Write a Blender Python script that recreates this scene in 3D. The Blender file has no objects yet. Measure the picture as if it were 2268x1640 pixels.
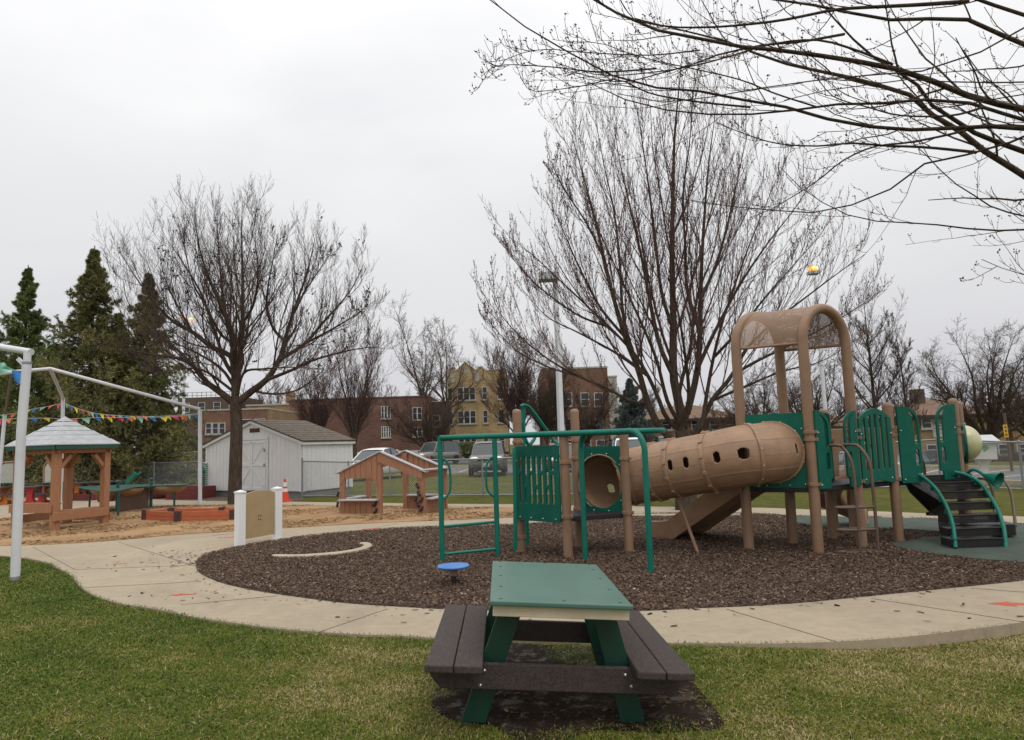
import bpy, math, random
import numpy as np
from mathutils import Vector, Matrix
from mathutils.geometry import tessellate_polygon
PI = math.pi
rng = random.Random(7)
sc = bpy.context.scene
COL = sc.collection
# ---------------------------------------------------------------- survey helpers: sight lines of the camera -> ground points / points at a distance
F = 1539.; PITCH = math.atan(163/1539.); ROLL = math.radians(1.8); HC = 1.6
cp, sp = math.cos(PITCH), math.sin(PITCH); ca, sa = math.cos(ROLL), math.sin(ROLL)
FW = Vector((0, cp, sp)); R0 = Vector((1, 0, 0)); U0 = Vector((0, -sp, cp))
RT = R0*ca-U0*sa; UP = U0*ca+R0*sa
def ray(u, v): return FW+RT*((u-1134)/F)-UP*((v-820)/F)
def gp(u, v, z=0.):
    d = ray(u, v); t = (z-HC)/d.z
    return Vector((d.x*t, d.y*t, z))
def at(u, v, Y):
    d = ray(u, v); t = Y/d.y
    return Vector((d.x*t, Y, HC+d.z*t))
def V(*a): return Vector(a)
# ---------------------------------------------------------------- materials
def new_mat(name):
    m = bpy.data.materials.new(name); m.use_nodes = True
    nt = m.node_tree
    return m, nt, nt.nodes['Principled BSDF']
def N(nt, t, **k):
    n = nt.nodes.new(t)
    for a, b in k.items(): setattr(n, a, b)
    return n
def noise(nt, vec, scale, detail=4, rough=.6, dist=0):
    n = N(nt, 'ShaderNodeTexNoise'); n.inputs['Scale'].default_value = scale; n.inputs['Detail'].default_value = detail
    n.inputs['Roughness'].default_value = rough; n.inputs['Distortion'].default_value = dist
    if vec is not None: nt.links.new(vec, n.inputs['Vector'])
    return n
def ramp(nt, fac, stops):
    r = N(nt, 'ShaderNodeValToRGB'); e = r.color_ramp.elements
    while len(e) < len(stops): e.new(.5)
    for i, (p, c) in enumerate(stops):
        e[i].position = p; e[i].color = (c[0], c[1], c[2], 1) if not isinstance(c, (int, float)) else (c, c, c, 1)
    nt.links.new(fac, r.inputs[0]); return r
def mixc(nt, fac, a, b, mode='MIX'):
    m = N(nt, 'ShaderNodeMix', data_type='RGBA', blend_type=mode)
    for s, x in ((0, fac), (6, a), (7, b)):
        if hasattr(x, 'links'): nt.links.new(x, m.inputs[s])
        elif isinstance(x, (int, float)): m.inputs[s].default_value = x
        else: m.inputs[s].default_value = (x[0], x[1], x[2], 1)
    return m.outputs[2]
def coords(nt, kind='Object', scale=(1, 1, 1), rot=(0, 0, 0)):
    t = N(nt, 'ShaderNodeTexCoord'); mp = N(nt, 'ShaderNodeMapping')
    mp.inputs['Scale'].default_value = scale; mp.inputs['Rotation'].default_value = rot
    nt.links.new(t.outputs[kind], mp.inputs[0]); return mp.outputs[0]
def bump(nt, p, h, strength=.3, dist=.01):
    b = N(nt, 'ShaderNodeBump'); b.inputs['Strength'].default_value = strength; b.inputs['Distance'].default_value = dist
    nt.links.new(h, b.inputs['Height']); nt.links.new(b.outputs[0], p.inputs['Normal'])
def pm(name, c, var=.15, scale=6., rough=.6, bmp=0., bscale=60., metal=0., c2=None, stretch=(1, 1, 1), spec=None, dirt=0., wear=0.):
    """painted / plastic / wood surface: base colour broken up by two sizes of noise, optional second colour and dirt"""
    m, nt, p = new_mat(name)
    vec = coords(nt, 'Object', stretch)
    n = noise(nt, vec, scale, 5, .65)
    lo = tuple(x*(1-var) for x in c); hi = tuple(min(1, x*(1+var)) for x in (c2 or c))
    r = ramp(nt, n.outputs[0], [(.3, lo), (.7, hi)])
    out = r.outputs[0]
    if dirt:
        n2 = noise(nt, vec, scale*.35, 6, .7); r2 = ramp(nt, n2.outputs[0], [(.52, 0), (.75, dirt)])
        out = mixc(nt, r2.outputs[0], out, tuple(x*.35 for x in c))
    if wear:                                       # scuffs, scratches and sun-faded patches
        v2 = coords(nt, 'Object', (2.5, 11, 5), (.4, .3, .7)); n3 = noise(nt, v2, 3.2, 8, .8, 1.2); n4 = noise(nt, vec, .9, 3, .5)
        sc2 = N(nt, 'ShaderNodeMath', operation='MULTIPLY'); nt.links.new(ramp(nt, n3.outputs[0], [(.56, 0), (.66, wear)]).outputs[0], sc2.inputs[0]); nt.links.new(ramp(nt, n4.outputs[0], [(.35, .25), (.65, 1)]).outputs[0], sc2.inputs[1])
        out = mixc(nt, sc2.outputs[0], out, tuple(min(1, x*1.5+.06) for x in c))
        out = mixc(nt, ramp(nt, n4.outputs[0], [(.4, 0), (.7, wear*.35)]).outputs[0], out, tuple(min(1, x*1.2+.035) for x in c))
    nt.links.new(out, p.inputs['Base Color'])
    p.inputs['Roughness'].default_value = rough; p.inputs['Metallic'].default_value = metal
    if spec is not None: p.inputs['Specular IOR Level'].default_value = spec
    if bmp:
        nb = noise(nt, vec, bscale, 3, .6); bump(nt, p, nb.outputs[0], bmp, .01)
    return m
def attr_mat(name, stops, rough=.8, spec=.2, trans=0.):
    """colour taken from a random value stored on each leaf, blade or chip"""
    m, nt, p = new_mat(name)
    a = N(nt, 'ShaderNodeAttribute', attribute_name='rnd')
    r = ramp(nt, a.outputs['Fac'], stops)
    nt.links.new(r.outputs[0], p.inputs['Base Color'])
    p.inputs['Roughness'].default_value = rough; p.inputs['Specular IOR Level'].default_value = spec
    return m
# ---------------------------------------------------------------- mesh builder
WM = {}
def wm(o): return WM.get(o.name, Matrix())
class MB:
    def __init__(s): s.v = []; s.f = []; s.sm = []
    def add(s, vs, fs, smooth=False):
        b = len(s.v); s.v.extend([tuple(x) for x in vs])
        for f in fs: s.f.append(tuple(i+b for i in f)); s.sm.append(smooth)
        return s
    def box(s, c, d, R=None):
        c = Vector(c); x, y, z = d[0]/2, d[1]/2, d[2]/2
        vs = [Vector((a*x, b*y, e*z)) for a in (-1, 1) for b in (-1, 1) for e in (-1, 1)]
        if R is not None: vs = [R @ q for q in vs]
        return s.add([c+q for q in vs], [(0, 1, 3, 2), (4, 6, 7, 5), (0, 4, 5, 1), (2, 3, 7, 6), (0, 2, 6, 4), (1, 5, 7, 3)])
    def beam(s, p, q, w, h, up=(0, 0, 1)):
        p, q = Vector(p), Vector(q); d = (q-p); L = d.length; d.normalize()
        u = Vector(up); x = d.cross(u)
        if x.length < 1e-4: x = d.cross(Vector((0, 1, 0)))
        x.normalize(); y = x.cross(d)
        R = Matrix((x, d, y)).transposed()
        return s.box((p+q)/2, (w, L, h), R)
    def tube(s, path, r, n=10, cap=True, closed=False):
        P = [Vector(p) for p in path]; k = len(P)
        rs = r if isinstance(r, (list, tuple)) else [r]*k
        T = []
        for i in range(k):
            if closed: t = P[(i+1) % k]-P[i-1]
            else: t = P[min(i+1, k-1)]-P[max(i-1, 0)]
            T.append(t.normalized())
        a = T[0].orthogonal().normalized(); vs = []
        for i in range(k):
            a = (a-T[i]*a.dot(T[i])).normalized(); b = T[i].cross(a)
            for j in range(n):
                t = 2*PI*j/n; vs.append(P[i]+(a*math.cos(t)+b*math.sin(t))*rs[i])
        fs = []
        for i in range(k if closed else k-1):
            i2 = (i+1) % k
            for j in range(n): fs.append((i*n+j, i*n+(j+1) % n, i2*n+(j+1) % n, i2*n+j))
        s.add(vs, fs, True)
        if cap and not closed:
            s.add(vs[:n], [tuple(reversed(range(n)))]); s.add(vs[-n:], [tuple(range(n))])
        return s
    def lathe(s, prof, n=24, M=None, cap=True):
        M = M or Matrix(); k = len(prof)
        def ring(r, z): return [M @ Vector((r*math.cos(2*PI*j/n), r*math.sin(2*PI*j/n), z)) for j in range(n)]
        runs = [[0]]                                   # split the profile at sharp corners so that shading stays crisp there
        for i in range(1, k):
            runs[-1].append(i)
            if i < k-1:
                d0 = Vector((prof[i][0]-prof[i-1][0], prof[i][1]-prof[i-1][1])); d1 = Vector((prof[i+1][0]-prof[i][0], prof[i+1][1]-prof[i][1]))
                if d0.length > 1e-7 and d1.length > 1e-7 and d0.angle(d1) > .6: runs.append([i])
        for rn in runs:
            vs = []
            for i in rn: vs += ring(*prof[i])
            s.add(vs, [(i*n+j, i*n+(j+1) % n, (i+1)*n+(j+1) % n, (i+1)*n+j) for i in range(len(rn)-1) for j in range(n)], True)
        vs = ring(*prof[0])+ring(*prof[-1])
        if cap:
            if prof[0][0] > 1e-4: s.add(vs[:n], [tuple(reversed(range(n)))])
            if prof[-1][0] > 1e-4: s.add(vs[-n:], [tuple(range(n))])
        return s
    def prism(s, poly, M, depth, holes=()):
        """polygon (with holes) in the local xy plane, thickness along local z centred on 0"""
        loops = [list(poly)]+[list(h) for h in holes]
        flat = [q for l in loops for q in l]
        h = depth/2
        if len(loops) == 1 and len(poly) <= 400 and False: tris = [tuple(range(len(poly)))]
        else: tris = tessellate_polygon([[Vector((q[0], q[1], 0)) for q in l] for l in loops])
        n = len(flat)
        vs = [M @ Vector((q[0], q[1], h)) for q in flat]+[M @ Vector((q[0], q[1], -h)) for q in flat]
        fs = []
        for t in tris:
            a, b, c = (flat[i] for i in t)
            ccw = (b[0]-a[0])*(c[1]-a[1])-(b[1]-a[1])*(c[0]-a[0]) > 0
            t = tuple(t) if ccw else tuple(reversed(t))
            fs.append(t); fs.append(tuple(i+n for i in reversed(t)))
        b = 0
        for li, l in enumerate(loops):
            k = len(l)
            ar = sum(l[i][0]*l[(i+1) % k][1]-l[(i+1) % k][0]*l[i][1] for i in range(k))
            fl = (ar > 0) != (li > 0)
            for i in range(k):
                i2 = (i+1) % k
                q = (b+i, b+i+n, b+i2+n, b+i2)
                fs.append(q if fl else tuple(reversed(q)))
            b += k
        return s.add(vs, fs)
    def sphere(s, c, r, n=16, m=10, sc_=(1, 1, 1), M=None, t0=0., t1=PI):
        prof = []
        c = Vector(c); MM = Matrix.Translation(c) @ (M or Matrix()) @ Matrix.Diagonal((sc_[0]*r, sc_[1]*r, sc_[2]*r, 1))
        for i in range(m+1):
            t = t0+(t1-t0)*i/m; prof.append((max(math.sin(t), 1e-5), -math.cos(t)))
        return s.lathe(prof, n, MM, cap=False)
    def poly(s, pts, smooth=False): return s.add(pts, [tuple(range(len(pts)))], smooth)
    def build(s, name, mat, parent=None, bevel=0., seg=2):
        me = bpy.data.meshes.new(name)
        if parent is not None:
            inv = wm(parent).inverted(); vs = [inv @ Vector(q) for q in s.v]
        else: vs = s.v
        me.from_pydata([tuple(q) for q in vs], [], s.f)
        me.polygons.foreach_set('use_smooth', s.sm)
        me.materials.append(mat); me.update()
        o = bpy.data.objects.new(name, me); COL.objects.link(o)
        if parent is not None: o.parent = parent; WM[o.name] = wm(parent).copy()
        if bevel:
            b = o.modifiers.new('Bevel', 'BEVEL'); b.width = bevel; b.segments = seg; b.limit_method = 'ANGLE'; b.angle_limit = .6
            b.harden_normals = False
        return o
def np_mesh(name, mat, verts, faces_flat, nper, parent=None, rnd=None, smooth=False):
    """fast mesh from numpy arrays; every face has nper corners; rnd = one value per vertex"""
    me = bpy.data.meshes.new(name); nv = len(verts); nf = len(faces_flat)//nper
    me.vertices.add(nv); me.loops.add(nf*nper); me.polygons.add(nf)
    if parent is not None:
        M = np.array(wm(parent).inverted()); verts = verts @ M[:3, :3].T+M[:3, 3]
    me.vertices.foreach_set('co', np.ascontiguousarray(verts, dtype=np.float32).ravel())
    me.loops.foreach_set('vertex_index', np.ascontiguousarray(faces_flat, dtype=np.int32))
    me.polygons.foreach_set('loop_start', np.arange(0, nf*nper, nper, dtype=np.int32))
    me.polygons.foreach_set('use_smooth', np.full(nf, smooth))
    if rnd is not None:
        a = me.attributes.new('rnd', 'FLOAT', 'POINT'); a.data.foreach_set('value', np.ascontiguousarray(rnd, dtype=np.float32))
    me.materials.append(mat); me.update(calc_edges=True); me.validate()
    o = bpy.data.objects.new(name, me); COL.objects.link(o)
    if parent is not None: o.parent = parent; WM[o.name] = wm(parent).copy()
    return o
def tag(o, label=None, cat=None, group=None, kind=None):
    if label: o['label'] = label
    if cat: o['category'] = cat
    if group: o['group'] = group
    if kind: o['kind'] = kind
    return o
def thing(name, label, cat, loc=(0, 0, 0), rz=0., group=None):
    o = bpy.data.objects.new(name, None); COL.objects.link(o); o.empty_display_size = .3
    o.location = loc; o.rotation_euler = (0, 0, rz)
    WM[o.name] = Matrix.Translation(Vector(loc)) @ Matrix.Rotation(rz, 4, 'Z')
    return tag(o, label, cat, group)
def L(o, *p): return wm(o) @ Vector(p)            # local point of a thing -> world
def copy_tree(o, loc=None, rz=None, label=None):
    def rec(a, par):
        c = a.copy(); COL.objects.link(c)
        if par: c.parent = par
        for ch in a.children: rec(ch, c)
        return c
    r = rec(o, None)
    if loc is not None: r.location = loc
    if rz is not None: r.rotation_euler.z = rz
    if label: r['label'] = label
    WM[r.name] = Matrix.Translation(r.location) @ Matrix.Rotation(r.rotation_euler.z, 4, 'Z')
    return r
def catmull(P, k=8, closed=False):
    P = [Vector(p) for p in P]; n = len(P); out = []
    for i in range(n if closed else n-1):
        if closed: a, b, c, d = P[i-1], P[i], P[(i+1) % n], P[(i+2) % n]
        else: a, b, c, d = P[max(i-1, 0)], P[i], P[i+1], P[min(i+2, n-1)]
        for j in range(k):
            t = j/k
            out.append(.5*((2*b)+(c-a)*t+(2*a-5*b+4*c-d)*t*t+(3*b-a-3*c+d)*t**3))
    if not closed: out.append(P[-1])
    return out
def slot(cx, cy, w, h, k=6):
    r = w/2; out = []
    for i in range(k+1): t = PI*i/k; out.append((cx+r*math.cos(t), cy+h/2-r+r*math.sin(t)))
    for i in range(k+1): t = PI+PI*i/k; out.append((cx+r*math.cos(t), cy-h/2+r+r*math.sin(t)))
    return out
def rrect(x0, y0, x1, y1, r, k=5):
    out = []
    for cx, cy, a in ((x1-r, y1-r, 0), (x0+r, y1-r, PI/2), (x0+r, y0+r, PI), (x1-r, y0+r, 1.5*PI)):
        for i in range(k+1): t = a+PI/2*i/k; out.append((cx+r*math.cos(t), cy+r*math.sin(t)))
    return out
def frame2(p, q, zaxis=(0, 0, 1)):
    """matrix of a vertical panel plane: local x runs from p to q, local y is up, origin at p"""
    p, q = Vector(p), Vector(q); x = (q-p); x.z = 0; x.normalize(); y = Vector(zaxis); z = x.cross(y)
    M = Matrix((x, y, z)).transposed().to_4x4(); M.translation = p
    return M
# ---------------------------------------------------------------- camera, world, sun
cam = bpy.data.objects.new('camera', bpy.data.cameras.new('camera')); COL.objects.link(cam)
cam.data.sensor_width = 36; cam.data.lens = 36*F/2268; cam.data.clip_end = 3000; cam.data.clip_start = .05
M = Matrix((RT, UP, -FW)).transposed().to_4x4(); M.translation = (0, 0, HC); cam.matrix_world = M
sc.camera = cam
sc.view_settings.view_transform = 'Standard'; sc.view_settings.look = 'None'; sc.view_settings.exposure = 0; sc.view_settings.gamma = 1
sc.view_settings.use_curve_mapping = False
w = bpy.data.worlds.new('World'); sc.world = w; w.use_nodes = True
nt = w.node_tree; bg = nt.nodes['Background']
SUN_EL, SUN_AZ = math.radians(58), math.radians(150)     # high behind cloud, behind the camera to the right
sky = N(nt, 'ShaderNodeTexSky', sky_type='NISHITA'); sky.sun_disc = False; sky.sun_elevation = SUN_EL; sky.sun_rotation = SUN_AZ
sky.dust_density = 3
hs = N(nt, 'ShaderNodeHueSaturation'); hs.inputs['Saturation'].default_value = .12; nt.links.new(sky.outputs[0], hs.inputs['Color'])
tc = N(nt, 'ShaderNodeTexCoord'); sx = N(nt, 'ShaderNodeSeparateXYZ'); nt.links.new(tc.outputs['Generated'], sx.inputs[0])
# overcast luminance: pale near the horizon, brighter overhead
cr = ramp(nt, sx.outputs[2], [(0, (5.9, 5.9, 6.15)), (.12, (6.3, 6.3, 6.55)), (.3, (7.25, 7.3, 7.45)), (.55, (9.5, 9.5, 9.6)), (1, (16, 16, 16))])
mp = N(nt, 'ShaderNodeMapping'); mp.inputs['Scale'].default_value = (1, 1, 2.6); nt.links.new(tc.outputs['Generated'], mp.inputs[0])
cn = noise(nt, mp.outputs[0], 1.7, 5, .5, .4)
c2 = ramp(nt, cn.outputs[0], [(.3, (.885, .89, .91)), (.52, (1, 1, 1)), (.72, (1.075, 1.075, 1.065))])
cl = mixc(nt, 1., cr.outputs[0], c2.outputs[0], 'MULTIPLY')
al = mixc(nt, .93, hs.outputs[0], cl)
nt.links.new(al, bg.inputs[0]); bg.inputs[1].default_value = .114
sd = bpy.data.lights.new('sun', 'SUN'); sd.energy = .85; sd.angle = math.radians(24); sd.color = (1, .965, .92)
so = bpy.data.objects.new('sun', sd); COL.objects.link(so)
dirv = V(math.sin(SUN_AZ)*math.cos(SUN_EL), math.cos(SUN_AZ)*math.cos(SUN_EL), math.sin(SUN_EL))
so.rotation_euler = dirv.to_track_quat('Z', 'Y').to_euler()
# ---------------------------------------------------------------- ground
def smooth01(t): t = max(0., min(1., t)); return t*t*(3-2*t)
def terrain(x, y):                                # the land falls away beyond the car park on the right; the near lawn lies lower than the walk there
    if y < 8: return -.07*smooth01((x-1.3)/2.2)*(1-smooth01((y-6.2)/.8))
    return -2.2*smooth01((y-31)/38.)*smooth01((x-4)/12.)
m_lawn, nt, p = new_mat('lawn_ground')
vec = coords(nt, 'Object')
n1 = noise(nt, vec, .55, 5, .65); n2 = noise(nt, vec, 28, 4, .7); n3 = noise(nt, vec, 4., 4, .6)
r1 = ramp(nt, n1.outputs[0], [(.34, (.08, .098, .016)), (.56, (.12, .118, .026)), (.72, (.18, .145, .052))])
r3 = ramp(nt, n3.outputs[0], [(.3, (.6, .62, .6)), (.7, (1.15, 1.1, 1.05))])
r2 = ramp(nt, n2.outputs[0], [(.25, (.45, .45, .42)), (.75, (1.35, 1.35, 1.3))])
o1 = mixc(nt, 1, r1.outputs[0], r2.outputs[0], 'MULTIPLY'); o2 = mixc(nt, 1, o1, r3.outputs[0], 'MULTIPLY')
nt.links.new(o2, p.inputs['Base Color']); p.inputs['Roughness'].default_value = .95; p.inputs['Specular IOR Level'].default_value = .1
bump(nt, p, n2.outputs[0], .8, .03)
xs = sorted(set([-600, -300, -150, -80]+list(range(-50, 81, 4))+[-1, 0, 1, 1.4, 1.8, 2.2, 2.6, 3, 3.4, 3.8, 5, 7, 9]+[100, 150, 300, 600])); ys = sorted(set([-60, -20]+list(range(-8, 100, 4))+[6, 6.2, 6.4, 6.6, 6.8, 7, 7.2, 7.9, 8.01]+[120, 160, 250, 400, 800, 1500]))
g = MB(); vs = [(x, y, terrain(x, y)) for y in ys for x in xs]; nx = len(xs)
g.add(vs, [(j*nx+i, j*nx+i+1, (j+1)*nx+i+1, (j+1)*nx+i) for j in range(len(ys)-1) for i in range(nx-1)], True)
tag(g.build('lawn', m_lawn), kind='structure')

def sheet(name, pts, z, mat, thick=0.):
    """flat ground covering with its own outline; thick = visible edge of a slab"""
    pp = [(q[0], q[1]) for q in pts]
    b = MB(); d = max(thick, .002)
    b.prism(pp, Matrix.Translation((0, 0, z-d/2)), d)
    return tag(b.build(name, mat), kind='structure')
def px(pts, k=5): return catmull([gp(*q) for q in pts], k)
# concrete
def concrete_mat(name, base, joints=True):
    m, nt, p = new_mat(name); vec = coords(nt, 'Object')
    a = noise(nt, vec, .7, 5, .6); b = noise(nt, vec, 9, 6, .7); c = noise(nt, vec, 150, 3, .7); s = noise(nt, coords(nt, 'Object', (3, 14, 3), (0, 0, .35)), 2.2, 6, .75, .5)
    r = ramp(nt, a.outputs[0], [(.3, tuple(x*.9 for x in base)), (.7, tuple(x*1.08 for x in base))])
    o = mixc(nt, 1, r.outputs[0], ramp(nt, b.outputs[0], [(.3, .86), (.7, 1.06)]).outputs[0], 'MULTIPLY')
    o = mixc(nt, 1, o, ramp(nt, c.outputs[0], [(.3, .82), (.7, 1.12)]).outputs[0], 'MULTIPLY')
    o = mixc(nt, ramp(nt, s.outputs[0], [(.58, 0), (.74, .4)]).outputs[0], o, tuple(x*.52 for x in base))
    st = noise(nt, coords(nt, 'Object', (1, 1, 1)), .45, 7, .72, .8); o = mixc(nt, ramp(nt, st.outputs[0], [(.5, 0), (.68, .42)]).outputs[0], o, tuple(x*.55 for x in base))
    br = noise(nt, coords(nt, 'Object', (3, 40, 3), (0, 0, -.12)), 1.1, 4, .7); bm_ = noise(nt, vec, .8, 3, .5); brk = N(nt, 'ShaderNodeMath', operation='MULTIPLY'); nt.links.new(ramp(nt, br.outputs[0], [(.52, 0), (.62, .8)]).outputs[0], brk.inputs[0]); nt.links.new(ramp(nt, bm_.outputs[0], [(.55, 0), (.66, .55)]).outputs[0], brk.inputs[1])
    o = mixc(nt, brk.outputs[0], o, tuple(x*.5 for x in base))
    nt.links.new(o, p.inputs['Base Color']); p.inputs['Roughness'].default_value = .85
    bump(nt, p, c.outputs[0], .25, .004)
    return m
m_path = concrete_mat('path_concrete', (.375, .305, .212))
m_patio = concrete_mat('patio_concrete', (.40, .345, .27))
m_kerb = concrete_mat('kerb_concrete', (.42, .36, .26))
outer = [(-260, 1228), (-90, 1230), (0, 1234), (51, 1239), (98, 1248), (129, 1262), (156, 1277), (176, 1301), (203, 1320), (234, 1332), (273, 1342), (352, 1355), (430, 1371), (508, 1383), (586, 1394), (664, 1402), (781, 1410), (886, 1414), (1000, 1420), (1200, 1426), (1350, 1430), (1494, 1431), (1586, 1431), (1695, 1432), (1841, 1428), (1987, 1419), (2133, 1402), (2268, 1384), (2420, 1358)]
sand_edge = [(1190, 1147), (1141, 1149), (1040, 1153), (934, 1157), (816, 1162), (698, 1169), (625, 1173), (520, 1180), (391, 1187.5), (258, 1200), (117, 1209), (0, 1212), (-260, 1216)]
sand_far = [(-300, 1160), (-80, 1156), (0, 1151), (101, 1141), (223, 1134), (321, 1124.5), (439, 1121), (560, 1120.5), (698, 1121.5), (840, 1123), (981, 1125), (1141, 1127.5), (1230, 1133)]
mulch_far = [(433, 1250), (440, 1241), (461, 1231), (508, 1219), (547, 1211), (625, 1199), (698, 1189), (816, 1178), (934, 1171), (1052, 1168), (1141, 1165), (1211, 1160), (1319, 1151), (1401, 1143), (1500, 1140), (1666, 1141), (1761, 1146), (1900, 1149), (2061, 1153), (2268, 1166), (2420, 1180)]
mulch_near = [(433, 1250), (434, 1258), (441, 1272), (469, 1287), (508, 1300), (566, 1312.5), (625, 1322), (703, 1333), (781, 1342), (886, 1349), (1000, 1355), (1200, 1360), (1330, 1360), (1440, 1358), (1549, 1352.5), (1659, 1348), (1768, 1341), (1878, 1330.5), (1987, 1319.5), (2097, 1308.6), (2268, 1291), (2420, 1275)]
back_far = [(-300, 1105), (0, 1103.5), (250, 1106), (455, 1111), (600, 1112), (698, 1114), (840, 1116), (981, 1118), (1141, 1119), (1300, 1122), (1401, 1123.5), (1500, 1125), (1666, 1126.5), (1825, 1132), (1912, 1134), (2061, 1140), (2268, 1147), (2420, 1155)]
# walk = one slab whose outline encloses the mulch bed; the mulch, sand and rubber lie on top
walk = px(outer)+list(reversed(px([(q[0], q[1]) for q in back_far])))
sheet('path', walk, .02, m_path, .09)
# sand
m_sand, nt, p = new_mat('sand'); vec = coords(nt, 'Object')
a = noise(nt, vec, 1.1, 5, .65); b = noise(nt, vec, 60, 4, .8); c = noise(nt, coords(nt, 'Object', (6, 22, 6), (0, 0, .15)), 1.6, 5, .7, .6)
r = ramp(nt, a.outputs[0], [(.32, (.30, .175, .078)), (.68, (.47, .285, .13))])
o = mixc(nt, 1, r.outputs[0], ramp(nt, b.outputs[0], [(.28, .55), (.72, 1.3)]).outputs[0], 'MULTIPLY')
o = mixc(nt, ramp(nt, c.outputs[0], [(.57, 0), (.68, .75)]).outputs[0], o, (.14, .078, .04))
nt.links.new(o, p.inputs['Base Color']); p.inputs['Roughness'].default_value = .95
bump(nt, p, b.outputs[0], .8, .02)
sheet('sand', px(sand_edge)+px(sand_far), .032, m_sand, .02)
# mulch
m_mulch, nt, p = new_mat('mulch_bed'); vec = coords(nt, 'Object')
a = noise(nt, vec, 45, 5, .75); vo = N(nt, 'ShaderNodeTexVoronoi'); vo.inputs['Scale'].default_value = 32; nt.links.new(vec, vo.inputs['Vector'])
bigm = noise(nt, vec, .6, 4, .6)
r = ramp(nt, vo.outputs['Color'], [(.1, (.022, .013, .009)), (.45, (.07, .042, .029)), (.75, (.125, .078, .053)), (.97, (.25, .175, .125))])
o = mixc(nt, 1, r.outputs[0], ramp(nt, a.outputs[0], [(.3, .5), (.7, 1.3)]).outputs[0], 'MULTIPLY')
o = mixc(nt, 1, o, ramp(nt, bigm.outputs[0], [(.3, .8), (.7, 1.2)]).outputs[0], 'MULTIPLY')
nt.links.new(o, p.inputs['Base Color']); p.inputs['Roughness'].default_value = .9
bump(nt, p, vo.outputs['Distance'], .9, .03)
MULCH = [(q[0], q[1]) for q in px(mulch_far)+list(reversed(px(mulch_near)))]
sheet('mulch', MULCH, .028, m_mulch, .02)
# rubber safety surface
m_rub, nt, p = new_mat('rubber_surface'); vec = coords(nt, 'Object')
a = noise(nt, vec, 160, 3, .8); b = noise(nt, vec, 2.2, 5, .6)
r = ramp(nt, a.outputs[0], [(.3, (.026, .038, .028)), (.6, (.066, .092, .068)), (.8, (.135, .165, .13))])
o = mixc(nt, 1, r.outputs[0], ramp(nt, b.outputs[0], [(.3, .7), (.7, 1.2)]).outputs[0], 'MULTIPLY')
nt.links.new(o, p.inputs['Base Color']); p.inputs['Roughness'].default_value = .9; bump(nt, p, a.outputs[0], .4, .005)
rub = [(1757, 1147.5), (1900, 1150), (2061, 1154), (2268, 1167), (2420, 1181), (2420, 1277), (2330, 1262), (2268, 1253), (2132, 1242), (2038, 1229), (1995, 1220), (1978, 1212), (1992, 1204), (2060, 1196), (2109, 1188), (2060, 1181), (2005, 1178), (1930, 1176.5), (1856, 1176), (1800, 1170), (1765, 1163), (1752, 1155)]
sheet('rubber_surface', catmull([gp(*q) for q in rub], 4, True), .04, m_rub, .02)
# kerb pieces set in the mulch
def kerb_strip(name, pts, w, h, mat):
    P = px(pts, 8); b = MB(); n = len(P); vs = []
    for i, q in enumerate(P):
        t = (P[min(i+1, n-1)]-P[max(i-1, 0)]).normalized(); s_ = V(-t.y, t.x, 0)*w/2
        ww = min(1, .35+min(i, n-1-i)/4)
        for k_, zz in ((-1, 0), (-.9, h*.8), (-.7, h), (.7, h), (.9, h*.8), (1, 0)): vs.append((q.x+s_.x*k_*ww, q.y+s_.y*k_*ww, zz))
    fs = [(i*6+j, i*6+j+1, i*6+j+7, i*6+j+6) for i in range(n-1) for j in range(5)]
    b.add(vs, fs, True); return tag(b.build(name, mat), kind='structure')
kerb_strip('kerb', [(604, 1238), (650, 1239), (700, 1236.5), (750, 1232), (785, 1226.5), (806, 1221), (815, 1216), (812, 1212), (800, 1210)], .15, .062, m_kerb)
kerb_strip('kerb', [(1395, 1147), (1440, 1146.5), (1500, 1146.5), (1560, 1147), (1640, 1146)], .14, .07, m_kerb)
# joints cut in the path: narrow dark strips of dirt lying in the saw cuts
m_joint = pm('joint_dirt', (.12, .095, .065), .4, 12, .95)
b = MB()
for P, Q in [((73, 1212), (166, 1262)), ((260, 1200), (432, 1254)), ((165, 1262), (433, 1252)), ((188, 1302), (446, 1288)), ((400, 1340), (615, 1320)), ((705, 1401), (858, 1349)), ((1610, 1350), (1850, 1421)), ((1930, 1326), (2268, 1378)), ((2150, 1303), (2268, 1312)), ((880, 1160), (800, 1177)), ((520, 1181), (470, 1187)), ((1000, 1420), (1030, 1357)),
             ((1760, 1130), (1752, 1144)), ((600, 1112), (570, 1120)), ((840, 1116.5), (850, 1122.5)), ((1100, 1119), (1095, 1126))]:
    b.beam(gp(*P, .0215), gp(*Q, .0215), .008, .003)
tag(b.build('path_joints', m_joint), kind='structure')
# car park, street
m_asph, nt, p = new_mat('asphalt'); vec = coords(nt, 'Object')
a = noise(nt, vec, 90, 3, .8); b_ = noise(nt, vec, .5, 5, .6)
r = ramp(nt, b_.outputs[0], [(.3, (.075, .077, .085)), (.7, (.13, .13, .14))])
o = mixc(nt, 1, r.outputs[0], ramp(nt, a.outputs[0], [(.3, .7), (.7, 1.3)]).outputs[0], 'MULTIPLY')
nt.links.new(o, p.inputs['Base Color']); p.inputs['Roughness'].default_value = .85
lot_near = [(-400, 1056), (0, 1054), (440, 1052), (700, 1050.5), (1140, 1052), (1450, 1058), (1800, 1063), (2000, 1067), (2268, 1075), (2450, 1082)]
lot_far = [(-400, 1040), (0, 1039), (440, 1037), (700, 1035.5), (1140, 1035), (1450, 1036), (1800, 1038), (2000, 1038.5), (2268, 1042), (2450, 1046)]
NE = [gp(*q) for q in lot_near]; FE = [gp(*q) for q in lot_far]
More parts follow.
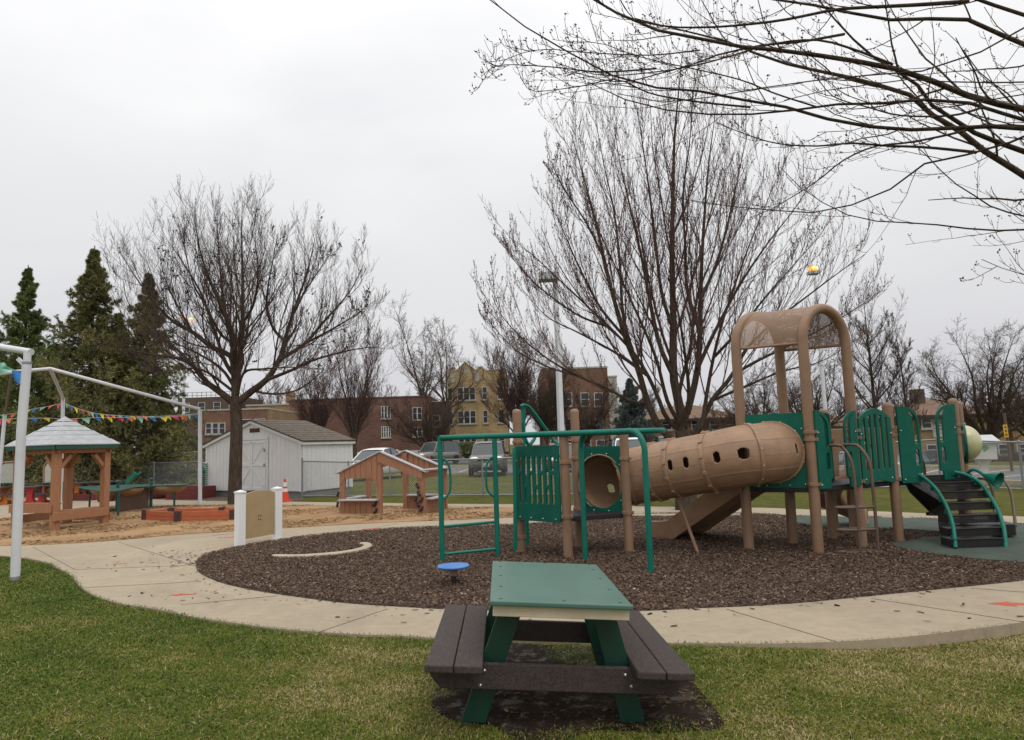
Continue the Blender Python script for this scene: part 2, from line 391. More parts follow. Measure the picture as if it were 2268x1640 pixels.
def gl(ps, z): return [V(q.x, q.y, terrain(q.x, q.y)+z) for q in ps]
def strip_mesh(name, A, B, z, mat):
    b = MB(); A = gl(A, z); B = gl(B, z); n = len(A)
    b.add(A+B, [(i, i+1, n+i+1, n+i) for i in range(n-1)]); return tag(b.build(name, mat), kind='structure')
def dens(P, k=6): return [P[i].lerp(P[i+1], j/k) for i in range(len(P)-1) for j in range(k)]+[P[-1]]
NE, FE = dens(NE), dens(FE)
strip_mesh('parking_lot', NE, FE, .03, m_asph)
def kerb_line(P, w, h):
    b = MB(); P = gl(P, 0)
    for i in range(len(P)-1): b.beam(P[i]+V(0, 0, h/2-.02), P[i+1]+V(0, 0, h/2-.02), w, h+.04)
    return tag(b.build('kerb', m_kerb), kind='structure')
kerb_line(NE, .3, .13); kerb_line(FE, .3, .15)
m_line = pm('line_paint', (.55, .42, .12), .3, 8, .8)
b = MB()
for u0, v0, u1, v1 in [(2130, 1056, 2235, 1043), (2215, 1060, 2330, 1047), (1010, 1050, 1045, 1038), (900, 1047, 960, 1037), (1170, 1050, 1180, 1038), (2040, 1052, 2090, 1041)]:
    P, Q = gp(u0, v0), gp(u1, v1); P.z = terrain(P.x, P.y)+.036; Q.z = terrain(Q.x, Q.y)+.036
    b.beam(P, Q, .12, .002)
tag(b.build('parking_lines', m_line), kind='structure')
st0 = [V(x, 62+.02*x, 0) for x in range(-70, 90, 8)]; st1 = [V(x, 74+.02*x, 0) for x in range(-70, 90, 8)]
strip_mesh('road', st0, st1, .03, m_asph)
# painted arrows on the walk
m_red = pm('arrow_paint', (.50, .095, .05), .3, 9, .85, dirt=.5)
def arrow(u, v, s_, ang, label, tail=1.):
    c = gp(u, v, .0225); o = MB()
    pl = [(-.5*tail, -.07), (.1, -.08), (.08, -.2), (.5, .0), (.1, .21), (.11, .08), (-.48*tail, .075)]
    M_ = Matrix.Translation(c) @ Matrix.Rotation(ang, 4, 'Z') @ Matrix.Scale(s_, 4)
    o.prism(pl, M_, .004)
    tag(o.build('painted_arrow', m_red), label, 'arrow', 'orange arrows painted on the path')
arrow(265, 1249, .22, PI+.2, 'small orange arrow painted on the path between the two saw-cut lines at left')
arrow(405, 1317, .30, .1+PI, 'orange arrow painted on the path near the lawn, left of the mulch tip')
arrow(2255, 1338, .5, PI-.2, 'orange arrow painted on the path at the right edge of the picture')
arrow(824, 1171, .36, .15, 'faint orange arrow painted on the path in front of the brown playhouse')
arrow(508, 1190, .42, .4, 'orange arrow on the path just left of the white gate post')
arrow(1082, 1122, .3, .1, 'faint orange arrow on the back path behind the green ladder frame')
# mud under the picnic table
m_mud, nt, p = new_mat('mud'); vec = coords(nt, 'Object')
a = noise(nt, vec, 7, 6, .7); b_ = noise(nt, vec, 40, 4, .7)
r = ramp(nt, a.outputs[0], [(.3, (.011, .0075, .005)), (.7, (.034, .023, .016))])
nt.links.new(r.outputs[0], p.inputs['Base Color'])
rr = ramp(nt, a.outputs[0], [(.5, .85), (.66, .22)]); nt.links.new(rr.outputs[0], p.inputs['Roughness']); nt.links.new(ramp(nt, a.outputs[0], [(.52, .08), (.66, .5)]).outputs[0], p.inputs['Specular IOR Level']); bump(nt, p, b_.outputs[0], .5, .02)
mud = [(985, 1500), (1010, 1450), (1100, 1428), (1250, 1432), (1420, 1438), (1510, 1470), (1545, 1525), (1590, 1580), (1600, 1612), (1520, 1622), (1430, 1625), (1330, 1618), (1250, 1640), (1160, 1650), (1095, 1612), (1000, 1595), (955, 1560)]
MUD = [(q[0], q[1]) for q in catmull([gp(*q) for q in mud], 6, True)]
sheet('mud', MUD, .006, m_mud)
# ---------------------------------------------------------------- play structure
m_tan = pm('tan_plastic', (.295, .178, .104), .12, 5, .5, .25, 220, c2=(.33, .2, .118), dirt=.18, wear=.3)
m_tanpost = pm('tan_post', (.265, .158, .094), .12, 4, .5, .2, 260, dirt=.18, wear=.3)
m_bronze = pm('bronze_rail', (.13, .085, .058), .12, 6, .5, .1, 200)
m_green = pm('green_panel', (.002, .105, .07), .15, 3, .45, .08, 240, dirt=.12, spec=.25, wear=.25)
m_gtube = pm('green_tube', (.003, .15, .108), .12, 5, .4, .05, 200, dirt=.12, spec=.3, wear=.22)
m_black = pm('black_coating', (.012, .011, .011), .3, 20, .55, .3, 120)
m_bolt = pm('bolt_steel', (.55, .55, .54), .1, 20, .35, metal=.9)
m_bub, nt, p = new_mat('bubble_plastic')
p.inputs['Base Color'].default_value = (.5, .48, .2, 1); p.inputs['Roughness'].default_value = .25
n_ = noise(nt, coords(nt, 'Object'), 5, 4); r_ = ramp(nt, n_.outputs[0], [(.3, (.47, .455, .24)), (.7, (.57, .55, .32))]); nt.links.new(r_.outputs[0], p.inputs['Base Color'])
# perforated sheet and perforated steps: round holes punched through
def perforated(name, base, hole, s_, rough=.5):
    m, nt, p = new_mat(name)
    uv = N(nt, 'ShaderNodeUVMap'); mp_ = N(nt, 'ShaderNodeMapping'); mp_.inputs['Scale'].default_value = (s_, s_, 1); nt.links.new(uv.outputs[0], mp_.inputs[0])
    v_ = N(nt, 'ShaderNodeTexVoronoi'); v_.inputs['Randomness'].default_value = 0; v_.inputs['Scale'].default_value = 1; nt.links.new(mp_.outputs[0], v_.inputs['Vector'])
    lt = N(nt, 'ShaderNodeMath', operation='GREATER_THAN'); nt.links.new(v_.outputs['Distance'], lt.inputs[0]); lt.inputs[1].default_value = hole
    nt.links.new(lt.outputs[0], p.inputs['Alpha']); p.inputs['Base Color'].default_value = (*base, 1); p.inputs['Roughness'].default_value = rough
    return m
m_perf = perforated('perforated_sheet', (.27, .165, .1), .24, 1/.014)
m_step = perforated('perforated_step', (.02, .017, .017), .2, 1/.02, .45)
def uv_planar(o, fn):
    me = o.data; uvl = me.uv_layers.new(name='UVMap')
    for lp in me.loops: uvl.data[lp.index].uv = fn(me.vertices[lp.vertex_index].co)
A_, B_, C_, D_ = V(.05, 10.31, 0), V(.69, 9.72, 0), V(1.57, 10.0, 0), V(.93, 10.59, 0)
Lp, Fp, Rp, Kp = V(3.23, 9.92, 0), V(4.0, 9.46, 0), V(4.76, 9.82, 0), V(3.99, 10.28, 0)
P5, P6, Q_, Q2, P52 = V(5.47, 10.18, 0), V(4.72, 10.62, 0), V(6.57, 10.40, 0), V(7.02, 11.0, 0), V(5.92, 11.0, 0)
PS = thing('play_structure', 'large tan and green climbing structure with tunnel, arched tower roof and slide on the mulch', 'play structure', (3, 10, 0))
def part(name, mb, mat, bevel=0., parent=None): return mb.build(name, mat, parent or PS, bevel)
def post(q, top, clamps, r=.066, mat=m_tanpost):
    b = MB(); b.lathe([(r, -.02), (r, top-r*.9), (r*1.03, top-r*.9), (r*.97, top-r*.5), (r*.78, top-r*.2), (r*.4, top-.005), (1e-5, top)], 20, Matrix.Translation((q.x, q.y, 0)))
    o = part('post', b, mat)
    for z in clamps: clamp(o, q, z, r)
    return o
def clamp(o, q, z, r=.066):
    c = MB(); Mz = Matrix.Translation((q.x, q.y, z))
    c.lathe([(r+.001, -.024), (r+.013, -.021), (r+.013, .021), (r+.001, .024)], 20, Mz)
    for a in (-2.3, -.75):
        c.box(Mz @ V((r+.016)*math.cos(a), (r+.016)*math.sin(a), 0), (.04, .035, .044), Matrix.Rotation(a, 3, 'Z'))
    part('clamp', c, m_tanpost, .004, o)
post(A_, 2.11, (1.62, 1.36, .62, .25)); post(B_, 1.76, (1.7, 1.32, .58)); post(C_, 1.75, (1.34, .58)); post(D_, 2.1, (1.62, 1.35, .6))
def deck(poly, z, t=.07):
    b = MB(); b.prism([(q.x, q.y) for q in poly], Matrix.Translation((0, 0, z-t/2)), t)
    return part('deck', b, m_black, .008)
deck([A_, B_, C_, D_], .58)
_dot = {}
def dot(name, c, r, mat, par, M_=None):
    k_ = (name, r, mat.name)
    if k_ not in _dot:
        b = MB(); b.sphere((0, 0, 0), r, 8, 5); me_o = b.build(name, mat); _dot[k_] = me_o.data; bpy.data.objects.remove(me_o)
    o_ = bpy.data.objects.new(name, _dot[k_]); COL.objects.link(o_); o_.parent = par; o_.location = wm(par).inverted() @ Vector(c)
    return o_
def bolts(o, M_, pts, r=.011):
    for x, y, z in pts: dot('bolt', M_ @ V(x, y, z), r, m_bolt, o)
# slotted panel, front left of the small deck
off = (B_-A_).normalized().cross(V(0, 0, 1))*.075
M1 = frame2(A_+off+V(0, 0, .5), B_+off)
def sy(y): return (1050-y)/592*1.06
hol = []
for i, x in enumerate((803, 843, 882, 923, 963, 1004, 1044)):
    lx = (x-765)/325*.81+.02
    for a, b in (((540, 660), (685, 915)) if i % 2 == 0 else ((540, 770), (797, 915))): hol.append(slot(lx, (sy(a)+sy(b))/2, .052, sy(a)-sy(b)))
b = MB(); b.prism(rrect(.02, 0, .83, 1.06, .04), M1, .03, hol); o = part('slotted_panel', b, m_green, .006)
bolts(o, M1, [(.09, .05, .018), (.3, .045, .018), (.52, .045, .018), (.75, .045, .018), (.05, .85, .018), (.8, .85, .018)])
# panel with the tunnel mouth
def circle(cx, cy, r, k=48): return [(cx+r*math.cos(2*PI*i/k), cy+r*math.sin(2*PI*i/k)) for i in range(k)]
M2 = frame2(D_+V(0, 0, .55), C_); TR = .385
b = MB(); b.prism(rrect(.03, 0, .84, .97, .03), M2, .03, [circle(.435, .45, TR-.01)]); o = part('tunnel_panel', b, m_green, .005)
bolts(o, M2, [(.435+.43*math.cos(t), .45+.43*math.sin(t), s_*.018) for t in [i*PI/5 for i in range(10)] for s_ in (1, -1)], .012)
M3 = frame2(Lp+V(0, 0, .88), Fp); hc = ((Fp-Lp).length)/2
b = MB(); b.prism(rrect(.05, 0, .84, 1.02, .035), M3, .03, [circle(hc-.05, .49, TR-.01)]); o = part('tunnel_panel', b, m_green, .005)
bolts(o, M3, [(.09, .05, .018), (.3, .035, .018), (.6, .035, .018), (.8, .05, .018), (.8, .8, .018), (.09, .8, .018)], .012)
# tunnel
e0 = M2 @ V(.435, .45, 0); e1 = M3 @ V(hc-.05, .49, 0)
ctrl = [e0+V(-.014, -.015, 0), e0+V(.13, .12, .012), e0+V(.5, .13, .065), e0+V(1.0, -.2, .17), V(2.72, 9.74, 1.26), V(3.08, 9.53, 1.335), V(3.34, 9.53, 1.36), e1+V(-.05, -.045, 0), e1+V(.03, .045, 0)]
axis = catmull(ctrl, 24)
def resample(P, n):
    d = [0.]
    for i in range(1, len(P)): d.append(d[-1]+(P[i]-P[i-1]).length)
    out = []; j = 0
    for i in range(n):
        s_ = d[-1]*i/(n-1)
        while j < len(P)-2 and d[j+1] < s_: j += 1
        out.append(P[j].lerp(P[j+1], (s_-d[j])/(d[j+1]-d[j])))
    return out, d[-1]
NS, NT = 300, 220
axis, LEN = resample(axis, NS)
fr = []
for i in range(NS):
    t = (axis[min(i+2, NS-1)]-axis[max(i-2, 0)]).normalized(); s_ = t.cross(V(0, 0, 1)).normalized(); u_ = s_.cross(t); fr.append((t, s_, u_))
def seen_u(q): d_ = q-V(0, 0, HC); return 1134+F*d_.dot(RT)/d_.dot(FW)
us = [seen_u(q) for q in axis]
def at_u(u): return min(range(NS), key=lambda i: abs(us[i]-u))/(NS-1)
rings = [at_u(u) for u in (1398, 1456, 1500, 1578, 1664)]
wins = [(at_u(u), 0) for u in (1512, 1546, 1607, 1645, 1702, 1735)]+[(.115, 1), (.185, 1)]+[(at_u(u), 1) for u in (1512, 1546, 1607, 1645)]
vs = []
for i in range(NS):
    t, s_, u_ = fr[i]
    for j in range(NT):
        th = 2*PI*j/NT; k_ = (th/(PI/6)) % 1; rr_ = TR+(.005 if min(k_, 1-k_) < .05 else 0)
        vs.append(axis[i]+(s_*math.cos(th)+u_*math.sin(th))*rr_)
fs = []
for i in range(NS-1):
    sl = LEN*(i+.5)/(NS-1)
    for j in range(NT):
        th = 2*PI*(j+.5)/NT; cut = False
        for wn, side in wins:
            dx = sl-wn*LEN
            if abs(dx) > .05: continue
            for th0 in ((PI+.42,) if side else (.1,)):
                dth = (th-th0+PI) % (2*PI)-PI; dy = abs(dth*TR)
                if math.hypot(dx, max(0, dy-.038)) < .034: cut = True
        if not cut: fs.append((i*NT+j, i*NT+(j+1) % NT, (i+1)*NT+(j+1) % NT, (i+1)*NT+j))
b = MB(); b.add(vs, fs, True); TUN = part('tunnel', b, m_tan)
md = TUN.modifiers.new('Solidify', 'SOLIDIFY'); md.thickness = .022; md.offset = -1
for k_, f_ in enumerate(rings+[.995], 1):
    i = int(f_*(NS-1)); t, s_, u_ = fr[i]; Mr = Matrix((s_, u_, t)).transposed().to_4x4(); Mr.translation = axis[i]
    if f_ > .99: Mr = M3 @ Matrix.Translation((hc-.05, .49, .03))
    b = MB(); b.lathe([(TR-.002, -.026), (TR+.038, -.026), (TR+.045, -.018), (TR+.045, .018), (TR+.038, .026), (TR-.002, .026), (TR-.004, .02), (TR-.004, -.02), (TR-.002, -.026)], 64, Mr, cap=False)
    o = part('flange', b, m_tan, 0, TUN)
    for q in range(12):
        th = 2*PI*q/12+.2
        if k_ in (2, 3, 4):
            b = MB(); b.box(Mr @ V((TR+.048)*math.cos(th), (TR+.048)*math.sin(th), 0), (.026, .05, .05), Mr.to_3x3() @ Matrix.Rotation(th, 3, 'Z')); part('lug', b, m_tan, .006, TUN)
        else: dot('bolt', Mr @ V((TR+.045)*math.cos(th), (TR+.045)*math.sin(th), 0), .011, m_bolt, TUN)
i3 = int(.44*NS); sb = gp(1547, 1229); b = MB(); b.tube([V(sb.x, sb.y, 0), V(axis[i3].x, axis[i3].y, axis[i3].z-TR)], .024, 12); part('support_pole', b, m_tanpost)
# tower: two hoops with a perforated barrel roof
for P, Q in ((Lp, Kp), (Fp, Rp)):
    c = (P+Q)/2; hx = (Q-P)/2; R_ = hx.length; path = [V(P.x, P.y, -.02), V(P.x, P.y, 1.4), V(P.x, P.y, 2.6)]
    for i in range(25):
        t = PI*i/24; path.append(V(c.x, c.y, 2.88)-hx*math.cos(t)+V(0, 0, R_*1.12*math.sin(t)))
    path += [V(Q.x, Q.y, 2.6), V(Q.x, Q.y, 1.4), V(Q.x, Q.y, -.02)]
    b = MB(); b.tube(path, .07, 20); o = part('hoop_post', b, m_tanpost)
    for q in (P, Q):
        for z in (1.63, 1.53, .93): clamp(o, q, z, .07)
b = MB(); vs = []; cA, cB = (Lp+Kp)/2, (Fp+Rp)/2; hA, hB = (Kp-Lp)/2, (Rp-Fp)/2; uv = []
for i in range(33):
    t = PI*i/32
    for c, h in ((cA, hA), (cB, hB)):
        vs.append(V(c.x, c.y, 2.86)-h*math.cos(t)*1.04+V(0, 0, (h.length*1.12+.062)*math.sin(t)**.96)); 
b.add(vs, [(2*i, 2*i+1, 2*i+3, 2*i+2) for i in range(32)], True); ROOF = part('perforated_roof', b, m_perf)
uvl = ROOF.data.uv_layers.new(name='UVMap')
for lp in ROOF.data.loops:
    k_ = lp.vertex_index; uvl.data[lp.index].uv = ((k_ % 2)*.9, (k_//2)/32*1.36)
for sgn in (-1, 1):
    b = MB(); a0, a1 = V(cA.x, cA.y, 2.85)+hA*sgn*1.02, V(cB.x, cB.y, 2.85)+hB*sgn*1.02; b.tube([a0, a1], .02, 8); part('roof_edge_bar', b, m_tanpost, 0, ROOF)
deck([Lp, Fp, Rp, Kp], .9, .08)
deck([Rp+V(.02, 0, 0), P5, V(5.1, 10.9, 0), P6, Kp+V(.05, .05, 0)], .9, .075)
deck([P5+V(.02, .01, 0), Q_, Q2, P52], .89, .075)
post(P5, 2.03, (1.66, 1.55, .93)); post(P6, 1.98, (1.62, 1.5, .9)); post(V(4.62, 10.52, 0)+V(.2, .25, 0), 1.95, (1.5,)); post(Q_, 2.07, (1.67, 1.56, .93)); post(Q2, 2.05, (1.6,)); post(P52, 2.03, (1.6,))
# arched barrier with five slots
M4 = frame2(Rp+V(0, 0, .9)+(V(.36, -.71, 0).normalized()*.075), P5+V(.03, -.06, 0)); w4 = (P5-Rp).length
x0, x1 = .02, w4-.07
top = [(x1-(x1-x0)*i/14, .9+.14*math.sin(PI*i/14)) for i in range(15)]
hol = [slot(x0+(x1-x0)*f_, .16+.72/2+.07*math.sin(PI*f_)*.6, .052, .70+.09*math.sin(PI*f_)) for f_ in (.16, .33, .5, .67, .84)]
b = MB(); b.prism([(x0, .0), (x0+.06, -.02), ((x0+x1)/2, .03), (x1-.06, -.02), (x1, .0)]+top, M4, .03, hol); o = part('barrier_panel', b, m_green, .006)
bolts(o, M4, [(.08, .05, .018), (x1-.08, .05, .018), (x0+.03, .68, .018), (x1-.03, .68, .018)])
# entry panels with hand holes
def entry(P, Q, w_, z0, hgt, offv, mat=m_green):
    M_ = frame2(P+offv+V(0, 0, z0), Q+offv)
    r_ = min(w_*.85, .24)
    out = [(.02, 0), (w_-.05, 0), (w_-.05, .12), (w_, .14)]+[(w_-r_+r_*math.cos(PI/2*i/8), hgt-r_+r_*math.sin(PI/2*i/8)) for i in range(9)]+[(.02, hgt)]
    h1 = [(w_-.10, .56), (w_-.065, .54), (w_-.035, .56)]+[(w_-r_+(r_-.035)*math.cos(PI/2*i/7), hgt-r_+(r_-.05)*math.sin(PI/2*i/7)) for i in range(0, 7)]+[(w_-.15 if w_ > .3 else w_-.13, hgt-.1), (w_-.115, hgt-.17)]
    h2 = slot(w_-.075, .36, .07, .24)
    b = MB(); b.prism(out, M_, .03, [h1, h2]); o = part('entry_panel', b, mat, .006)
    bolts(o, M_, [(.06, .05, .018), (.06, .75, .018), (.06, .75, -.018)])
    return o
o1 = V(.43, -.90, 0)*.075
entry(Fp, Rp, .29, .87, 1.05, o1); entry(Rp, Fp, .27, .87, 1.04, o1)
o2 = V(.2, -.98, 0)*.06
entry(P5+V(.06, 0, 0), Q_, .38, .86, 1.1, o2); entry(Q_+V(-.02, 0, 0), P5, .36, .88, 1.1, o2)
b = MB(); M_ = frame2(Kp+V(.1, .05, .9), Rp+V(.15, .3, 0)); b.prism(rrect(0, 0, .55, 1., .04), M_, .03, [slot(.13+.1*i, .5, .05, .6) for i in range(4)]); part('slotted_panel', b, m_green, .005)
b = MB(); M_ = frame2(Fp+V(-.02, .07, .92), Kp); b.prism(rrect(.03, 0, .24, .98, .04), M_, .03, [slot(.13, .5, .07, .5)]); part('slotted_panel', b, m_green, .005)
# brown hoop ladder in front of the tower
rb = [gp(1906.5, 1231), gp(1946, 1229)]; rs = [V(4.27, 9.53, 1.44), V(4.53, 9.66, 1.44)]
rails = []
for s_, e in zip(rs, rb):
    P = catmull([s_, s_+V(.07, -.13, .0), s_.lerp(V(e.x, e.y, 1.42), .62)+V(0, 0, -.02), V(e.x, e.y, 1.42).lerp(s_, .06)+V(0, 0, -.22), V(e.x, e.y, .75), V(e.x, e.y, 0)], 8)
    rails.append(P); b = MB(); b.tube(P, .021, 12); part('ladder_rail', b, m_bronze)
for z in (.62, .33, .04):
    a, c = V(rb[0].x, rb[0].y, z), V(rb[1].x, rb[1].y, z); dx = (a-c); bk = V(-.43, .9, 0)
    P = catmull([c, a, a+dx*.5+bk*.02, a+dx*.85+bk*.09, a+dx*.5+bk*.16, a+bk*.17, c+bk*.1], 6, True)
    b = MB(); b.tube(P, .017, 8, closed=True); part('ladder_rung', b, m_bronze)
# curved steps with green hand rails
def z7(x, y, Y): return at(1825+x/4.2306, 863.8+y/4.2306, Y)
ST = [((900, 868), (1392, 868), 10.3), ((1030, 935), (1475, 935), 10.15), ((1110, 1020), (1545, 1022), 10.0), ((1150, 1126), (1605, 1130), 9.85), ((1165, 1246), (1650, 1250), 9.7), ((1182, 1370), (1680, 1375), 9.56), ((1196, 1480), (1682, 1480), 9.42)]
for k_, (a, c, Y) in enumerate(ST):
    p0, p1 = z7(*a, Y), z7(*c, Y); zb = max(.045, (p0.z+p1.z)/2); p0.z = p1.z = zb; hh = .105; dd = V(.03, .27, 0)
    b = MB(); f0 = [p0, p1, p1+V(0, 0, hh), p0+V(0, 0, hh), p0+dd+V(0, 0, hh), p1+dd+V(0, 0, hh)]
    b.add(f0, [(0, 1, 2, 3), (3, 2, 5, 4)]); o = part('step', b, m_step)
    uvl = o.data.uv_layers.new(name='UVMap'); W_ = (p1-p0).length
    for pl in o.data.polygons:
        for li, uvv in zip(pl.loop_indices, [(0, 0), (W_, 0), (W_, hh), (0, hh)] if pl.index == 0 else [(0, hh), (W_, hh), (W_, hh+.27), (0, hh+.27)]): uvl.data[li].uv = uvv
    md = o.modifiers.new('Solidify', 'SOLIDIFY'); md.thickness = .006
    b = MB()
    for q in (p0, p1): b.beam(q+V(0, .01, hh*.55), q+dd+V(0, 0, hh*.55), .008, hh*.95)
    b.tube([p0+V(-.003, -.004, hh), p1+V(.003, -.004, hh)], .009, 8); part('step_edge', b, m_black, 0, o)
for pts in ([(785, 772, 10.24), (830, 783, 10.22), (900, 800, 10.17), (980, 860, 10.07), (1050, 930, 9.97), (1115, 1030, 9.87), (1160, 1120, 9.77), (1195, 1220, 9.64), (1215, 1310, 9.52), (1233, 1482, 9.38)],
            [(1222, 772, 10.24), (1300, 788, 10.2), (1400, 830, 10.14), (1480, 890, 10.05), (1540, 970, 9.95), (1600, 1070, 9.82), (1640, 1150, 9.72), (1675, 1260, 9.58), (1692, 1340, 9.5), (1706, 1484, 9.38)]):
    b = MB(); P = catmull([z7(*q) for q in pts], 6); b.tube(P, .026, 14); o = part('hand_rail', b, m_gtube)
    for k_ in (4, 14, 22, 29, 36, 43, 50): b = MB(); b.box(P[min(k_, len(P)-1)]+V(-.005, .03, -.035), (.03, .05, .06)); part('bracket', b, m_gtube, .004, o)
sp_ = [z7(745, 845, 10.2), z7(800, 960, 10.3), z7(985, 1142, 10.35), z7(955, 1150, 10.35), z7(955, 1178, 10.35), z7(1150, 1186, 9.85), z7(1165, 1100, 9.86), z7(1110, 1010, 10.), z7(1030, 925, 10.13), z7(900, 835, 10.28)]
b = MB(); k_ = len(sp_); vs = sp_+[q+V(.03, .02, 0) for q in sp_]
b.add(vs, [tuple(range(k_)), tuple(reversed(range(k_, 2*k_)))]+[(i, (i+1) % k_, (i+1) % k_+k_, i+k_) for i in range(k_)]); part('stringer', b, m_black)
# slide
SD = V(-.68, .73, 0).normalized(); SN = V(-SD.y, SD.x, 0); S0 = V(3.56, 10.17, 0)-SN*.2
prof = [(0, .93), (.12, .92), (.28, .86), (1.34, .2), (1.52, .1), (1.86, .075)]
pr = catmull([V(a, 0, z) for a, z in prof], 6)
cs = [(-.27, .22), (-.25, .225), (-.235, .21), (-.225, .04), (-.19, .01), (0, 0), (.19, .01), (.225, .04), (.235, .21), (.25, .225), (.27, .22), (.262, .0), (.258, -.15), (.236, -.15), (.23, -.03), (.1, -.035), (-.1, -.035), (-.23, -.03), (-.236, -.15), (-.258, -.15), (-.262, .0)]
vs = []; nc = len(cs)
for q in pr:
    lift = .13*smooth01((.55-q.x)/.5)
    for s_, z in cs: vs.append(S0+SD*(q.x+.0)+SN*s_*1.75+V(0, 0, q.z+(z*(1+lift) if z > -.1 else -min(.11, max(.0, q.z-.03)))))
b = MB(); n_ = len(pr)
b.add(vs, [(i*nc+j, i*nc+(j+1) % nc, (i+1)*nc+(j+1) % nc, (i+1)*nc+j) for i in range(n_-1) for j in range(nc)]+[tuple(range(nc)), tuple(reversed(range((n_-1)*nc, n_*nc)))])
SL = part('slide', b, m_tan)
b = MB(); M_ = frame2(Lp+V(-.02, .02, .95), Kp); wl = (Kp-Lp).length
b.prism([(.04, 0), (.13, 0), (.13, .5), (.3, .68), (wl-.3, .68), (wl-.13, .5), (wl-.13, 0), (wl-.04, 0), (wl-.04, .62), (wl-.25, .8), (.25, .8), (.04, .62)], M_, .05); part('slide_hood', b, m_tan, .01)
b = MB(); h0 = Lp+V(0, .04, 1.55); b.tube([h0, h0+SD*.3+V(-.04, 0, -.16), h0+SD*.52+V(0, 0, -.4), h0+SD*.6+V(0, 0, -.62)], .035, 10); part('slide_hand_rail', b, m_tan)
# spiral slide at the back
cx_, cy_ = 5.6, 11.75; vs = []; n_ = 40
ss = [(.2, .22), (.21, .02), (.3, -.02), (.52, -.02), (.62, .02), (.64, .24), (.67, .24), (.66, -.03), (.53, -.06), (.3, -.06), (.18, 0), (.17, .22)]
for i in range(n_):
    t = i/(n_-1); a = -1.5-t*4.0; z = .92-.82*t
    for r_, dz in ss: vs.append((cx_+r_*math.cos(a), cy_+r_*math.sin(a), z+dz))
b = MB(); k_ = len(ss); b.add(vs, [(i*k_+j, i*k_+(j+1) % k_, (i+1)*k_+(j+1) % k_, (i+1)*k_+j) for i in range(n_-1) for j in range(k_)]+[tuple(range(k_)), tuple(reversed(range((n_-1)*k_, n_*k_)))], True)
SP = part('spiral_slide', b, m_tan)
b = MB(); b.lathe([(.085, 0), (.085, 1.1), (.06, 1.15)], 16, Matrix.Translation((cx_, cy_, 0))); part('column', b, m_tanpost, 0, SP)
b = MB(); M_ = frame2(V(4.85, 10.75, .95), V(5.75, 10.95, 0)); b.prism([(0, 0), (.1, 0), (.12, .35), (.3, .55), (.6, .55), (.78, .35), (.8, 0), (.9, 0), (.9, .72), (0, .72)], M_, .06); part('slide_hood', b, m_tan, .01)
# bubble window
bc = at(2137, 982, 10.62); bd = V(.88, -.48, 0); q = bd.to_track_quat('Z', 'Y').to_matrix().to_4x4(); q.translation = bc
b = MB(); b.lathe([(.27*math.sin(t), .22*math.cos(t)) for t in [PI/2-PI/2*i/12 for i in range(12)]]+[(1e-5, .22)], 32, q, cap=False); BW = part('bubble_window', b, m_bub)
b = MB(); b.lathe([(.25, -.02), (.31, -.02), (.31, .012), (.25, .012)], 32, q); part('ring', b, m_green, 0, BW)
M_ = frame2(Q_+V(.07, .05, .9), Q2); b = MB(); b.prism(rrect(.05, 0, .68, 1.05, .04), M_, .03, [circle(.37, .52, .24, 32)]); part('bubble_panel', b, m_green, .005)
# green speaking horn, brown rails and low platform at the right end
P = catmull([z7(1352, 830, 10.3), z7(1352, 785, 10.28), z7(1375, 756, 10.24), z7(1415, 750, 10.2), z7(1460, 772, 10.16), z7(1500, 800, 10.12)], 6)
b = MB(); b.tube(P, .022, 10); hq = (z7(1580, 830, 10.02)-P[-1]); hd = hq.normalized(); MM = hd.to_track_quat('Z', 'Y').to_matrix().to_4x4(); MM.translation = P[-1]
b.lathe([(.022, -.02), (.035, .02), (.12, .2), (.125, .205), (.11, .2), (.02, .02)], 20, MM, cap=False); part('speaking_horn', b, m_gtube)
for pts in ([(825, 530, 11.), (870, 580, 10.95), (915, 650, 10.9), (938, 720, 10.9), (945, 800, 10.9)], [(1420, 840, 11.), (1480, 830, 10.9), (1530, 850, 10.8), (1575, 930, 10.75), (1595, 1080, 10.7), (1608, 1285, 10.55)],
            [(1560, 835, 11.), (1610, 826, 10.9), (1680, 845, 10.75), (1735, 920, 10.6), (1765, 1030, 10.5), (1795, 1280, 10.3)]):
    b = MB(); b.tube(catmull([z7(*q) for q in pts], 6), .022, 10); part('grab_rail', b, m_bronze)
t0, t1 = z7(1240, 1368, 10.33), z7(1820, 1366, 10.15); t0.z = t1.z = .045
b = MB(); M_ = frame2(t0, t1); wl = (t1-t0).length; b.prism(rrect(0, 0, wl, .75, .06), Matrix.Translation(t0+V(0, 0, .1)) @ M_.to_3x3().to_4x4() @ Matrix.Rotation(PI/2, 4, 'X') @ Matrix.Rotation(PI, 4, 'X') if False else Matrix.Translation(t0+V(0, 0, .1)) @ Matrix.Rotation(math.atan2(t1.y-t0.y, t1.x-t0.x), 4, 'Z'), .16)
part('low_platform', b, m_black, .012)
b = MB(); b.lathe([(.035, 0), (.035, 1.9), (.02, 1.93)], 12, Matrix.Translation(V(6.68, 10.55, 0))); part('green_pole', b, m_gtube)
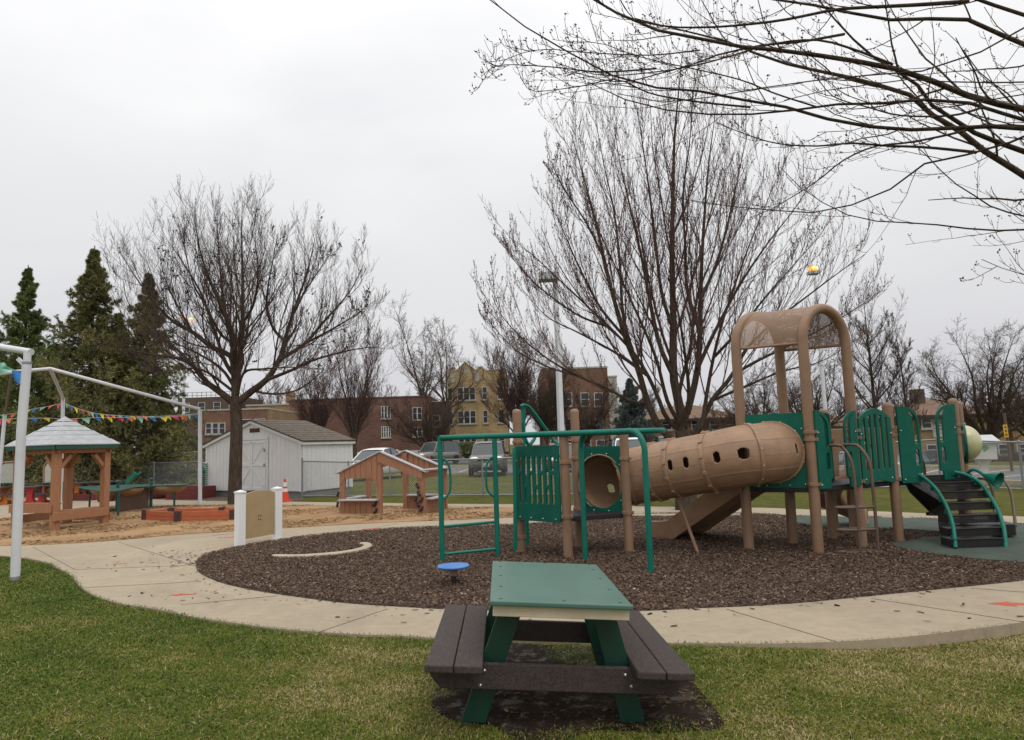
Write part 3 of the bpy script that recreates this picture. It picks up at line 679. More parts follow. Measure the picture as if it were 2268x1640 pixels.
# overhead ladder: horizontal loop on four legs
z0 = 1.71
loop = catmull([V(-1.03, 9.68, z0), V(-.2, 9.36, z0), V(.7, 9.05, z0), V(1.4, 8.86, z0), V(1.78, 8.93, z0), V(1.97, 9.22, z0), V(1.8, 9.5, z0), V(1.35, 9.62, z0), V(.8, 9.62, z0), V(.35, 9.8, z0), V(-.28, 9.90, z0)], 10)
b = MB(); b.tube(loop, .036, 14); OH = part('overhead_rail', b, m_gtube)
lg = [(V(-1.03, 9.68, 0), None), (V(-.28, 9.90, 0), None), (gp(1297, 1247), V(.98, 9.05, z0)), (gp(1442, 1275), V(1.22, 8.9, z0))]
for f_, t in lg:
    b = MB()
    if t is None: b.tube([f_, V(f_.x, f_.y, z0+.03)], .036, 14)
    else:
        d_ = (V(t.x, t.y, 0)-V(f_.x, f_.y, 0)); P = [V(f_.x, f_.y, 0), V(f_.x, f_.y, 1.0), V(f_.x, f_.y, z0-.25)]
        for i in range(1, 9): a = PI/2*i/8; P.append(V(f_.x, f_.y, z0-.25)+d_*min(1, .22/d_.length)*(1-math.cos(a))+V(0, 0, .25*math.sin(a)))
        P.append(V(t.x, t.y, z0)); b.tube(P, .036, 14)
    part('leg', b, m_gtube)
l0, l1 = lg[0][0], lg[1][0]
for z in (.13, .5): b = MB(); b.tube([V(l0.x, l0.y, z), V(l1.x, l1.y, z+.02)], .02, 10); part('ladder_rung', b, m_gtube)
dl = (l1-l0).normalized()
for q, s_ in ((l0, 1), (l1, -1)):
    P = catmull([V(q.x, q.y, 1.42), V(q.x, q.y, 1.40)+dl*.07*s_, V(q.x, q.y, 1.28)+dl*.13*s_, V(q.x, q.y, 1.0)+dl*.13*s_, V(q.x, q.y, .9)+dl*.07*s_, V(q.x, q.y, .86)], 5)
    b = MB(); b.tube(P, .016, 10); part('hand_grip', b, m_gtube)
# arched climber behind the small deck
def z4(x, y, Y): return at(941.3+x/3.702, 863.8+y/3.702, Y)
for pts, r_ in (([(806, 1310, 10.75), (806, 700, 10.75), (806, 300, 10.75), (803, 130, 10.75)], .036), ([(790, 140, 10.6), (805, 126, 10.7), (850, 140, 10.8), (900, 195, 10.85), (960, 280, 10.9), (1020, 360, 10.95), (1060, 420, 10.95), (1105, 455, 10.9)], .026),
               ([(740, 1316, 10.1), (740, 900, 10.1), (733, 560, 10.12), (735, 480, 10.14)], .03), ([(842, 1308, 10.9), (836, 1050, 10.9), (830, 700, 10.9)], .03), ([(795, 260, 10.7), (815, 380, 10.75), (850, 450, 10.8), (885, 420, 10.85), (900, 395, 10.9)], .028)):
    b = MB(); b.tube(catmull([z4(*q) for q in pts], 6), r_, 10); part('climber_bar', b, m_gtube)
b = MB(); q = z4(1095, 500, 10.35); MM = V(.4, -.9, .1).to_track_quat('Z', 'Y').to_matrix().to_4x4(); MM.translation = q; b.lathe([(.075, -.012), (.095, 0), (.075, .012), (.055, 0), (.075, -.012)], 20, MM, cap=False); part('toy_wheel', b, m_gtube)
# ---------------------------------------------------------------- picnic table
m_ttop = pm('table_top_sky_washed', (.066, .148, .114), .12, 3, .3, .06, 90, dirt=.2, spec=.55, wear=.3)  # base green lightened with the sky's sheen on the top; scuffs are wear
m_tgreen = pm('table_green_paint', (.004, .038, .024), .2, 4, .4, .1, 80)
m_tcream = pm('table_cream_edge', (.55, .46, .32), .1, 6, .6, .15, 60, dirt=.35)
m_tbrown = pm('recycled_plastic_lumber', (.046, .033, .029), .25, 14, .6, .5, 120, stretch=(6, 1, 6), c2=(.07, .053, .048), spec=.25, dirt=.2, wear=.35)
PT = thing('picnic_table', 'green topped picnic table with brown plank benches standing on muddy grass', 'picnic table', (.1659, 4.5946, .0072), 0)
PT.rotation_euler = (-.0155, .0678, .0204)          # it leans: its right feet have sunk into the mud
WM[PT.name] = Matrix.Translation(PT.location) @ PT.rotation_euler.to_matrix().to_4x4()
def pt(name, b, mat, bevel=.006, parent=None):
    b.v = [tuple(L(PT, *q)) for q in b.v]; return b.build(name, mat, parent or PT, bevel)
tw, tl = .78, 1.43
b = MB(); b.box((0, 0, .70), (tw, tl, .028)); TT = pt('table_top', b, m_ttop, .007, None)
for x, y in [(-.33, -.66), (-.33, -.3), (-.33, .08), (-.33, .45), (-.33, .68), (.02, -.66), (.33, -.66), (.33, .1), (.33, .45), (.33, .68), (0, .69), (.33, -.28)]:
    b = MB(); b.box((x, y, .7147), (.02, .008, .002)); pt('staple', b, m_black, 0, TT)
b = MB(); b.box((.003, -tl/2+.05, .655), (tw-.03, .03, .062)); pt('end_board', b, m_tcream, .004)
b = MB(); b.box((.003, tl/2-.05, .655), (tw-.03, .03, .062)); pt('end_board', b, m_tcream, .004)
for x in (-tw/2+.03, tw/2-.03): b = MB(); b.box((x, 0, .655), (.03, tl-.14, .06)); pt('apron', b, m_tgreen, .004)
bz = .38
for s_ in (-1, 1):
    for k_ in (0, 1):
        b = MB(); b.box((s_*(.49+.157*k_), 0, bz-.02), (.152, 1.51, .042)); pt('bench_board', b, m_tbrown, .008)
for ye in (-.47, .47):
    b = MB(); x_ = .71; zt = bz-.043
    b.prism([(-x_, zt), (-x_, zt-.075), (-x_+.06, zt-.14), (x_-.06, zt-.14), (x_, zt-.075), (x_, zt)], Matrix.Translation((0, ye-.055 if ye < 0 else ye+.055, 0)) @ Matrix.Rotation(PI/2, 4, 'X'), .04)
    o = pt('cross_beam', b, m_tbrown, .006)
    for x, z in ((-.405, .3), (-.425, .22), (.385, .3), (.42, .24)): dot('bolt', L(PT, x, ye-.076 if ye < 0 else ye+.076, z), .011, m_bolt, o)
    for s_ in (-1, 1):
        b = MB(); top_, bot_ = .245, .46
        b.prism([(s_*(top_-.065), .684), (s_*(top_+.07), .684), (s_*(bot_+.07), -.01), (s_*(bot_-.07), -.01)] if s_ > 0 else [(s_*(bot_-.07), -.01), (s_*(bot_+.07), -.01), (s_*(top_+.07), .684), (s_*(top_-.065), .684)], Matrix.Translation((0, ye*.95, 0)) @ Matrix.Rotation(PI/2, 4, 'X'), .04)
        pt('leg', b, m_tgreen, .006)
# ---------------------------------------------------------------- blue spring seat
q = gp(1005, 1301); BS = thing('balance_seat', 'blue round seat on a short tan and black post in the mulch', 'seat', (q.x, q.y, 0))
m_blue = pm('blue_plastic', (.045, .19, .52), .12, 5, .4, .1, 100)
zt = .245
b = MB(); Mq = Matrix.Translation((q.x, q.y, 0)); b.lathe([(1e-4, zt-.03), (.165, zt-.03), (.183, zt-.02), (.186, zt-.008), (.178, zt), (1e-4, zt+.004)], 40, Mq, cap=False); b.build('seat', m_blue, BS)
b = MB(); b.lathe([(.048, .13), (.046, zt-.03)], 20, Mq); b.build('collar', m_tanpost, BS)
b = MB(); b.lathe([(.032, -.02), (.032, .13)], 16, Mq); b.build('post', m_black, BS)
# ---------------------------------------------------------------- wood, paint and metal for the left half
def wood(name, c, sc_=(14, 14, 1.2), var=.22, rough=.75, dirt=.2):
    return pm(name, c, var, 3, rough, .25, 30, stretch=sc_, dirt=dirt)
m_cedar = wood('cedar_lumber', (.33, .155, .075)); m_cedar2 = wood('playhouse_lumber', (.31, .15, .085)); m_grey = wood('weathered_cap', (.42, .42, .43), dirt=.1)
m_orange = wood('sandbox_board', (.40, .105, .04), (1.5, 1.5, 14)); m_dkbr = pm('dark_brown_plastic', (.06, .03, .022), .2, 8, .5)
m_white = pm('white_paint', (.68, .68, .665), .05, 3, .45, dirt=.12); m_whitepole = pm('white_pole_paint', (.62, .63, .65), .07, 4, .4, dirt=.25)
m_vinyl = pm('white_vinyl', (.78, .78, .77), .03, 3, .35); m_shed = pm('shed_paint', (.68, .675, .66), .04, 2.5, .6, .1, 60, dirt=.05)
m_rooftile = pm('pale_roof_plastic', (.40, .41, .42), .14, 7, .6, dirt=.35); m_dgreen = pm('dark_green_metal', (.01, .07, .05), .2, 6, .45, dirt=.15)
m_galv = pm('galvanised_steel', (.30, .32, .34), .12, 9, .42, metal=.7); m_wire = pm('fence_wire', (.34, .36, .37), .15, 9, .45, metal=.5)
m_maroon = wood('maroon_board', (.16, .03, .026), (1.5, 1.5, 10)); m_redp = pm('red_plastic', (.42, .016, .018), .12, 5, .5); m_orgp = pm('orange_plastic', (.55, .15, .012), .12, 5, .5)
m_dkgrey = pm('charcoal_plastic', (.06, .06, .065), .15, 6, .5); m_cone = pm('cone_orange', (.62, .05, .018), .1, 6, .5, dirt=.15); m_collar = pm('reflective_collar', (.62, .62, .6), .05, 8, .35)
m_sandpanel = pm('sandstone_panel', (.42, .29, .15), .08, 4, .6, .15, 200); m_pale = pm('pale_panel', (.42, .42, .36), .1, 5, .6)
m_brpanel = pm('brown_panel', (.12, .075, .05), .15, 5, .6, .15, 80); m_basin = pm('tan_basin', (.30, .2, .11), .15, 5, .6)
def boxp(b, p, q, w, h, up=(0, 0, 1)): b.beam(p, q, w, h, up)
def ngp(u, v): q = gp(u, v); return V(q.x, q.y, 0)
def z1(x, y, Y): return at(x/2.962, 753+y/2.962, Y)
def single(name, fn, mat, par, bevel=0.):
    b = MB(); fn(b); return b.build(name, mat, par, bevel)
# ---------------------------------------------------------------- canopy frames of white pipe
def pipe(par, name, pts, r, mat=m_whitepole, n=14): b = MB(); b.tube(pts, r, n); return b.build(name, mat, par)
q = ngp(33, 1286); CF = thing('canopy_frame', 'thick white pipe canopy frame on the lawn, nearest pole at far left', 'canopy frame', q)
tp = at(60, 803, q.y); pipe(CF, 'post', [q, V(q.x+.0, q.y, 2.0), tp], .058, n=20)
b = MB(); b.tube([tp+V(0, 0, -.02), tp+V(0, 0, .16)], .047, 18); b.build('cap', m_whitepole, CF)
b = MB(); b.lathe([(.06, -.018), (.062, 0), (.06, .018)], 20, Matrix.Translation(tp+V(0, 0, -.01)), cap=False); b.build('collar', m_galv, CF)
b = MB(); b.lathe([(.059, 0), (.0595, .05), (.0585, .055)], 20, Matrix.Translation(q+V(0, 0, .0)), cap=False); b.build('rusty_foot', m_galv, CF)
ap = at(-190, 738, 10.6); pipe(CF, 'rafter', [tp+V(.05, -.0, .14), ap], .046)
q2_ = V(-11.2, 8.6, 0); t2_ = V(-11.2, 8.6, 2.95); pipe(CF, 'post', [q2_, t2_], .058, n=20); pipe(CF, 'rafter', [t2_, ap], .046)
b = MB(); b.beam(z1(118, 124, q.y-.02), z1(176, 182, q.y-.02), .03, .05); b.build('gusset', m_whitepole, CF)
P3, P4 = ngp(133, 1119), ngp(443, 1118); FCF = thing('canopy_frame', 'slim white pipe canopy frame spanning the sand play area behind the gazebo', 'canopy frame', (P3+P4)/2)
A1, A2 = z1(330, 190, 20), z1(80, 212, 18.6); P2 = ngp(-8, 1121)
tops = []
for b_, t in ((P3, at(140, 884, P3.y)), (P4, at(443, 907, P4.y)), (P2, at(11, 918, P2.y))):
    pipe(FCF, 'post', [b_, t], .06); tops.append(t)
for a, t, m_ in ((A1, tops[0], m_whitepole), (A1, tops[1], m_whitepole), (A2, tops[2], m_bronze)): pipe(FCF, 'rafter', [a, t], .05 if m_ is m_whitepole else .04, m_)
pipe(FCF, 'ridge', [A1, A2], .05); NL = V(-14.2, 13.6, 0); pipe(FCF, 'rafter', [A2, V(NL.x, NL.y, 2.9)], .05); pipe(FCF, 'post', [NL, V(NL.x, NL.y, 2.9)], .06)
# ---------------------------------------------------------------- bunting
pcol = [pm('pennant_'+n_, c, .1, 6, .7) for n_, c in (('mint', (.28, .6, .45)), ('blue', (.03, .2, .55)), ('yellow', (.78, .68, .03)), ('pink', (.72, .07, .22)), ('orange', (.75, .2, .09)))]
m_string = pm('string', (.6, .58, .52), .1, 9, .8)
def bunting(pts, label, start, step=.27, w_=.23, h_=.2, group='pennant strings hung from the canopy poles'):
    P = catmull(pts, 12); P, Ln = resample(P, max(20, int(Ln_(P)/.05)))
    o = thing('bunting', label, 'bunting', P[0], 0, group)
    b = MB(); b.tube(P, .006, 5); b.build('string', m_string, o)
    n_ = int(Ln/step); rg = random.Random(start)
    for i in range(n_):
        s_ = (i+.5)*step/Ln; k_ = min(len(P)-2, int(s_*(len(P)-1))); c = P[k_]; t = (P[k_+1]-P[k_]).normalized()
        side = V(rg.uniform(-.3, .3), rg.uniform(-.2, .6), 0); blow = rg.uniform(.1, .9); hh = h_*rg.uniform(.7, 1.1); ww = w_*rg.uniform(.75, 1.05)
        b = MB(); vs = []
        for r_ in range(5):
            f_ = r_/4
            cen = c+t*(blow*hh*f_)-V(0, 0, hh*f_*(1-.45*blow))+side*.25*math.sin(f_*3)*hh
            for x in (-.5, 0, .5): vs.append(cen+t*x*ww*(1-f_*.97)+V(0, .02*math.sin(x*6+i), 0))
        b.add(vs, [(r_*3+x, r_*3+x+1, r_*3+x+4, r_*3+x+3) for r_ in range(4) for x in range(2)], True)
        b.build('pennant', pcol[(start+i) % 5], o)
    return o
def Ln_(P): return sum((P[i+1]-P[i]).length for i in range(len(P)-1))
Y3, Y4 = P3.y, P4.y
bunting([z1(420, 413, Y3), z1(480, 440, Y3-.2), z1(560, 466, Y3-.4), z1(640, 484, Y3-.7), z1(760, 496, Y3-1), z1(900, 502, Y3-1.3), z1(1080, 500, Y4+.3), z1(1318, 482, Y4)], 'bright pennant string sagging from the pole behind the gazebo to the right canopy pole', 0)
bunting([z1(410, 415, Y3), z1(330, 434, Y3), z1(230, 452, Y3), z1(140, 472, Y3), z1(60, 488, Y3), z1(-80, 505, Y3-.3)], 'pennant string rising to the pole behind the gazebo from the left edge', 3)
bunting([z1(-120, 528, 21), z1(0, 522, 21), z1(150, 516, 21), z1(320, 514, 21.3), z1(440, 520, 21.6), z1(650, 510, 22), z1(900, 510, 22), z1(1100, 506, Y4), z1(1318, 488, Y4)], 'long low pennant string passing just above the gazebo roof tip', 2, .34)
o = thing('bunting', 'mint and blue pennants tied to the thick white pole at far left', 'bunting', z1(155, 204, 9.4), 0, 'pennant strings hung from the canopy poles')
sP = [z1(160, 204, 9.4), z1(80, 200, 9.5), z1(0, 199, 9.6), z1(-120, 192, 9.9)]; b = MB(); b.tube(sP, .005, 5); b.build('string', m_string, o)
for pl, mt in (([(78, 200), (155, 200), (150, 235), (138, 262), (122, 292), (100, 272), (84, 240)], pcol[1]), ([(-60, 170), (-5, 152), (28, 150), (50, 175), (95, 198), (60, 212), (10, 222), (-60, 226)], pcol[0])):
    b = MB(); c0 = [z1(x, y, 9.45+.05*math.sin(x*.08)+.03*math.cos(y*.1)) for x, y in pl]; n_ = len(c0); ce = sum(c0, V(0, 0, 0))/n_+V(0, -.03, 0)
    b.add(c0+[ce], [(i, (i+1) % n_, n_) for i in range(n_)], True); b.build('pennant', mt, o)
# ---------------------------------------------------------------- gazebo
gF, gR, gL_ = ngp(120, 1177), ngp(213, 1171.5), ngp(18, 1175)
sd_, ang = 1.216, math.radians(69.8)
GZ = thing('gazebo', 'small brown wooden gazebo with pale hipped roof standing in the sand', 'gazebo', gF, ang)
GS = sd_; pw = .15
def gz(name, fn, mat, bevel=.006, parent=None):
    b = MB(); fn(b); b.v = [tuple(L(GZ, *v)) for v in b.v]; return b.build(name, mat, parent or GZ, bevel)
cs_ = [(0, 0), (GS, 0), (GS, GS), (0, GS)]
for i, (x, y) in enumerate(cs_):
    gz('post', lambda b: b.box((x, y, .85), (pw, pw, 1.70)), m_cedar)
    for dx, dy in ((1 if x == 0 else -1, 0), (0, 1 if y == 0 else -1)):
        gz('brace', lambda b: b.beam((x+dx*.07, y+dy*.07, 1.38), (x+dx*.31, y+dy*.31, 1.65), .085, .09, (dy, dx, 0)), m_cedar, .004)
for (x0, y0), (x1, y1) in zip(cs_, cs_[1:]+cs_[:1]):
    d_ = V(x1-x0, y1-y0, 0).normalized(); nn = V(d_.y, -d_.x, 0)*.03
    gz('beam', lambda b: b.beam(V(x0, y0, 1.75)-d_*.12+nn*1.1, V(x1, y1, 1.75)+d_*.12+nn*1.1, .045, .1), m_cedar)
def board(p, q, z0, z1_, out):
    d_ = (V(*q, 0)-V(*p, 0)).normalized(); nn = V(d_.y, -d_.x, 0)*out
    gz('bench_board', lambda b: b.beam(V(*p, (z0+z1_)/2)-d_*.1+nn, V(*q, (z0+z1_)/2)+d_*.02+nn, .04, z1_-z0), m_cedar)
board((0, 0), (GS, 0), .22, .41, .1); board((0, GS), (0, 0), .40, .58, .1); board((GS, 0), (GS, GS), .1, .26, .1); board((GS, GS), (0, GS), .15, .33, .1)
gz('seat_plank', lambda b: b.box((GS/2, .1, .415), (GS-.18, .24, .035)), m_cedar); gz('seat_plank', lambda b: b.box((.1, GS/2, .585), (.24, GS-.18, .035)), m_cedar)
oh = .17; c = (GS/2, GS/2)
gz('fascia', lambda b: [b.beam(V(*p, 1.842), V(*q, 1.842), .05, .1) for p, q in [((-oh, -oh), (GS+oh, -oh)), ((GS+oh, -oh), (GS+oh, GS+oh)), ((GS+oh, GS+oh), (-oh, GS+oh)), ((-oh, GS+oh), (-oh, -oh))]], m_dgreen, .004)
def roof(b):
    n_ = 6; H0, H1 = 1.905, 2.55; R0_ = GS/2+oh+.035
    for k_ in range(n_):
        f0, f1 = k_/n_, (k_+1)/n_; zz0 = H0+(H1-H0)*f0*(.92+.08*f0); zz1 = H0+(H1-H0)*f1*(.92+.08*f1); r0_ = R0_*(1-f0)+.004; r1_ = R0_*(1-f1)
        vs = [(c[0]+sx_*r_, c[1]+sy_*r_, z) for r_, z in ((r0_, zz0), (r1_, zz1+.022), (r0_, zz0-.02)) for sx_, sy_ in ((-1, -1), (1, -1), (1, 1), (-1, 1))]
        b.add(vs, [(j, (j+1) % 4, 4+(j+1) % 4, 4+j) for j in range(4)]+[(8+j, 8+(j+1) % 4, (j+1) % 4, j) for j in range(4)])
ro = gz('roof', roof, m_rooftile, 0)
def lines(b):
    n_ = 6; H0, H1 = 1.905, 2.55; R0_ = GS/2+oh+.02
    for k_ in range(1, n_):
        f0 = k_/n_; zz = H0+(H1-H0)*f0*(.92+.08*f0); r_ = R0_*(1-f0)+.014
        pts = [(-1, -1), (1, -1), (1, 1), (-1, 1)]
        for j in range(4):
            P = V(c[0]+pts[j][0]*r_, c[1]+pts[j][1]*r_, zz-.002); Q = V(c[0]+pts[(j+1) % 4][0]*r_, c[1]+pts[(j+1) % 4][1]*r_, zz-.002); b.beam(P, Q, .03, .024)
gz('course_edge', lines, m_dgreen, 0, ro)
# ---------------------------------------------------------------- sandbox (hexagon of two-board walls)
zF = lambda x, y: (221.5+x/3.877, 974.5+y/3.877)
h1, h2, h3 = ngp(*zF(380, 697)), ngp(*zF(665, 712)), ngp(*zF(1150, 697)); h5 = gp(493.6, 1125, .25); h6 = gp(380, 1126.5, .25); h5.z = h6.z = 0
h4 = (h2+h5)-h1; hexp = [h1, h2, h3, h4, h5, h6]; hc_ = sum(hexp, V(0, 0, 0))/6
SB = thing('sandbox', 'low hexagonal orange board sandbox with dark brown corner brackets', 'sandbox', hc_)
for a, b_ in zip(hexp, hexp[1:]+hexp[:1]):
    for z in (.062, .187): b = MB(); b.beam(a+V(0, 0, z), b_+V(0, 0, z), .05, .121); b.build('board', m_orange, SB, .006)
for i, a in enumerate(hexp):
    pr_, nx_ = (hexp[i-1]-a).normalized(), (hexp[(i+1) % 6]-a).normalized()
    b = MB()
    for d_ in (pr_, nx_): b.beam(a-d_*.03+V(0, 0, .13), a+d_*.1+V(0, 0, .13), .075, .265)
    b.lathe([(.045, 0), (.045, .27), (.02, .285)], 12, Matrix.Translation(a+(a-hc_).normalized()*.03)); b.build('corner_bracket', m_dkbr, SB)
b = MB(); b.prism([(q.x, q.y) for q in hexp], Matrix.Translation((0, 0, .10)), .12); b.build('sand_fill', m_sand, SB)
# ---------------------------------------------------------------- green sand and water table
ga, gb, gc, gd, ge = (ngp(*q) for q in ((261.5, 1144.7), (385.8, 1125.4), (198, 1127), (333.7, 1126.7), (259, 1135.7)))
WT = thing('play_table', 'green sand and water play table with tan basins beside the gazebo', 'play table', gd)
zt = .66
for q in (ga, gb, gc): single('leg', lambda b: b.tube([q, q+V(0, 0, zt)], .03, 10), m_dgreen, WT)
for q in (gd, ge):
    o = single('post', lambda b: b.lathe([(.045, 0), (.045, .8), (.025, .82), (.03, .84)], 12, Matrix.Translation(q)), m_dgreen, WT)
    single('ball_cap', lambda b: b.sphere(q+V(0, 0, .87), .055, 12, 8), m_dgreen, o)
tpts = [ga+V(-.1, -.25, 0), ge.lerp(gd, .5)+V(.15, -.35, 0), gd+V(.25, -.25, 0), gb+V(.25, -.25, 0), gb+V(.2, .45, 0), gd+V(-.2, .75, 0), gc+V(.6, .5, 0), gc+V(-.25, .1, 0), gc+V(-.1, -.4, 0)]
b = MB(); b.prism([(q.x, q.y) for q in catmull(tpts, 5, True)], Matrix.Translation((0, 0, zt+.015)), .03); b.build('table_top', m_dgreen, WT, .006)
for ce, rx in (((ga+gc)/2+V(.35, .1, 0), .75), ((gb+gd)/2+V(.1, .1, 0), .55)):
    single('basin', lambda b: b.sphere(ce+V(0, 0, zt-.005), 1, 24, 8, (rx, rx*.6, .26), t0=0, t1=PI/2), m_basin, WT)
b = MB(); M_ = frame2(ge+V(.06, -.02, .02), gd); b.prism(rrect(0, 0, (gd-ge).length-.1, zt-.06, .02), M_, .04); b.build('panel', m_brpanel, WT)
q = gp(300, 1116); TR_ = thing('play_trough', 'tilted green plastic trough on a short post behind the green play table', 'trough', (q.x, q.y, 0))
b = MB(); b.tube([V(q.x, q.y, 0), V(q.x, q.y, .75)], .035, 10); b.build('post', m_dgreen, TR_)
p0, p1 = at(283, 1071, q.y), at(306, 1050, q.y)
b = MB(); b.beam(p0, p1, .28, .02); b.beam(p0+V(0, -.14, .04), p1+V(0, -.14, .04), .02, .1); b.beam(p0+V(0, .14, .04), p1+V(0, .14, .04), .02, .1); b.build('trough', m_gtube, TR_)
# ---------------------------------------------------------------- toddler tables
def toddler(loc, rz, mat, label):
    T = thing('toddler_table', label, 'toddler table', loc, rz, 'moulded toddler tables on the patio')
    def bl(name, fn, m_, bevel=.006): b = MB(); fn(b); b.v = [tuple(L(T, *v)) for v in b.v]; return b.build(name, m_, T, bevel)
    side = [(-.46, 0), (.46, 0), (.46, .32), (.33, .32)]+[(.22+.12*math.cos(t), .24-.13*math.sin(t)) for t in [PI*i/10*1.0 for i in range(0, 11)]]
    side = [(-.46, 0), (.46, 0), (.46, .33), (.34, .33)]+[(.225+.115*math.cos(a), .22+.13*math.sin(a)) for a in [.3-(PI+.1)*i/10 for i in range(11)]]+[(.11, .33), (.14, .45), (.25, .58)]
    full = side+[(-x, y) for x, y in reversed(side[1:])]
    full = [(.46, 0), (.46, .33), (.34, .33)]+[(.225+.115*math.cos(a), .22+.13*math.sin(a)) for a in [.3-(PI+.1)*i/10 for i in range(11)]]+[(.11, .38), (.15, .48), (.26, .585)]
    full = full+[(-x, y) for x, y in reversed(full)]
    for y in (-.3, .3): bl('side_panel', lambda b: b.prism(full, Matrix.Translation((0, y, 0)) @ Matrix.Rotation(PI/2, 4, 'X'), .05), mat)
    bl('table_top', lambda b: b.prism(rrect(-.38, -.5, .38, .5, .06), Matrix.Translation((0, 0, .605)), .035), m_dkgrey)
    for s_ in (-1, 1): bl('bench', lambda b: b.prism(rrect(s_*.43-.13, -.45, s_*.43+.13, .45, .04), Matrix.Translation((0, 0, .345)), .03), m_dkgrey)
    for y in (-.33, .33):
        for x in (-.28, .28): bl('bolt', lambda b: b.sphere((x, y, .05), .022, 8, 5), m_pale, 0)
    return T
q = ngp(80, 1117.5); toddler((q.x, q.y, .02), -.1, m_redp, 'red toddler table with charcoal top seen through the gazebo posts')
q = ngp(-3, 1119); toddler((q.x, q.y, .02), .1, m_orgp, 'orange toddler table at the left edge of the picture, left of the red one')
q = ngp(186, 1106); toddler((q.x, q.y, .02), -.35, m_orgp, 'orange toddler table with charcoal top in front of the fence, right of the gazebo')
q = ngp(236, 1104); toddler((q.x, q.y, .02), -.5, m_maroon, 'maroon toddler table beside the red planter, behind the green play table')
# ---------------------------------------------------------------- arched easel panels
def easel(u, v, label):
    q = ngp(u, v); E_ = thing('easel_panel', label, 'play panel', (q.x, q.y, 0), .05, 'arched easel panels behind the gazebo')
    P = [L(E_, -.42, 0, 0), L(E_, -.42, 0, 1.2)]+[L(E_, -.42+.22-.22*math.cos(a), 0, 1.28+.22*math.sin(a)) for a in [PI/2*i/6 for i in range(7)]]+[L(E_, .2+.22*math.sin(a), 0, 1.28+.22*math.cos(a)) for a in [PI/2*i/6 for i in range(7)]]+[L(E_, .42, 0, 1.2), L(E_, .42, 0, 0)]
    b = MB(); b.tube(P, .035, 10); b.build('frame', m_tanpost, E_)
    M_ = wm(E_) @ Matrix.Translation((0, .0, 0)) @ Matrix.Rotation(PI/2, 4, 'X')
    b = MB(); b.prism([(-.38, .76), (.38, .76), (.38, 1.28), (.3, 1.42), (.2, 1.46), (-.2, 1.46), (-.3, 1.42), (-.38, 1.28)], M_, .03); b.build('panel', m_pale, E_)
    b = MB(); b.box(L(E_, 0, -.06, .745), (1.0, .3, .03)); b.build('shelf', m_dgreen, E_, .005)
easel(122, 1117, 'arched tan easel panel with green shelf seen behind the front gazebo post'); easel(22, 1117, 'arched tan easel panel with green shelf behind the left gazebo post')
# ---------------------------------------------------------------- planters and pots along the fence
def planter(u0, v0, u1, v1, h, depth, label):
    p, q_ = ngp(u0, v0), ngp(u1, v1); d_ = (q_-p); n_ = V(-d_.y, d_.x, 0).normalized()*depth; c = (p+q_)/2+n_/2
    T = thing('planter_box', label, 'planter', c, 0, 'maroon planter boxes along the fence')
    cc = [p, q_, q_+n_, p+n_]
    for a, b_ in zip(cc, cc[1:]+cc[:1]): single('board', lambda b: b.beam(a+V(0, 0, h/2), b_+V(0, 0, h/2), .05, h), m_maroon, T, .006)
    b = MB(); b.prism([(v.x, v.y) for v in cc], Matrix.Translation((0, 0, h-.1)), .05); b.build('soil', m_mulch, T)
planter(139, 1110.5, 194, 1111, .26, 1.0, 'low maroon planter box behind the gazebo, left of the pot'); planter(235, 1111.5, 259, 1111, .2, .9, 'low maroon planter box left of the green play table panel'); planter(368, 1107.5, 437, 1106.5, .42, 1.0, 'tall maroon planter box along the fence between play table and white pole')
def pot(u, v, r, label):
    q = ngp(u, v); T = thing('plant_pot', label, 'pot', q, 0, 'dark red pots by the fence')
    b = MB(); b.lathe([(r*.7, 0), (r*.95, .12), (r, .26), (r*.86, .38), (r*.8, .4)], 24, Matrix.Translation(q), cap=False); b.build('bowl', m_maroon, T)
    b = MB(); b.lathe([(r*.8, .38), (r*.95, .4), (r*.97, .43), (r*.82, .43), (r*.74, .38), (r*.74, .34), (.001, .33)], 24, Matrix.Translation(q), cap=False); b.build('rim', m_maroon, T)
pot(232, 1112.5, .27, 'dark red pot between the two low maroon planter boxes'); pot(357, 1104, .42, 'wide dark red pot behind the right end of the green play table')
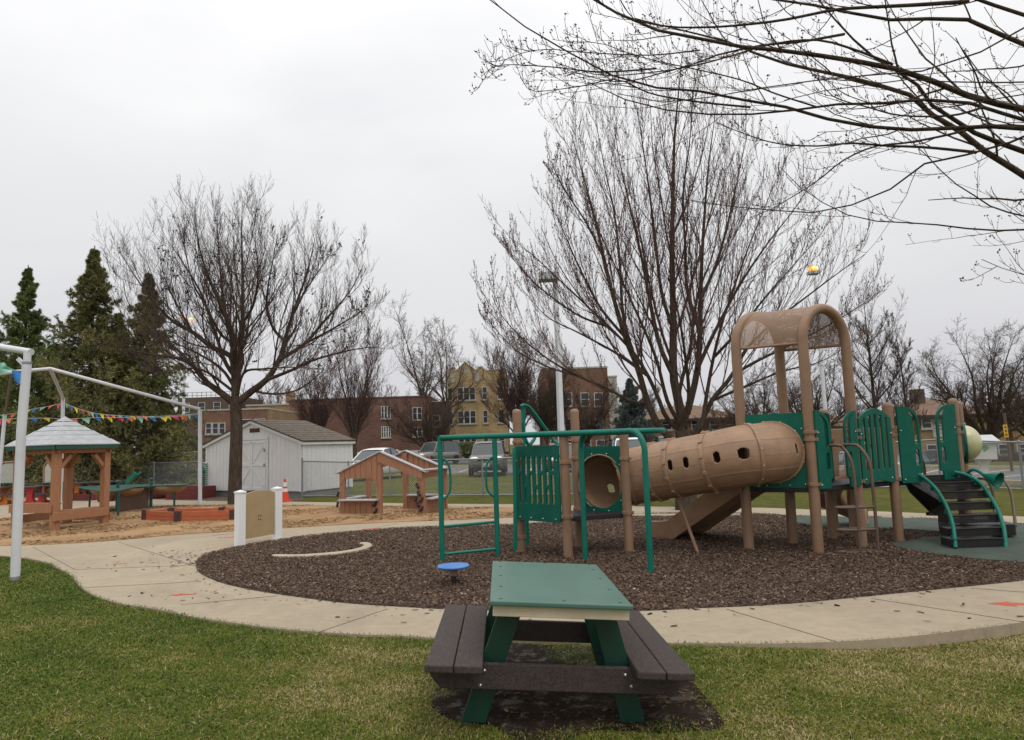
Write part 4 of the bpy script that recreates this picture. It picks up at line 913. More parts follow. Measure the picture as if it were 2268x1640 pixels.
# ---------------------------------------------------------------- chain link fences
def fence(name, pts, label, brail=True, terminal=()):
    B_ = [ngp(u, v) for u, v, t in pts]; T_ = [at(u, t, q.y) for (u, v, t), q in zip(pts, B_)]
    for i in range(len(pts)): T_[i] = V(B_[i].x, B_[i].y, T_[i].z)
    o = thing('chain_link_fence', label, 'fence', B_[0])
    for i, (a, t) in enumerate(zip(B_, T_)):
        b = MB(); r_ = .04 if i in terminal else .026; b.tube([a, t+V(0, 0, .03 if i not in terminal else .08)], r_, 10); b.sphere(t+V(0, 0, .03 if i not in terminal else .08), r_*1.15, 10, 6); b.build('post', m_galv, o)
    b = MB(); b.tube(T_, .021, 8); b.build('top_rail', m_galv, o)
    if brail: b = MB(); b.tube([q+V(0, 0, .06) for q in B_], .02, 8); b.build('bottom_rail', m_galv, o)
    vs = []; fs = []
    def wire(p, q):
        d_ = (q-p).normalized(); a = d_.orthogonal().normalized()*.003; c = d_.cross(a); k_ = len(vs)
        for e in (p, q):
            for j in range(3): vs.append(tuple(e+a*math.cos(2.094*j)+c*math.sin(2.094*j)))
        for j in range(3): fs.extend((k_+j, k_+(j+1) % 3, k_+3+(j+1) % 3, k_+3+j))
    for i in range(len(pts)-1):
        a, c = B_[i], B_[i+1]; Ls = (c-a).length; z0, za, zb = .05, T_[i].z-.01, T_[i+1].z-.01; H_ = (za+zb)/2-z0; st_ = .075
        k_ = -int(H_/st_)-1
        while k_*st_ < Ls:
            for s_ in (1, -1):
                x0 = k_*st_ if s_ > 0 else k_*st_+H_; x1 = x0+s_*H_; zz0, zz1 = z0, z0+H_
                lo, hi = (x0, x1)
                if s_ > 0:
                    if x0 < 0: zz0 = z0-x0; x0 = 0
                    if x1 > Ls: zz1 = z0+H_-(x1-Ls); x1 = Ls
                else:
                    if x0 > Ls: zz0 = z0+(x0-Ls); x0 = Ls
                    if x1 < 0: zz1 = z0+H_+x1; x1 = 0
                if zz1 > zz0+.01:
                    P = a.lerp(c, x0/Ls); Q = a.lerp(c, x1/Ls); sc0 = ((T_[i].z*(1-x0/Ls)+T_[i+1].z*x0/Ls)-.01-z0)/H_; sc1 = ((T_[i].z*(1-x1/Ls)+T_[i+1].z*x1/Ls)-.01-z0)/H_
                    wire(V(P.x, P.y, z0+(zz0-z0)*sc0), V(Q.x, Q.y, z0+(zz1-z0)*sc1))
            k_ += 1
    np_mesh('chain_link', m_wire, np.array(vs), np.array(fs), 4, o)
    return o
fence('f', [(-260, 1084, 1036), (-70, 1088, 1037), (75, 1089, 1033), (221, 1089, 1029), (340, 1088.5, 1026), (446, 1088.5, 1023)], 'galvanised chain link fence behind the gazebo ending at the shed', True, (5,))
fence('f', [(669, 1103, 1022), (772, 1102.5, 1024), (864, 1102, 1021), (1070, 1101, 1017), (1270, 1099, 1009), (1480, 1097, 1000), (1700, 1092, 991), (1906, 1086, 983), (2009, 1081.5, 978.5), (2085, 1080.5, 973.5), (2268, 1089, 979.6), (2450, 1099, 985)], 'galvanised chain link fence running from the shed to the right edge', True, (0,))
q0, q1 = ngp(447, 1101), ngp(459, 1100); BN = MB(); zt_ = 1.22
for i in range(15): z = .04+i*.083; BN.beam(q0+V(0, 0, z), q1+V(0, 0, z), .006, .03)
for i in range(6): p = q0.lerp(q1, i/5); BN.beam(p+V(0, 0, .02), p+V(0, 0, zt_), .006, .018, (0, 1, 0))
tag(BN.build('barrier_net', m_gtube), 'strip of green plastic barrier netting between white pole and shed', 'barrier net')
# ---------------------------------------------------------------- shed
S1 = ngp(669, 1103); fx, fy = V(-.87, .49, 0), V(.49, .87, 0); SW, SDp = 4.98, 2.45; He, Hr = 1.93, 2.72
SH = thing('storage_shed', 'white storage shed with cross-braced door and brown shingle roof', 'shed', S1)
ux = -fx                                               # along the front from its far left corner to the right corner
S0 = S1+fx*SW
def sp_at(x, y, z): return S0+ux*x+fy*y+V(0, 0, z)
MF = Matrix((ux, V(0, 0, 1), -fy)).transposed().to_4x4(); MF.translation = S0
b = MB()
for i in range(25):                                    # grooved siding: separate boards on the front gable
    x0, x1 = SW*i/25+.004, SW*(i+1)/25-.004
    def hz(x): return He+(Hr-He)*(1-abs(x-SW/2)/(SW/2))
    pl = [(x0, .22), (x1, .22), (x1, hz(x1)-.03)]+([(SW/2, Hr-.03)] if x0 < SW/2 < x1 else [])+[(x0, hz(x0)-.03)]
    b.prism(pl, MF @ Matrix.Translation((0, 0, .012)), .024)
b.build('front_wall', m_shed, SH)
MS = Matrix((fy, V(0, 0, 1), ux)).transposed().to_4x4(); MS.translation = S1
b = MB()
for i in range(12): b.prism([(SDp*i/12+.004, .22), (SDp*(i+1)/12-.004, .22), (SDp*(i+1)/12-.004, He), (SDp*i/12+.004, He)], MS @ Matrix.Translation((0, 0, .012)), .024)
b.build('side_wall', m_shed, SH)
m_found = pm('grey_foundation', (.2, .2, .2), .2, 4, .8)
b = MB(); 
body = [sp_at(0, .03, .2), sp_at(SW-.03, .03, .2), sp_at(SW-.03, SDp, .2), sp_at(0, SDp, .2)]
b.add([v for v in body]+[v+V(0, 0, He-.2) for v in body]+[sp_at(SW/2, .03, Hr-.04), sp_at(SW/2, SDp, Hr-.04)], [(0, 1, 5, 8, 4), (1, 2, 6, 5), (2, 3, 7, 9, 6), (3, 0, 4, 7), (5, 6, 9, 8), (4, 8, 9, 7)]); b.build('wall_core', m_shed, SH)
b = MB(); b.prism([(q.x, q.y) for q in (sp_at(.03, .04, 0), sp_at(SW-.04, .04, 0), sp_at(SW-.04, SDp-.03, 0), sp_at(.03, SDp-.03, 0))], Matrix.Translation((0, 0, .1)), .24); b.build('foundation', m_found, SH)
m_shing, nt, p = new_mat('roof_shingles'); vec = coords(nt, 'Object', (1, 1, 1)); a_ = noise(nt, coords(nt, 'Object', (2, 2, 24)), 2.4, 4, .6); b_ = noise(nt, vec, 40, 3, .7)
o_ = mixc(nt, 1, ramp(nt, a_.outputs[0], [(.3, (.07, .055, .042)), (.7, (.18, .145, .11))]).outputs[0], ramp(nt, b_.outputs[0], [(.3, .75), (.7, 1.2)]).outputs[0], 'MULTIPLY'); nt.links.new(o_, p.inputs['Base Color']); p.inputs['Roughness'].default_value = .9
m_edge = pm('dark_drip_edge', (.035, .022, .018), .2, 6, .5)
for s_ in (0, 1):
    X0, X1 = (SW/2, SW+.12) if s_ else (SW/2, -.12); zE = He-(Hr-He)*.12/(SW/2)
    b = MB(); nC = 11
    for k_ in range(nC):
        f0, f1 = k_/nC, (k_+1)/nC; xa, xb = X1+(X0-X1)*f0, X1+(X0-X1)*f1; za, zb = zE+(Hr-zE)*f0+.045, zE+(Hr-zE)*f1+.03
        A4 = [sp_at(xa, -.1, za), sp_at(xa, SDp+.1, za), sp_at(xb, SDp+.1, zb), sp_at(xb, -.1, zb), sp_at(xa, -.1, za-.03), sp_at(xa, SDp+.1, za-.03)]
        b.add(A4, [(0, 1, 2, 3), (4, 5, 1, 0)] if s_ else [(3, 2, 1, 0), (0, 1, 5, 4)])
    ro = b.build('roof', m_shing, SH)
    b = MB(); b.beam(sp_at(X1, -.11, zE+.02), sp_at(X0, -.11, Hr+.02), .02, .045); b.build('drip_edge', m_edge, SH); b = MB(); b.beam(sp_at(X1, -.08, zE-.055), sp_at(X0, -.08, Hr-.055), .03, .1); b.build('rake_board', m_white, SH)
    b = MB(); b.beam(sp_at(X1, -.1, zE+.01), sp_at(X1, SDp+.1, zE+.01), .02, .04); b.build('drip_edge', m_edge, SH); b = MB(); b.beam(sp_at(X1-.03*(1 if s_ else -1), -.07, zE-.06), sp_at(X1-.03*(1 if s_ else -1), SDp+.08, zE-.06), .03, .09); b.build('eave_board', m_white, SH)
for x in (.05, SW-.05): b = MB(); b.beam(sp_at(x, -.03, .2), sp_at(x, -.03, He-.02), .1, .024, tuple(fy)); b.build('corner_board', m_white, SH)
b = MB(); b.beam(sp_at(SW+.025, .05, .2), sp_at(SW+.025, .05, He-.02), .024, .1, tuple(fy)); b.build('corner_board', m_white, SH)
b = MB(); b.beam(sp_at(SW+.025, SDp-.05, .2), sp_at(SW+.025, SDp-.05, He-.02), .024, .1, tuple(fy)); b.build('corner_board', m_white, SH)
dx0, dx1, dz1 = SW*.36, SW*.655, 2.0
DR = single('door', lambda b: b.prism([(dx0, .24), (dx1, .24), (dx1, dz1), (dx0, dz1)], MF @ Matrix.Translation((0, 0, .03)), .02), m_shed, SH)
def bd(name, x0, z0, x1, z1_, w_, out=.048, par=DR): single(name, lambda b: b.beam(sp_at(x0, -out, z0), sp_at(x1, -out, z1_), .018, w_, tuple(V(0, 0, 1) if abs(x1-x0) > .01 else ux)), m_white, par, .003)
xm, zm = (dx0+dx1)/2, 1.13
for x0, z0, x1, z1_ in ((dx0, .29, dx1, .29), (dx0, zm, dx1, zm), (dx0, dz1-.06, dx1, dz1-.06)): bd('rail', x0, z0, x1, z1_, .1)
for x in (dx0+.05, xm, dx1-.05): bd('stile', x, .34, x, dz1-.12, .1, .05)
for (x0, z0, x1, z1_) in ((dx0+.12, dz1-.14, xm-.07, zm+.08), (dx1-.12, dz1-.14, xm+.07, zm+.08), (dx0+.12, .36, xm-.07, zm-.08), (dx1-.12, .36, xm+.07, zm-.08)): bd('brace', x0, z0, x1, z1_, .075, .046)
bd('casing', dx0-.09, dz1+.07, dx1+.09, dz1+.07, .1, .05, SH); bd('casing', dx0-.05, .24, dx0-.05, dz1+.02, .085, .046, SH); bd('casing', dx1+.06, .24, dx1+.06, dz1+.02, .085, .046, SH)
for z in (1.12, 1.65): single('latch', lambda b: b.box(sp_at(dx1-.06, -.075, z), (.05, .05, .11)), m_galv, DR, .006)
o = single('plaque', lambda b: b.beam(sp_at(SW*.5-.1, -.025, 2.36), sp_at(SW*.5+.42, -.025, 2.36), .02, .15), pm('plaque_brown', (.05, .014, .012), .2, 5, .6), SH, .004)
for k_ in range(15): single('letter', lambda b: b.beam(sp_at(SW*.5-.05+.03*k_, -.037, 2.36), sp_at(SW*.5-.034+.03*k_, -.037, 2.36), .004, .025+.012*(k_*7 % 3)), m_maroon, o)
o = single('door_sign', lambda b: b.beam(sp_at(xm-.13, -.062, dz1-.06), sp_at(xm+.15, -.062, dz1-.06), .006, .085), m_vinyl, DR)
for k_ in range(8): single('letter', lambda b: b.beam(sp_at(xm-.10+.028*k_, -.067, dz1-.06), sp_at(xm-.085+.028*k_, -.067, dz1-.06), .003, .02+.01*(k_*5 % 3)), m_redp, o)
# ---------------------------------------------------------------- traffic cone
q = ngp(631, 1113); TC = thing('traffic_cone', 'orange traffic cone with two pale collars in front of the shed', 'traffic cone', q)
single('base', lambda b: b.prism(rrect(-.18, -.18, .18, .18, .05), Matrix.Translation(q+V(0, 0, .035)), .04), m_cone, TC, .006)
single('cone', lambda b: b.lathe([(.135, .05), (.03, .72), (.02, .725)], 24, Matrix.Translation(q)), m_cone, TC)
for z0, z1_ in ((.33, .43), (.49, .62)): single('collar', lambda b: b.lathe([(.137-.105*(z0-.05)/.67+.003, z0), (.137-.105*(z1_-.05)/.67+.003, z1_)], 24, Matrix.Translation(q), cap=False), m_collar, TC)
# ---------------------------------------------------------------- gate panel
g0, g1 = ngp(531, 1214), ngp(613, 1198.5); GA = thing('gate_panel', 'tan arched panel between two white vinyl posts at the mulch edge', 'play panel', (g0+g1)/2, math.atan2(g1.y-g0.y, g1.x-g0.x)); gw = (g1-g0).length
for q in (g0, g1):
    R_ = Matrix.Rotation(GA.rotation_euler.z-.25, 3, 'Z'); po = single('post', lambda b: b.box(q+V(0, 0, .45), (.135, .135, .92), R_), m_vinyl, GA, .004)
    def cap_(b):
        h = .075; ring = [q+R_ @ V(sx_*h, sy_*h, .91) for sx_, sy_ in ((-1, -1), (1, -1), (1, 1), (-1, 1))]; ring2 = [v+V(0, 0, .025) for v in ring]; t = q+V(0, 0, .965)
        b.add(ring+ring2+[t], [(0, 1, 5, 4), (1, 2, 6, 5), (2, 3, 7, 6), (3, 0, 4, 7), (4, 5, 8), (5, 6, 8), (6, 7, 8), (7, 4, 8), (3, 2, 1, 0)])
    single('post_cap', cap_, m_vinyl, po)
M_ = frame2(g0+V(0, 0, .13), g1); o = single('panel', lambda b: b.prism([(.06, 0), (gw-.06, 0)]+[(gw-.06-(gw-.12)*i/12, .74+.055*math.sin(PI*i/12)) for i in range(13)], M_, .03), m_sandpanel, GA, .004)
for x, y in ((.40, .36), (.45, .36), (.40, .30), (.45, .30)): dot('screw', M_ @ V(x*gw/.85, y, .016), .011, m_black, o)
# ---------------------------------------------------------------- playhouse
zP = lambda x, y: (742+x/5.057, 985.6+y/5.057)
h0, h1_ = ngp(*zP(65, 781)), ngp(*zP(1010, 786)); PW = (h1_-h0).length; PD = 1.2
PH = thing('playhouse', 'brown board playhouse with grey capped gables and open windows in the sand', 'playhouse', h0, math.atan2(h1_.y-h0.y, h1_.x-h0.x))
def ph(name, fn, mat=m_cedar2, bevel=.004, par=None):
    b = MB(); fn(b); b.v = [tuple(L(PH, *v)) for v in b.v]; return b.build(name, mat, par or PH, bevel)
ze, zr = 1.03, 1.50
def rz_(x): return ze+(zr-ze)*(1-abs(x-PW/2)/(PW/2))
MX = lambda y: Matrix.Translation((0, y, 0)) @ Matrix.Rotation(PI/2, 4, 'X')
pw = .13
for x, y, h in ((pw/2, 0, rz_(.05)), (PW-pw*.7, 0, rz_(PW-.05)), (PW*.475, 0, rz_(PW*.45)), (pw/2, PD, rz_(.05)), (PW-pw*.5, PD, rz_(PW-.05)), (PW*.5, PD, zr-.03)):
    ph('post', lambda b: b.box((x, y, h/2-.01), (pw if y or x < PW*.6 else .17, .1, h-.02)))
zw0, zw1 = .36, .88
for k_ in range(7):                                     # boards of the left front wall: above and below the window
    x0, x1 = PW*.46*k_/7+.008, PW*.46*(k_+1)/7-.002
    zb0 = zw1-(.12 if k_ in (0, 6) else 0); 
    pl = [(x0, zw1 if k_ not in (0,) else zw1-.2), (x1, zw1 if k_ not in (6,) else zw1-.2), (x1, rz_(x1)-.02), (x0, rz_(x0)-.02)]
    ph('board', lambda b: b.prism(pl, MX(-.055), .022)); ph('board', lambda b: b.prism([(x0, 0), (x1, 0), (x1, zw0-.02), (x0, zw0-.02)], MX(-.055), .022))
    xa, xb = PW-x1, PW-x0
    ph('board', lambda b: b.prism([(xa, .98), (xb, .98), (xb, rz_(xb)-.02), (xa, rz_(xa)-.02)] if rz_(xb)-.02 > .99 else [(xa, .95), (xb, .95), (xb, .99), (xa, .99)], MX(PD), .022)); ph('board', lambda b: b.prism([(xa, 0), (xb, 0), (xb, zw0-.02), (xa, zw0-.02)], MX(PD), .022))
cp_ = ph('counter', lambda b: b.box((PW*.25, -.1, zw0), (PW*.45, .24, .035)), m_grey); ph('counter', lambda b: b.box((PW*.76, PD-.05, zw0+.02), (PW*.44, .22, .035)), m_grey); ph('shelf', lambda b: b.box((PW*.72, PD-.1, .93), (PW*.34, .16, .03)))
ph('counter', lambda b: b.box((PW+.03, PD*.5, zw0), (.2, PD*.8, .035)), m_grey); ph('counter', lambda b: b.box((-.03, PD*.5, zw0), (.2, PD*.8, .035)), m_grey)
for k_ in range(3):
    z = .055+k_*.11
    for x in (PW-.03, .03): ph('board', lambda b: b.box((x, PD/2, z), (.022, PD-.12, .105)))
for x in (PW-.02, .02): ph('side_beam', lambda b: b.box((x, PD/2, .93), (.03, PD+.1, .15)))
for x in (PW+.0, .0): ph('cap', lambda b: b.box((x, PD/2, ze+.02), (.2, PD+.2, .03)), m_grey)
ph('rake_beam', lambda b: b.prism([(PW*.47, zr-.03-.2), (PW-.02, ze-.2), (PW-.02, ze-.01), (PW*.5, zr-.02), (PW*.47, zr-.03)], MX(-.06), .035))
ph('rake_beam', lambda b: b.prism([(.02, ze-.13), (PW*.5, zr-.15), (PW*.5, zr-.02), (.02, ze-.01)], MX(PD+.03), .035)); ph('rake_beam', lambda b: b.prism([(PW*.5, zr-.15), (PW-.02, ze-.13), (PW-.02, ze-.01), (PW*.5, zr-.02)], MX(PD+.03), .035))
for y in (-.03, PD+.02):
    for s_ in (-1, 1):
        ph('cap', lambda b: b.beam((PW/2, y, zr+.01), (PW/2+s_*(PW/2+.09), y, ze-.03), .15, .03), m_grey)
for pts in (((PW*.60, -.0), (PW*.78, 0)),): ph('corner_brace', lambda b: b.prism([(PW-.2, .85), (PW-.1, .62), (PW-.1, .85)], MX(PD), .03))
for x, z, f_ in ((.94, .68, 1), (.955, .5, 1), (.93, .38, 0), (.94, .24, 1), (1.0, .36, -1), (1.0, .15, -1), (.455, .26, -1), (.46, .1, -1), (-.01, .5, 0), (-.015, .25, 0)):
    X = PW*x*.985; P = [(X, -.07, z+.06), (X, -.085, z), (X+.045*f_, -.1, z-.035), (X+.07*f_, -.11, z-.04)]
    ph('pipe_fitting', lambda b: b.tube([V(*v) for v in P], .03, 10), m_black, 0)
# ---------------------------------------------------------------- cars
m_glass, nt, p = new_mat('car_glass'); p.inputs['Base Color'].default_value = (.05, .06, .062, 1); p.inputs['Roughness'].default_value = .06; p.inputs['Specular IOR Level'].default_value = .8
m_tyre = pm('tyre_rubber', (.012, .012, .012), .2, 9, .8); m_rim = pm('wheel_alloy', (.4, .4, .41), .1, 9, .35, metal=.8)
m_lens = pm('headlight_lens', (.75, .76, .75), .05, 9, .15); m_amber = pm('amber_lens', (.6, .2, .04), .1, 9, .2); m_grl = pm('black_grille', (.015, .015, .016), .2, 9, .4)
m_plate = pm('plate_white_blue', (.5, .55, .62), .1, 9, .4); m_blk = pm('car_black_trim', (.02, .02, .021), .2, 9, .5); m_tail = pm('tail_lens', (.4, .02, .02), .1, 9, .2)
def carpaint(n_, c, met=.25): return pm(n_, c, .05, 2, .26, metal=met, spec=.6)
def car(name, label, loc, hd, paint, kind, Lc, Wc, Hc, plate=True, group=None, cat='car'):
    """hd = heading angle of the nose; local x runs forward"""
    T = thing(name, label, cat, loc, hd, group)
    def bl(nm, fn, mat, bevel=0., par=None): b = MB(); fn(b); b.v = [tuple(L(T, *v)) for v in b.v]; return b.build(nm, mat, par or T, bevel)
    suv = kind == 'suv'; hl = Lc/2; w = Wc/2
    if suv: top = [(-hl, .95), (-hl+.06, 1.02), (-.3, 1.05), (hl-1.45, 1.08), (hl-.95, 1.07), (hl-.35, 1.02), (hl-.1, .95), (hl-.02, .86), (hl, .6)]; zl = .26
    else: top = [(-hl, .72), (-hl+.1, .92), (-hl+.7, .96), (-.3, .93), (hl-1.35, .95), (hl-.9, .9), (hl-.3, .78), (hl-.05, .66), (hl, .55)]; zl = .22
    def body(b):
        vs = []; st = catmull([V(x, 0, z) for x, z in top], 4)
        for q in st:
            f_ = 1-.16*smooth01((abs(q.x)-hl+.7)/.7)**2; lo = zl+.08*smooth01((abs(q.x)-hl+.5)/.5); ww = w*f_; zt = q.z; mid = lo+(zt-lo)*.55
            for y, z in ((-ww*.86, lo), (-ww*.97, lo+.1), (-ww, mid), (-ww*.975, zt-.1), (-ww*.9, zt-.015), (-ww*.45, zt+.02), (0, zt+.03), (ww*.45, zt+.02), (ww*.9, zt-.015), (ww*.975, zt-.1), (ww, mid), (ww*.97, lo+.1), (ww*.86, lo)): vs.append((q.x, y, z))
        k_ = 13; n_ = len(st)
        b.add(vs, [(i*k_+j, (i+1)*k_+j, (i+1)*k_+(j+1) % k_, i*k_+(j+1) % k_) for i in range(n_-1) for j in range(k_)]+[tuple(range(k_)), tuple(reversed(range((n_-1)*k_, n_*k_)))], True)
    B_ = bl('body', body, paint)
    if suv: prof = [(-hl+.05, 1.0, .9), (-hl+.22, Hc-.12, .76), (-hl+.45, Hc-.03, .74), (-.2, Hc, .74), (.35, Hc-.04, .74), (.55, Hc-.1, .75), (hl-1.35, 1.05, .88)]
    else: prof = [(-hl+.75, .94, .86), (-hl+1.35, Hc-.12, .68), (-hl+1.75, Hc-.02, .66), (-.1, Hc, .66), (.35, Hc-.05, .66), (.5, Hc-.1, .67), (hl-1.2, .93, .86)]
    def green(b):
        vs = []
        for x, z, f_ in prof:
            zb = .9 if not suv else 1.0
            for y in (-1, 1): vs.append((x, y*w*(.9 if z < zb+.1 else .9), min(z, zb) if True else z))
        n_ = len(prof); vs = []
        for x, z, f_ in prof: vs += [(x, -w*f_, z), (x, w*f_, z)]
        b.add(vs, [(2*i, 2*i+2, 2*i+3, 2*i+1) for i in range(n_-1)])
        base = [(x, s_*w*.89, (1.0 if suv else .9)) for s_ in (-1, 1) for x, z, f_ in prof]
        for s_ in (0, 1):
            o_ = len(b.v); b.add([(x, (-1, 1)[s_]*w*f_, z) for x, z, f_ in prof]+[(x, (-1, 1)[s_]*w*.89, (1.0 if suv else .9)) for x, z, f_ in prof], [(i, i+1, n_+i+1, n_+i) if s_ else (i, n_+i, n_+i+1, i+1) for i in range(n_-1)])
    bl('windows', green, m_glass)
    rf = prof[1:-1]
    bl('roof', lambda b: b.add([(x, y*w*f_*k_, z+.012+(.03 if k_ < .7 else 0)) for x, z, f_ in rf for y, k_ in ((-1, 1.02), (-1, .6), (1, .6), (1, 1.02))], [(4*i+j, 4*i+4+j, 4*i+5+j, 4*i+1+j) for i in range(len(rf)-1) for j in range(3)], True), paint)
    for s_ in (-1, 1):
        a_ = prof[-1]; c_ = prof[-2]; bl('pillar', lambda b: b.tube([(a_[0], s_*w*.885, a_[1]), (c_[0], s_*w*c_[2]*1.01, c_[1]+.01)], .035, 6), paint)
        a_ = prof[0]; c_ = prof[1]; bl('pillar', lambda b: b.tube([(a_[0]+.05, s_*w*.885, a_[1]), (c_[0]+.05, s_*w*c_[2]*1.01, c_[1]+.01)], .05, 6), paint)
        bl('pillar', lambda b: b.tube([(-.15, s_*w*.9, 1.0 if suv else .92), (-.25, s_*w*prof[3][2]*1.01, Hc-.02)], .03, 6), m_blk)
        mr = bl('mirror', lambda b: b.sphere((hl-1.55 if suv else hl-1.5, s_*(w+.1), 1.12 if suv else 1.0), 1, 10, 6, (.07, .12, .09)), paint if not suv else m_blk)
        zh = .86 if suv else .68
        bl('headlight', lambda b: b.sphere((hl-.14, s_*w*.64, zh), 1, 14, 8, (.2, .25, .115)), m_lens)
        bl('turn_signal', lambda b: b.sphere((hl-.2, s_*w*.80, zh+.005), 1, 10, 6, (.2, .1, .09)), m_amber)
        bl('tail_light', lambda b: b.box((-hl+.04, s_*w*.8, .92 if suv else .78), (.08, .2, .2)), m_tail, .02)
        r_ = .35 if suv else .32
        for x in (hl-.85, -hl+.85):
            wh = bl('wheel', lambda b: b.lathe([(r_*.6, -.11), (r_*.95, -.11), (r_, -.06), (r_, .06), (r_*.95, .11), (r_*.6, .11)], 24, Matrix.Translation((x, s_*(w-.1), r_)) @ Matrix.Rotation(PI/2, 4, 'X')), m_tyre)
            bl('rim', lambda b: b.lathe([(.02, .09), (r_*.2, .1), (r_*.62, .085)], 16, Matrix.Translation((x, s_*(w-.1), r_)) @ Matrix.Rotation(-s_*PI/2, 4, 'X')), m_rim, 0, wh)
            bl('wheel_arch', lambda b: b.lathe([(r_*1.05, 0), (r_*1.2, .0)], 24, Matrix.Translation((x, s_*(w+.006), r_)) @ Matrix.Rotation(-s_*PI/2, 4, 'X'), cap=False), m_blk, 0, B_)
    zg = .80 if suv else .6
    bl('grille', lambda b: b.prism(rrect(-w*.46, zg-.09, w*.46, zg+.09, .04), Matrix.Translation((hl-.03, 0, 0)) @ Matrix.Rotation(PI/2, 4, 'Z') @ Matrix.Rotation(PI/2, 4, 'X'), .05), m_grl)
    bl('lower_grille', lambda b: b.box((hl-.03, 0, .42 if suv else .34), (.06, w*1.25, .14)), m_grl, .02)
    bl('bumper_trim', lambda b: b.box((hl-.02, 0, .55 if suv else .45), (.07, w*1.5, .07)), paint if not suv else m_blk, .02)
    if plate:
        pl_ = bl('licence_plate', lambda b: b.box((hl+.02, 0, .56 if suv else .45), (.015, .31, .16)), m_plate, .004)
        for k_ in range(6): bl('plate_letter', lambda b: b.box((hl+.029, -.11+.044*k_, .55 if suv else .44), (.004, .026, .06)), m_maroon, 0, pl_)
    return T
def onlot(u, Y):
    q = at(u, 1040, Y); return V(q.x, q.y, terrain(q.x, q.y)+.03)
hd0 = -PI/2
car('parked_car', 'white sedan parked nose out behind the brown playhouse', onlot(836, 36.5), hd0-.3, carpaint('white_car_paint', (.72, .72, .72), 0), 'sedan', 4.7, 1.85, 1.53)
car('parked_car', 'grey-brown compact SUV facing the camera behind the green ladder frame', onlot(1083, 37), hd0-.02, carpaint('warm_grey_paint', (.14, .128, .115), .4), 'suv', 4.6, 1.83, 1.70)
car('parked_car', 'maroon car facing the camera behind the green slotted panel', onlot(1243, 37.5), hd0+.02, carpaint('maroon_paint', (.16, .02, .028), .3), 'sedan', 4.6, 1.8, 1.5)
car('parked_car', 'white SUV behind the tan tunnel, left of the black SUV', onlot(1397, 36), hd0-.10, carpaint('white_car_paint', (.70, .71, .73), 0), 'suv', 4.6, 1.85, 1.66)
car('parked_car', 'black SUV showing above the tan tunnel beside the big maple', onlot(1492, 36.5), hd0-.12, carpaint('black_car_paint', (.018, .019, .022), .3), 'suv', 4.7, 1.88, 1.72)
car('parked_car', 'dull silver large SUV turned left on the street beyond the white sedan', onlot(965, 60), hd0-.62, carpaint('dull_silver_paint', (.20, .19, .175), .4), 'suv', 4.95, 1.9, 1.92)
car('parked_car', 'dark sedan seen between the climbing tower posts at right', onlot(1862, 52), hd0-.9, carpaint('dark_blue_paint', (.03, .04, .05), .3), 'sedan', 4.6, 1.8, 1.46)
car('parked_car', 'teal grey sedan on the street in front of the yellow brick house', onlot(2018, 57), hd0-1.2, carpaint('teal_grey_paint', (.11, .14, .145), .35), 'sedan', 4.6, 1.8, 1.46)
car('parked_car', 'grey SUV on the street behind the yellow bubble window', onlot(2112, 58), hd0+1.1, carpaint('mid_grey_paint', (.16, .16, .17), .3), 'suv', 4.5, 1.82, 1.7)
car('parked_car', 'white car behind the fence beside the shed, left one of two', onlot(404, 47), hd0+1.2, carpaint('white_car_paint', (.7, .7, .7), 0), 'sedan', 4.6, 1.8, 1.48)
car('parked_car', 'white car with red tail light peeking out beside the shed wall', onlot(446, 45), hd0+2.6, carpaint('white_car_paint', (.7, .7, .7), 0), 'suv', 4.5, 1.8, 1.66)
# ---------------------------------------------------------------- buildings
def brick(name, c, c2, mortar, sc_=1.):
    m, nt, p = new_mat(name); tx = N(nt, 'ShaderNodeTexCoord'); sx_ = N(nt, 'ShaderNodeSeparateXYZ'); nt.links.new(tx.outputs['Object'], sx_.inputs[0])
    ad = N(nt, 'ShaderNodeMath', operation='ADD'); nt.links.new(sx_.outputs[0], ad.inputs[0]); nt.links.new(sx_.outputs[1], ad.inputs[1])
    cb = N(nt, 'ShaderNodeCombineXYZ'); nt.links.new(ad.outputs[0], cb.inputs[0]); nt.links.new(sx_.outputs[2], cb.inputs[1])
    bt = N(nt, 'ShaderNodeTexBrick'); bt.inputs['Scale'].default_value = 3.; bt.inputs['Mortar Size'].default_value = .012; bt.inputs['Brick Width'].default_value = .7; bt.inputs['Row Height'].default_value = .24
    bt.inputs['Color1'].default_value = (*c, 1); bt.inputs['Color2'].default_value = (*c2, 1); bt.inputs['Mortar'].default_value = (*mortar, 1); nt.links.new(cb.outputs[0], bt.inputs['Vector'])
    n_ = noise(nt, tx.outputs['Object'], .5, 6, .65); n2_ = noise(nt, tx.outputs['Object'], 5, 4, .7)
    o_ = mixc(nt, 1, bt.outputs['Color'], ramp(nt, n_.outputs[0], [(.3, .72), (.7, 1.2)]).outputs[0], 'MULTIPLY'); o_ = mixc(nt, 1, o_, ramp(nt, n2_.outputs[0], [(.3, .78), (.7, 1.2)]).outputs[0], 'MULTIPLY')
    nt.links.new(o_, p.inputs['Base Color']); p.inputs['Roughness'].default_value = .9; return m
m_redbrick = brick('red_brick', (.175, .082, .058), (.125, .06, .045), (.2, .15, .12)); m_brownbrick = brick('brown_brick', (.19, .095, .055), (.14, .07, .042), (.2, .16, .12))
m_yelbrick = brick('yellow_brick', (.40, .285, .135), (.33, .23, .11), (.4, .32, .2)); m_tanbrick = brick('tan_brick', (.28, .185, .085), (.22, .14, .065), (.25, .2, .13)); m_dkbrick = brick('dark_brick', (.11, .07, .05), (.085, .055, .04), (.12, .1, .08)); m_orbrick = brick('orange_brick', (.26, .125, .062), (.2, .095, .05), (.25, .18, .13))
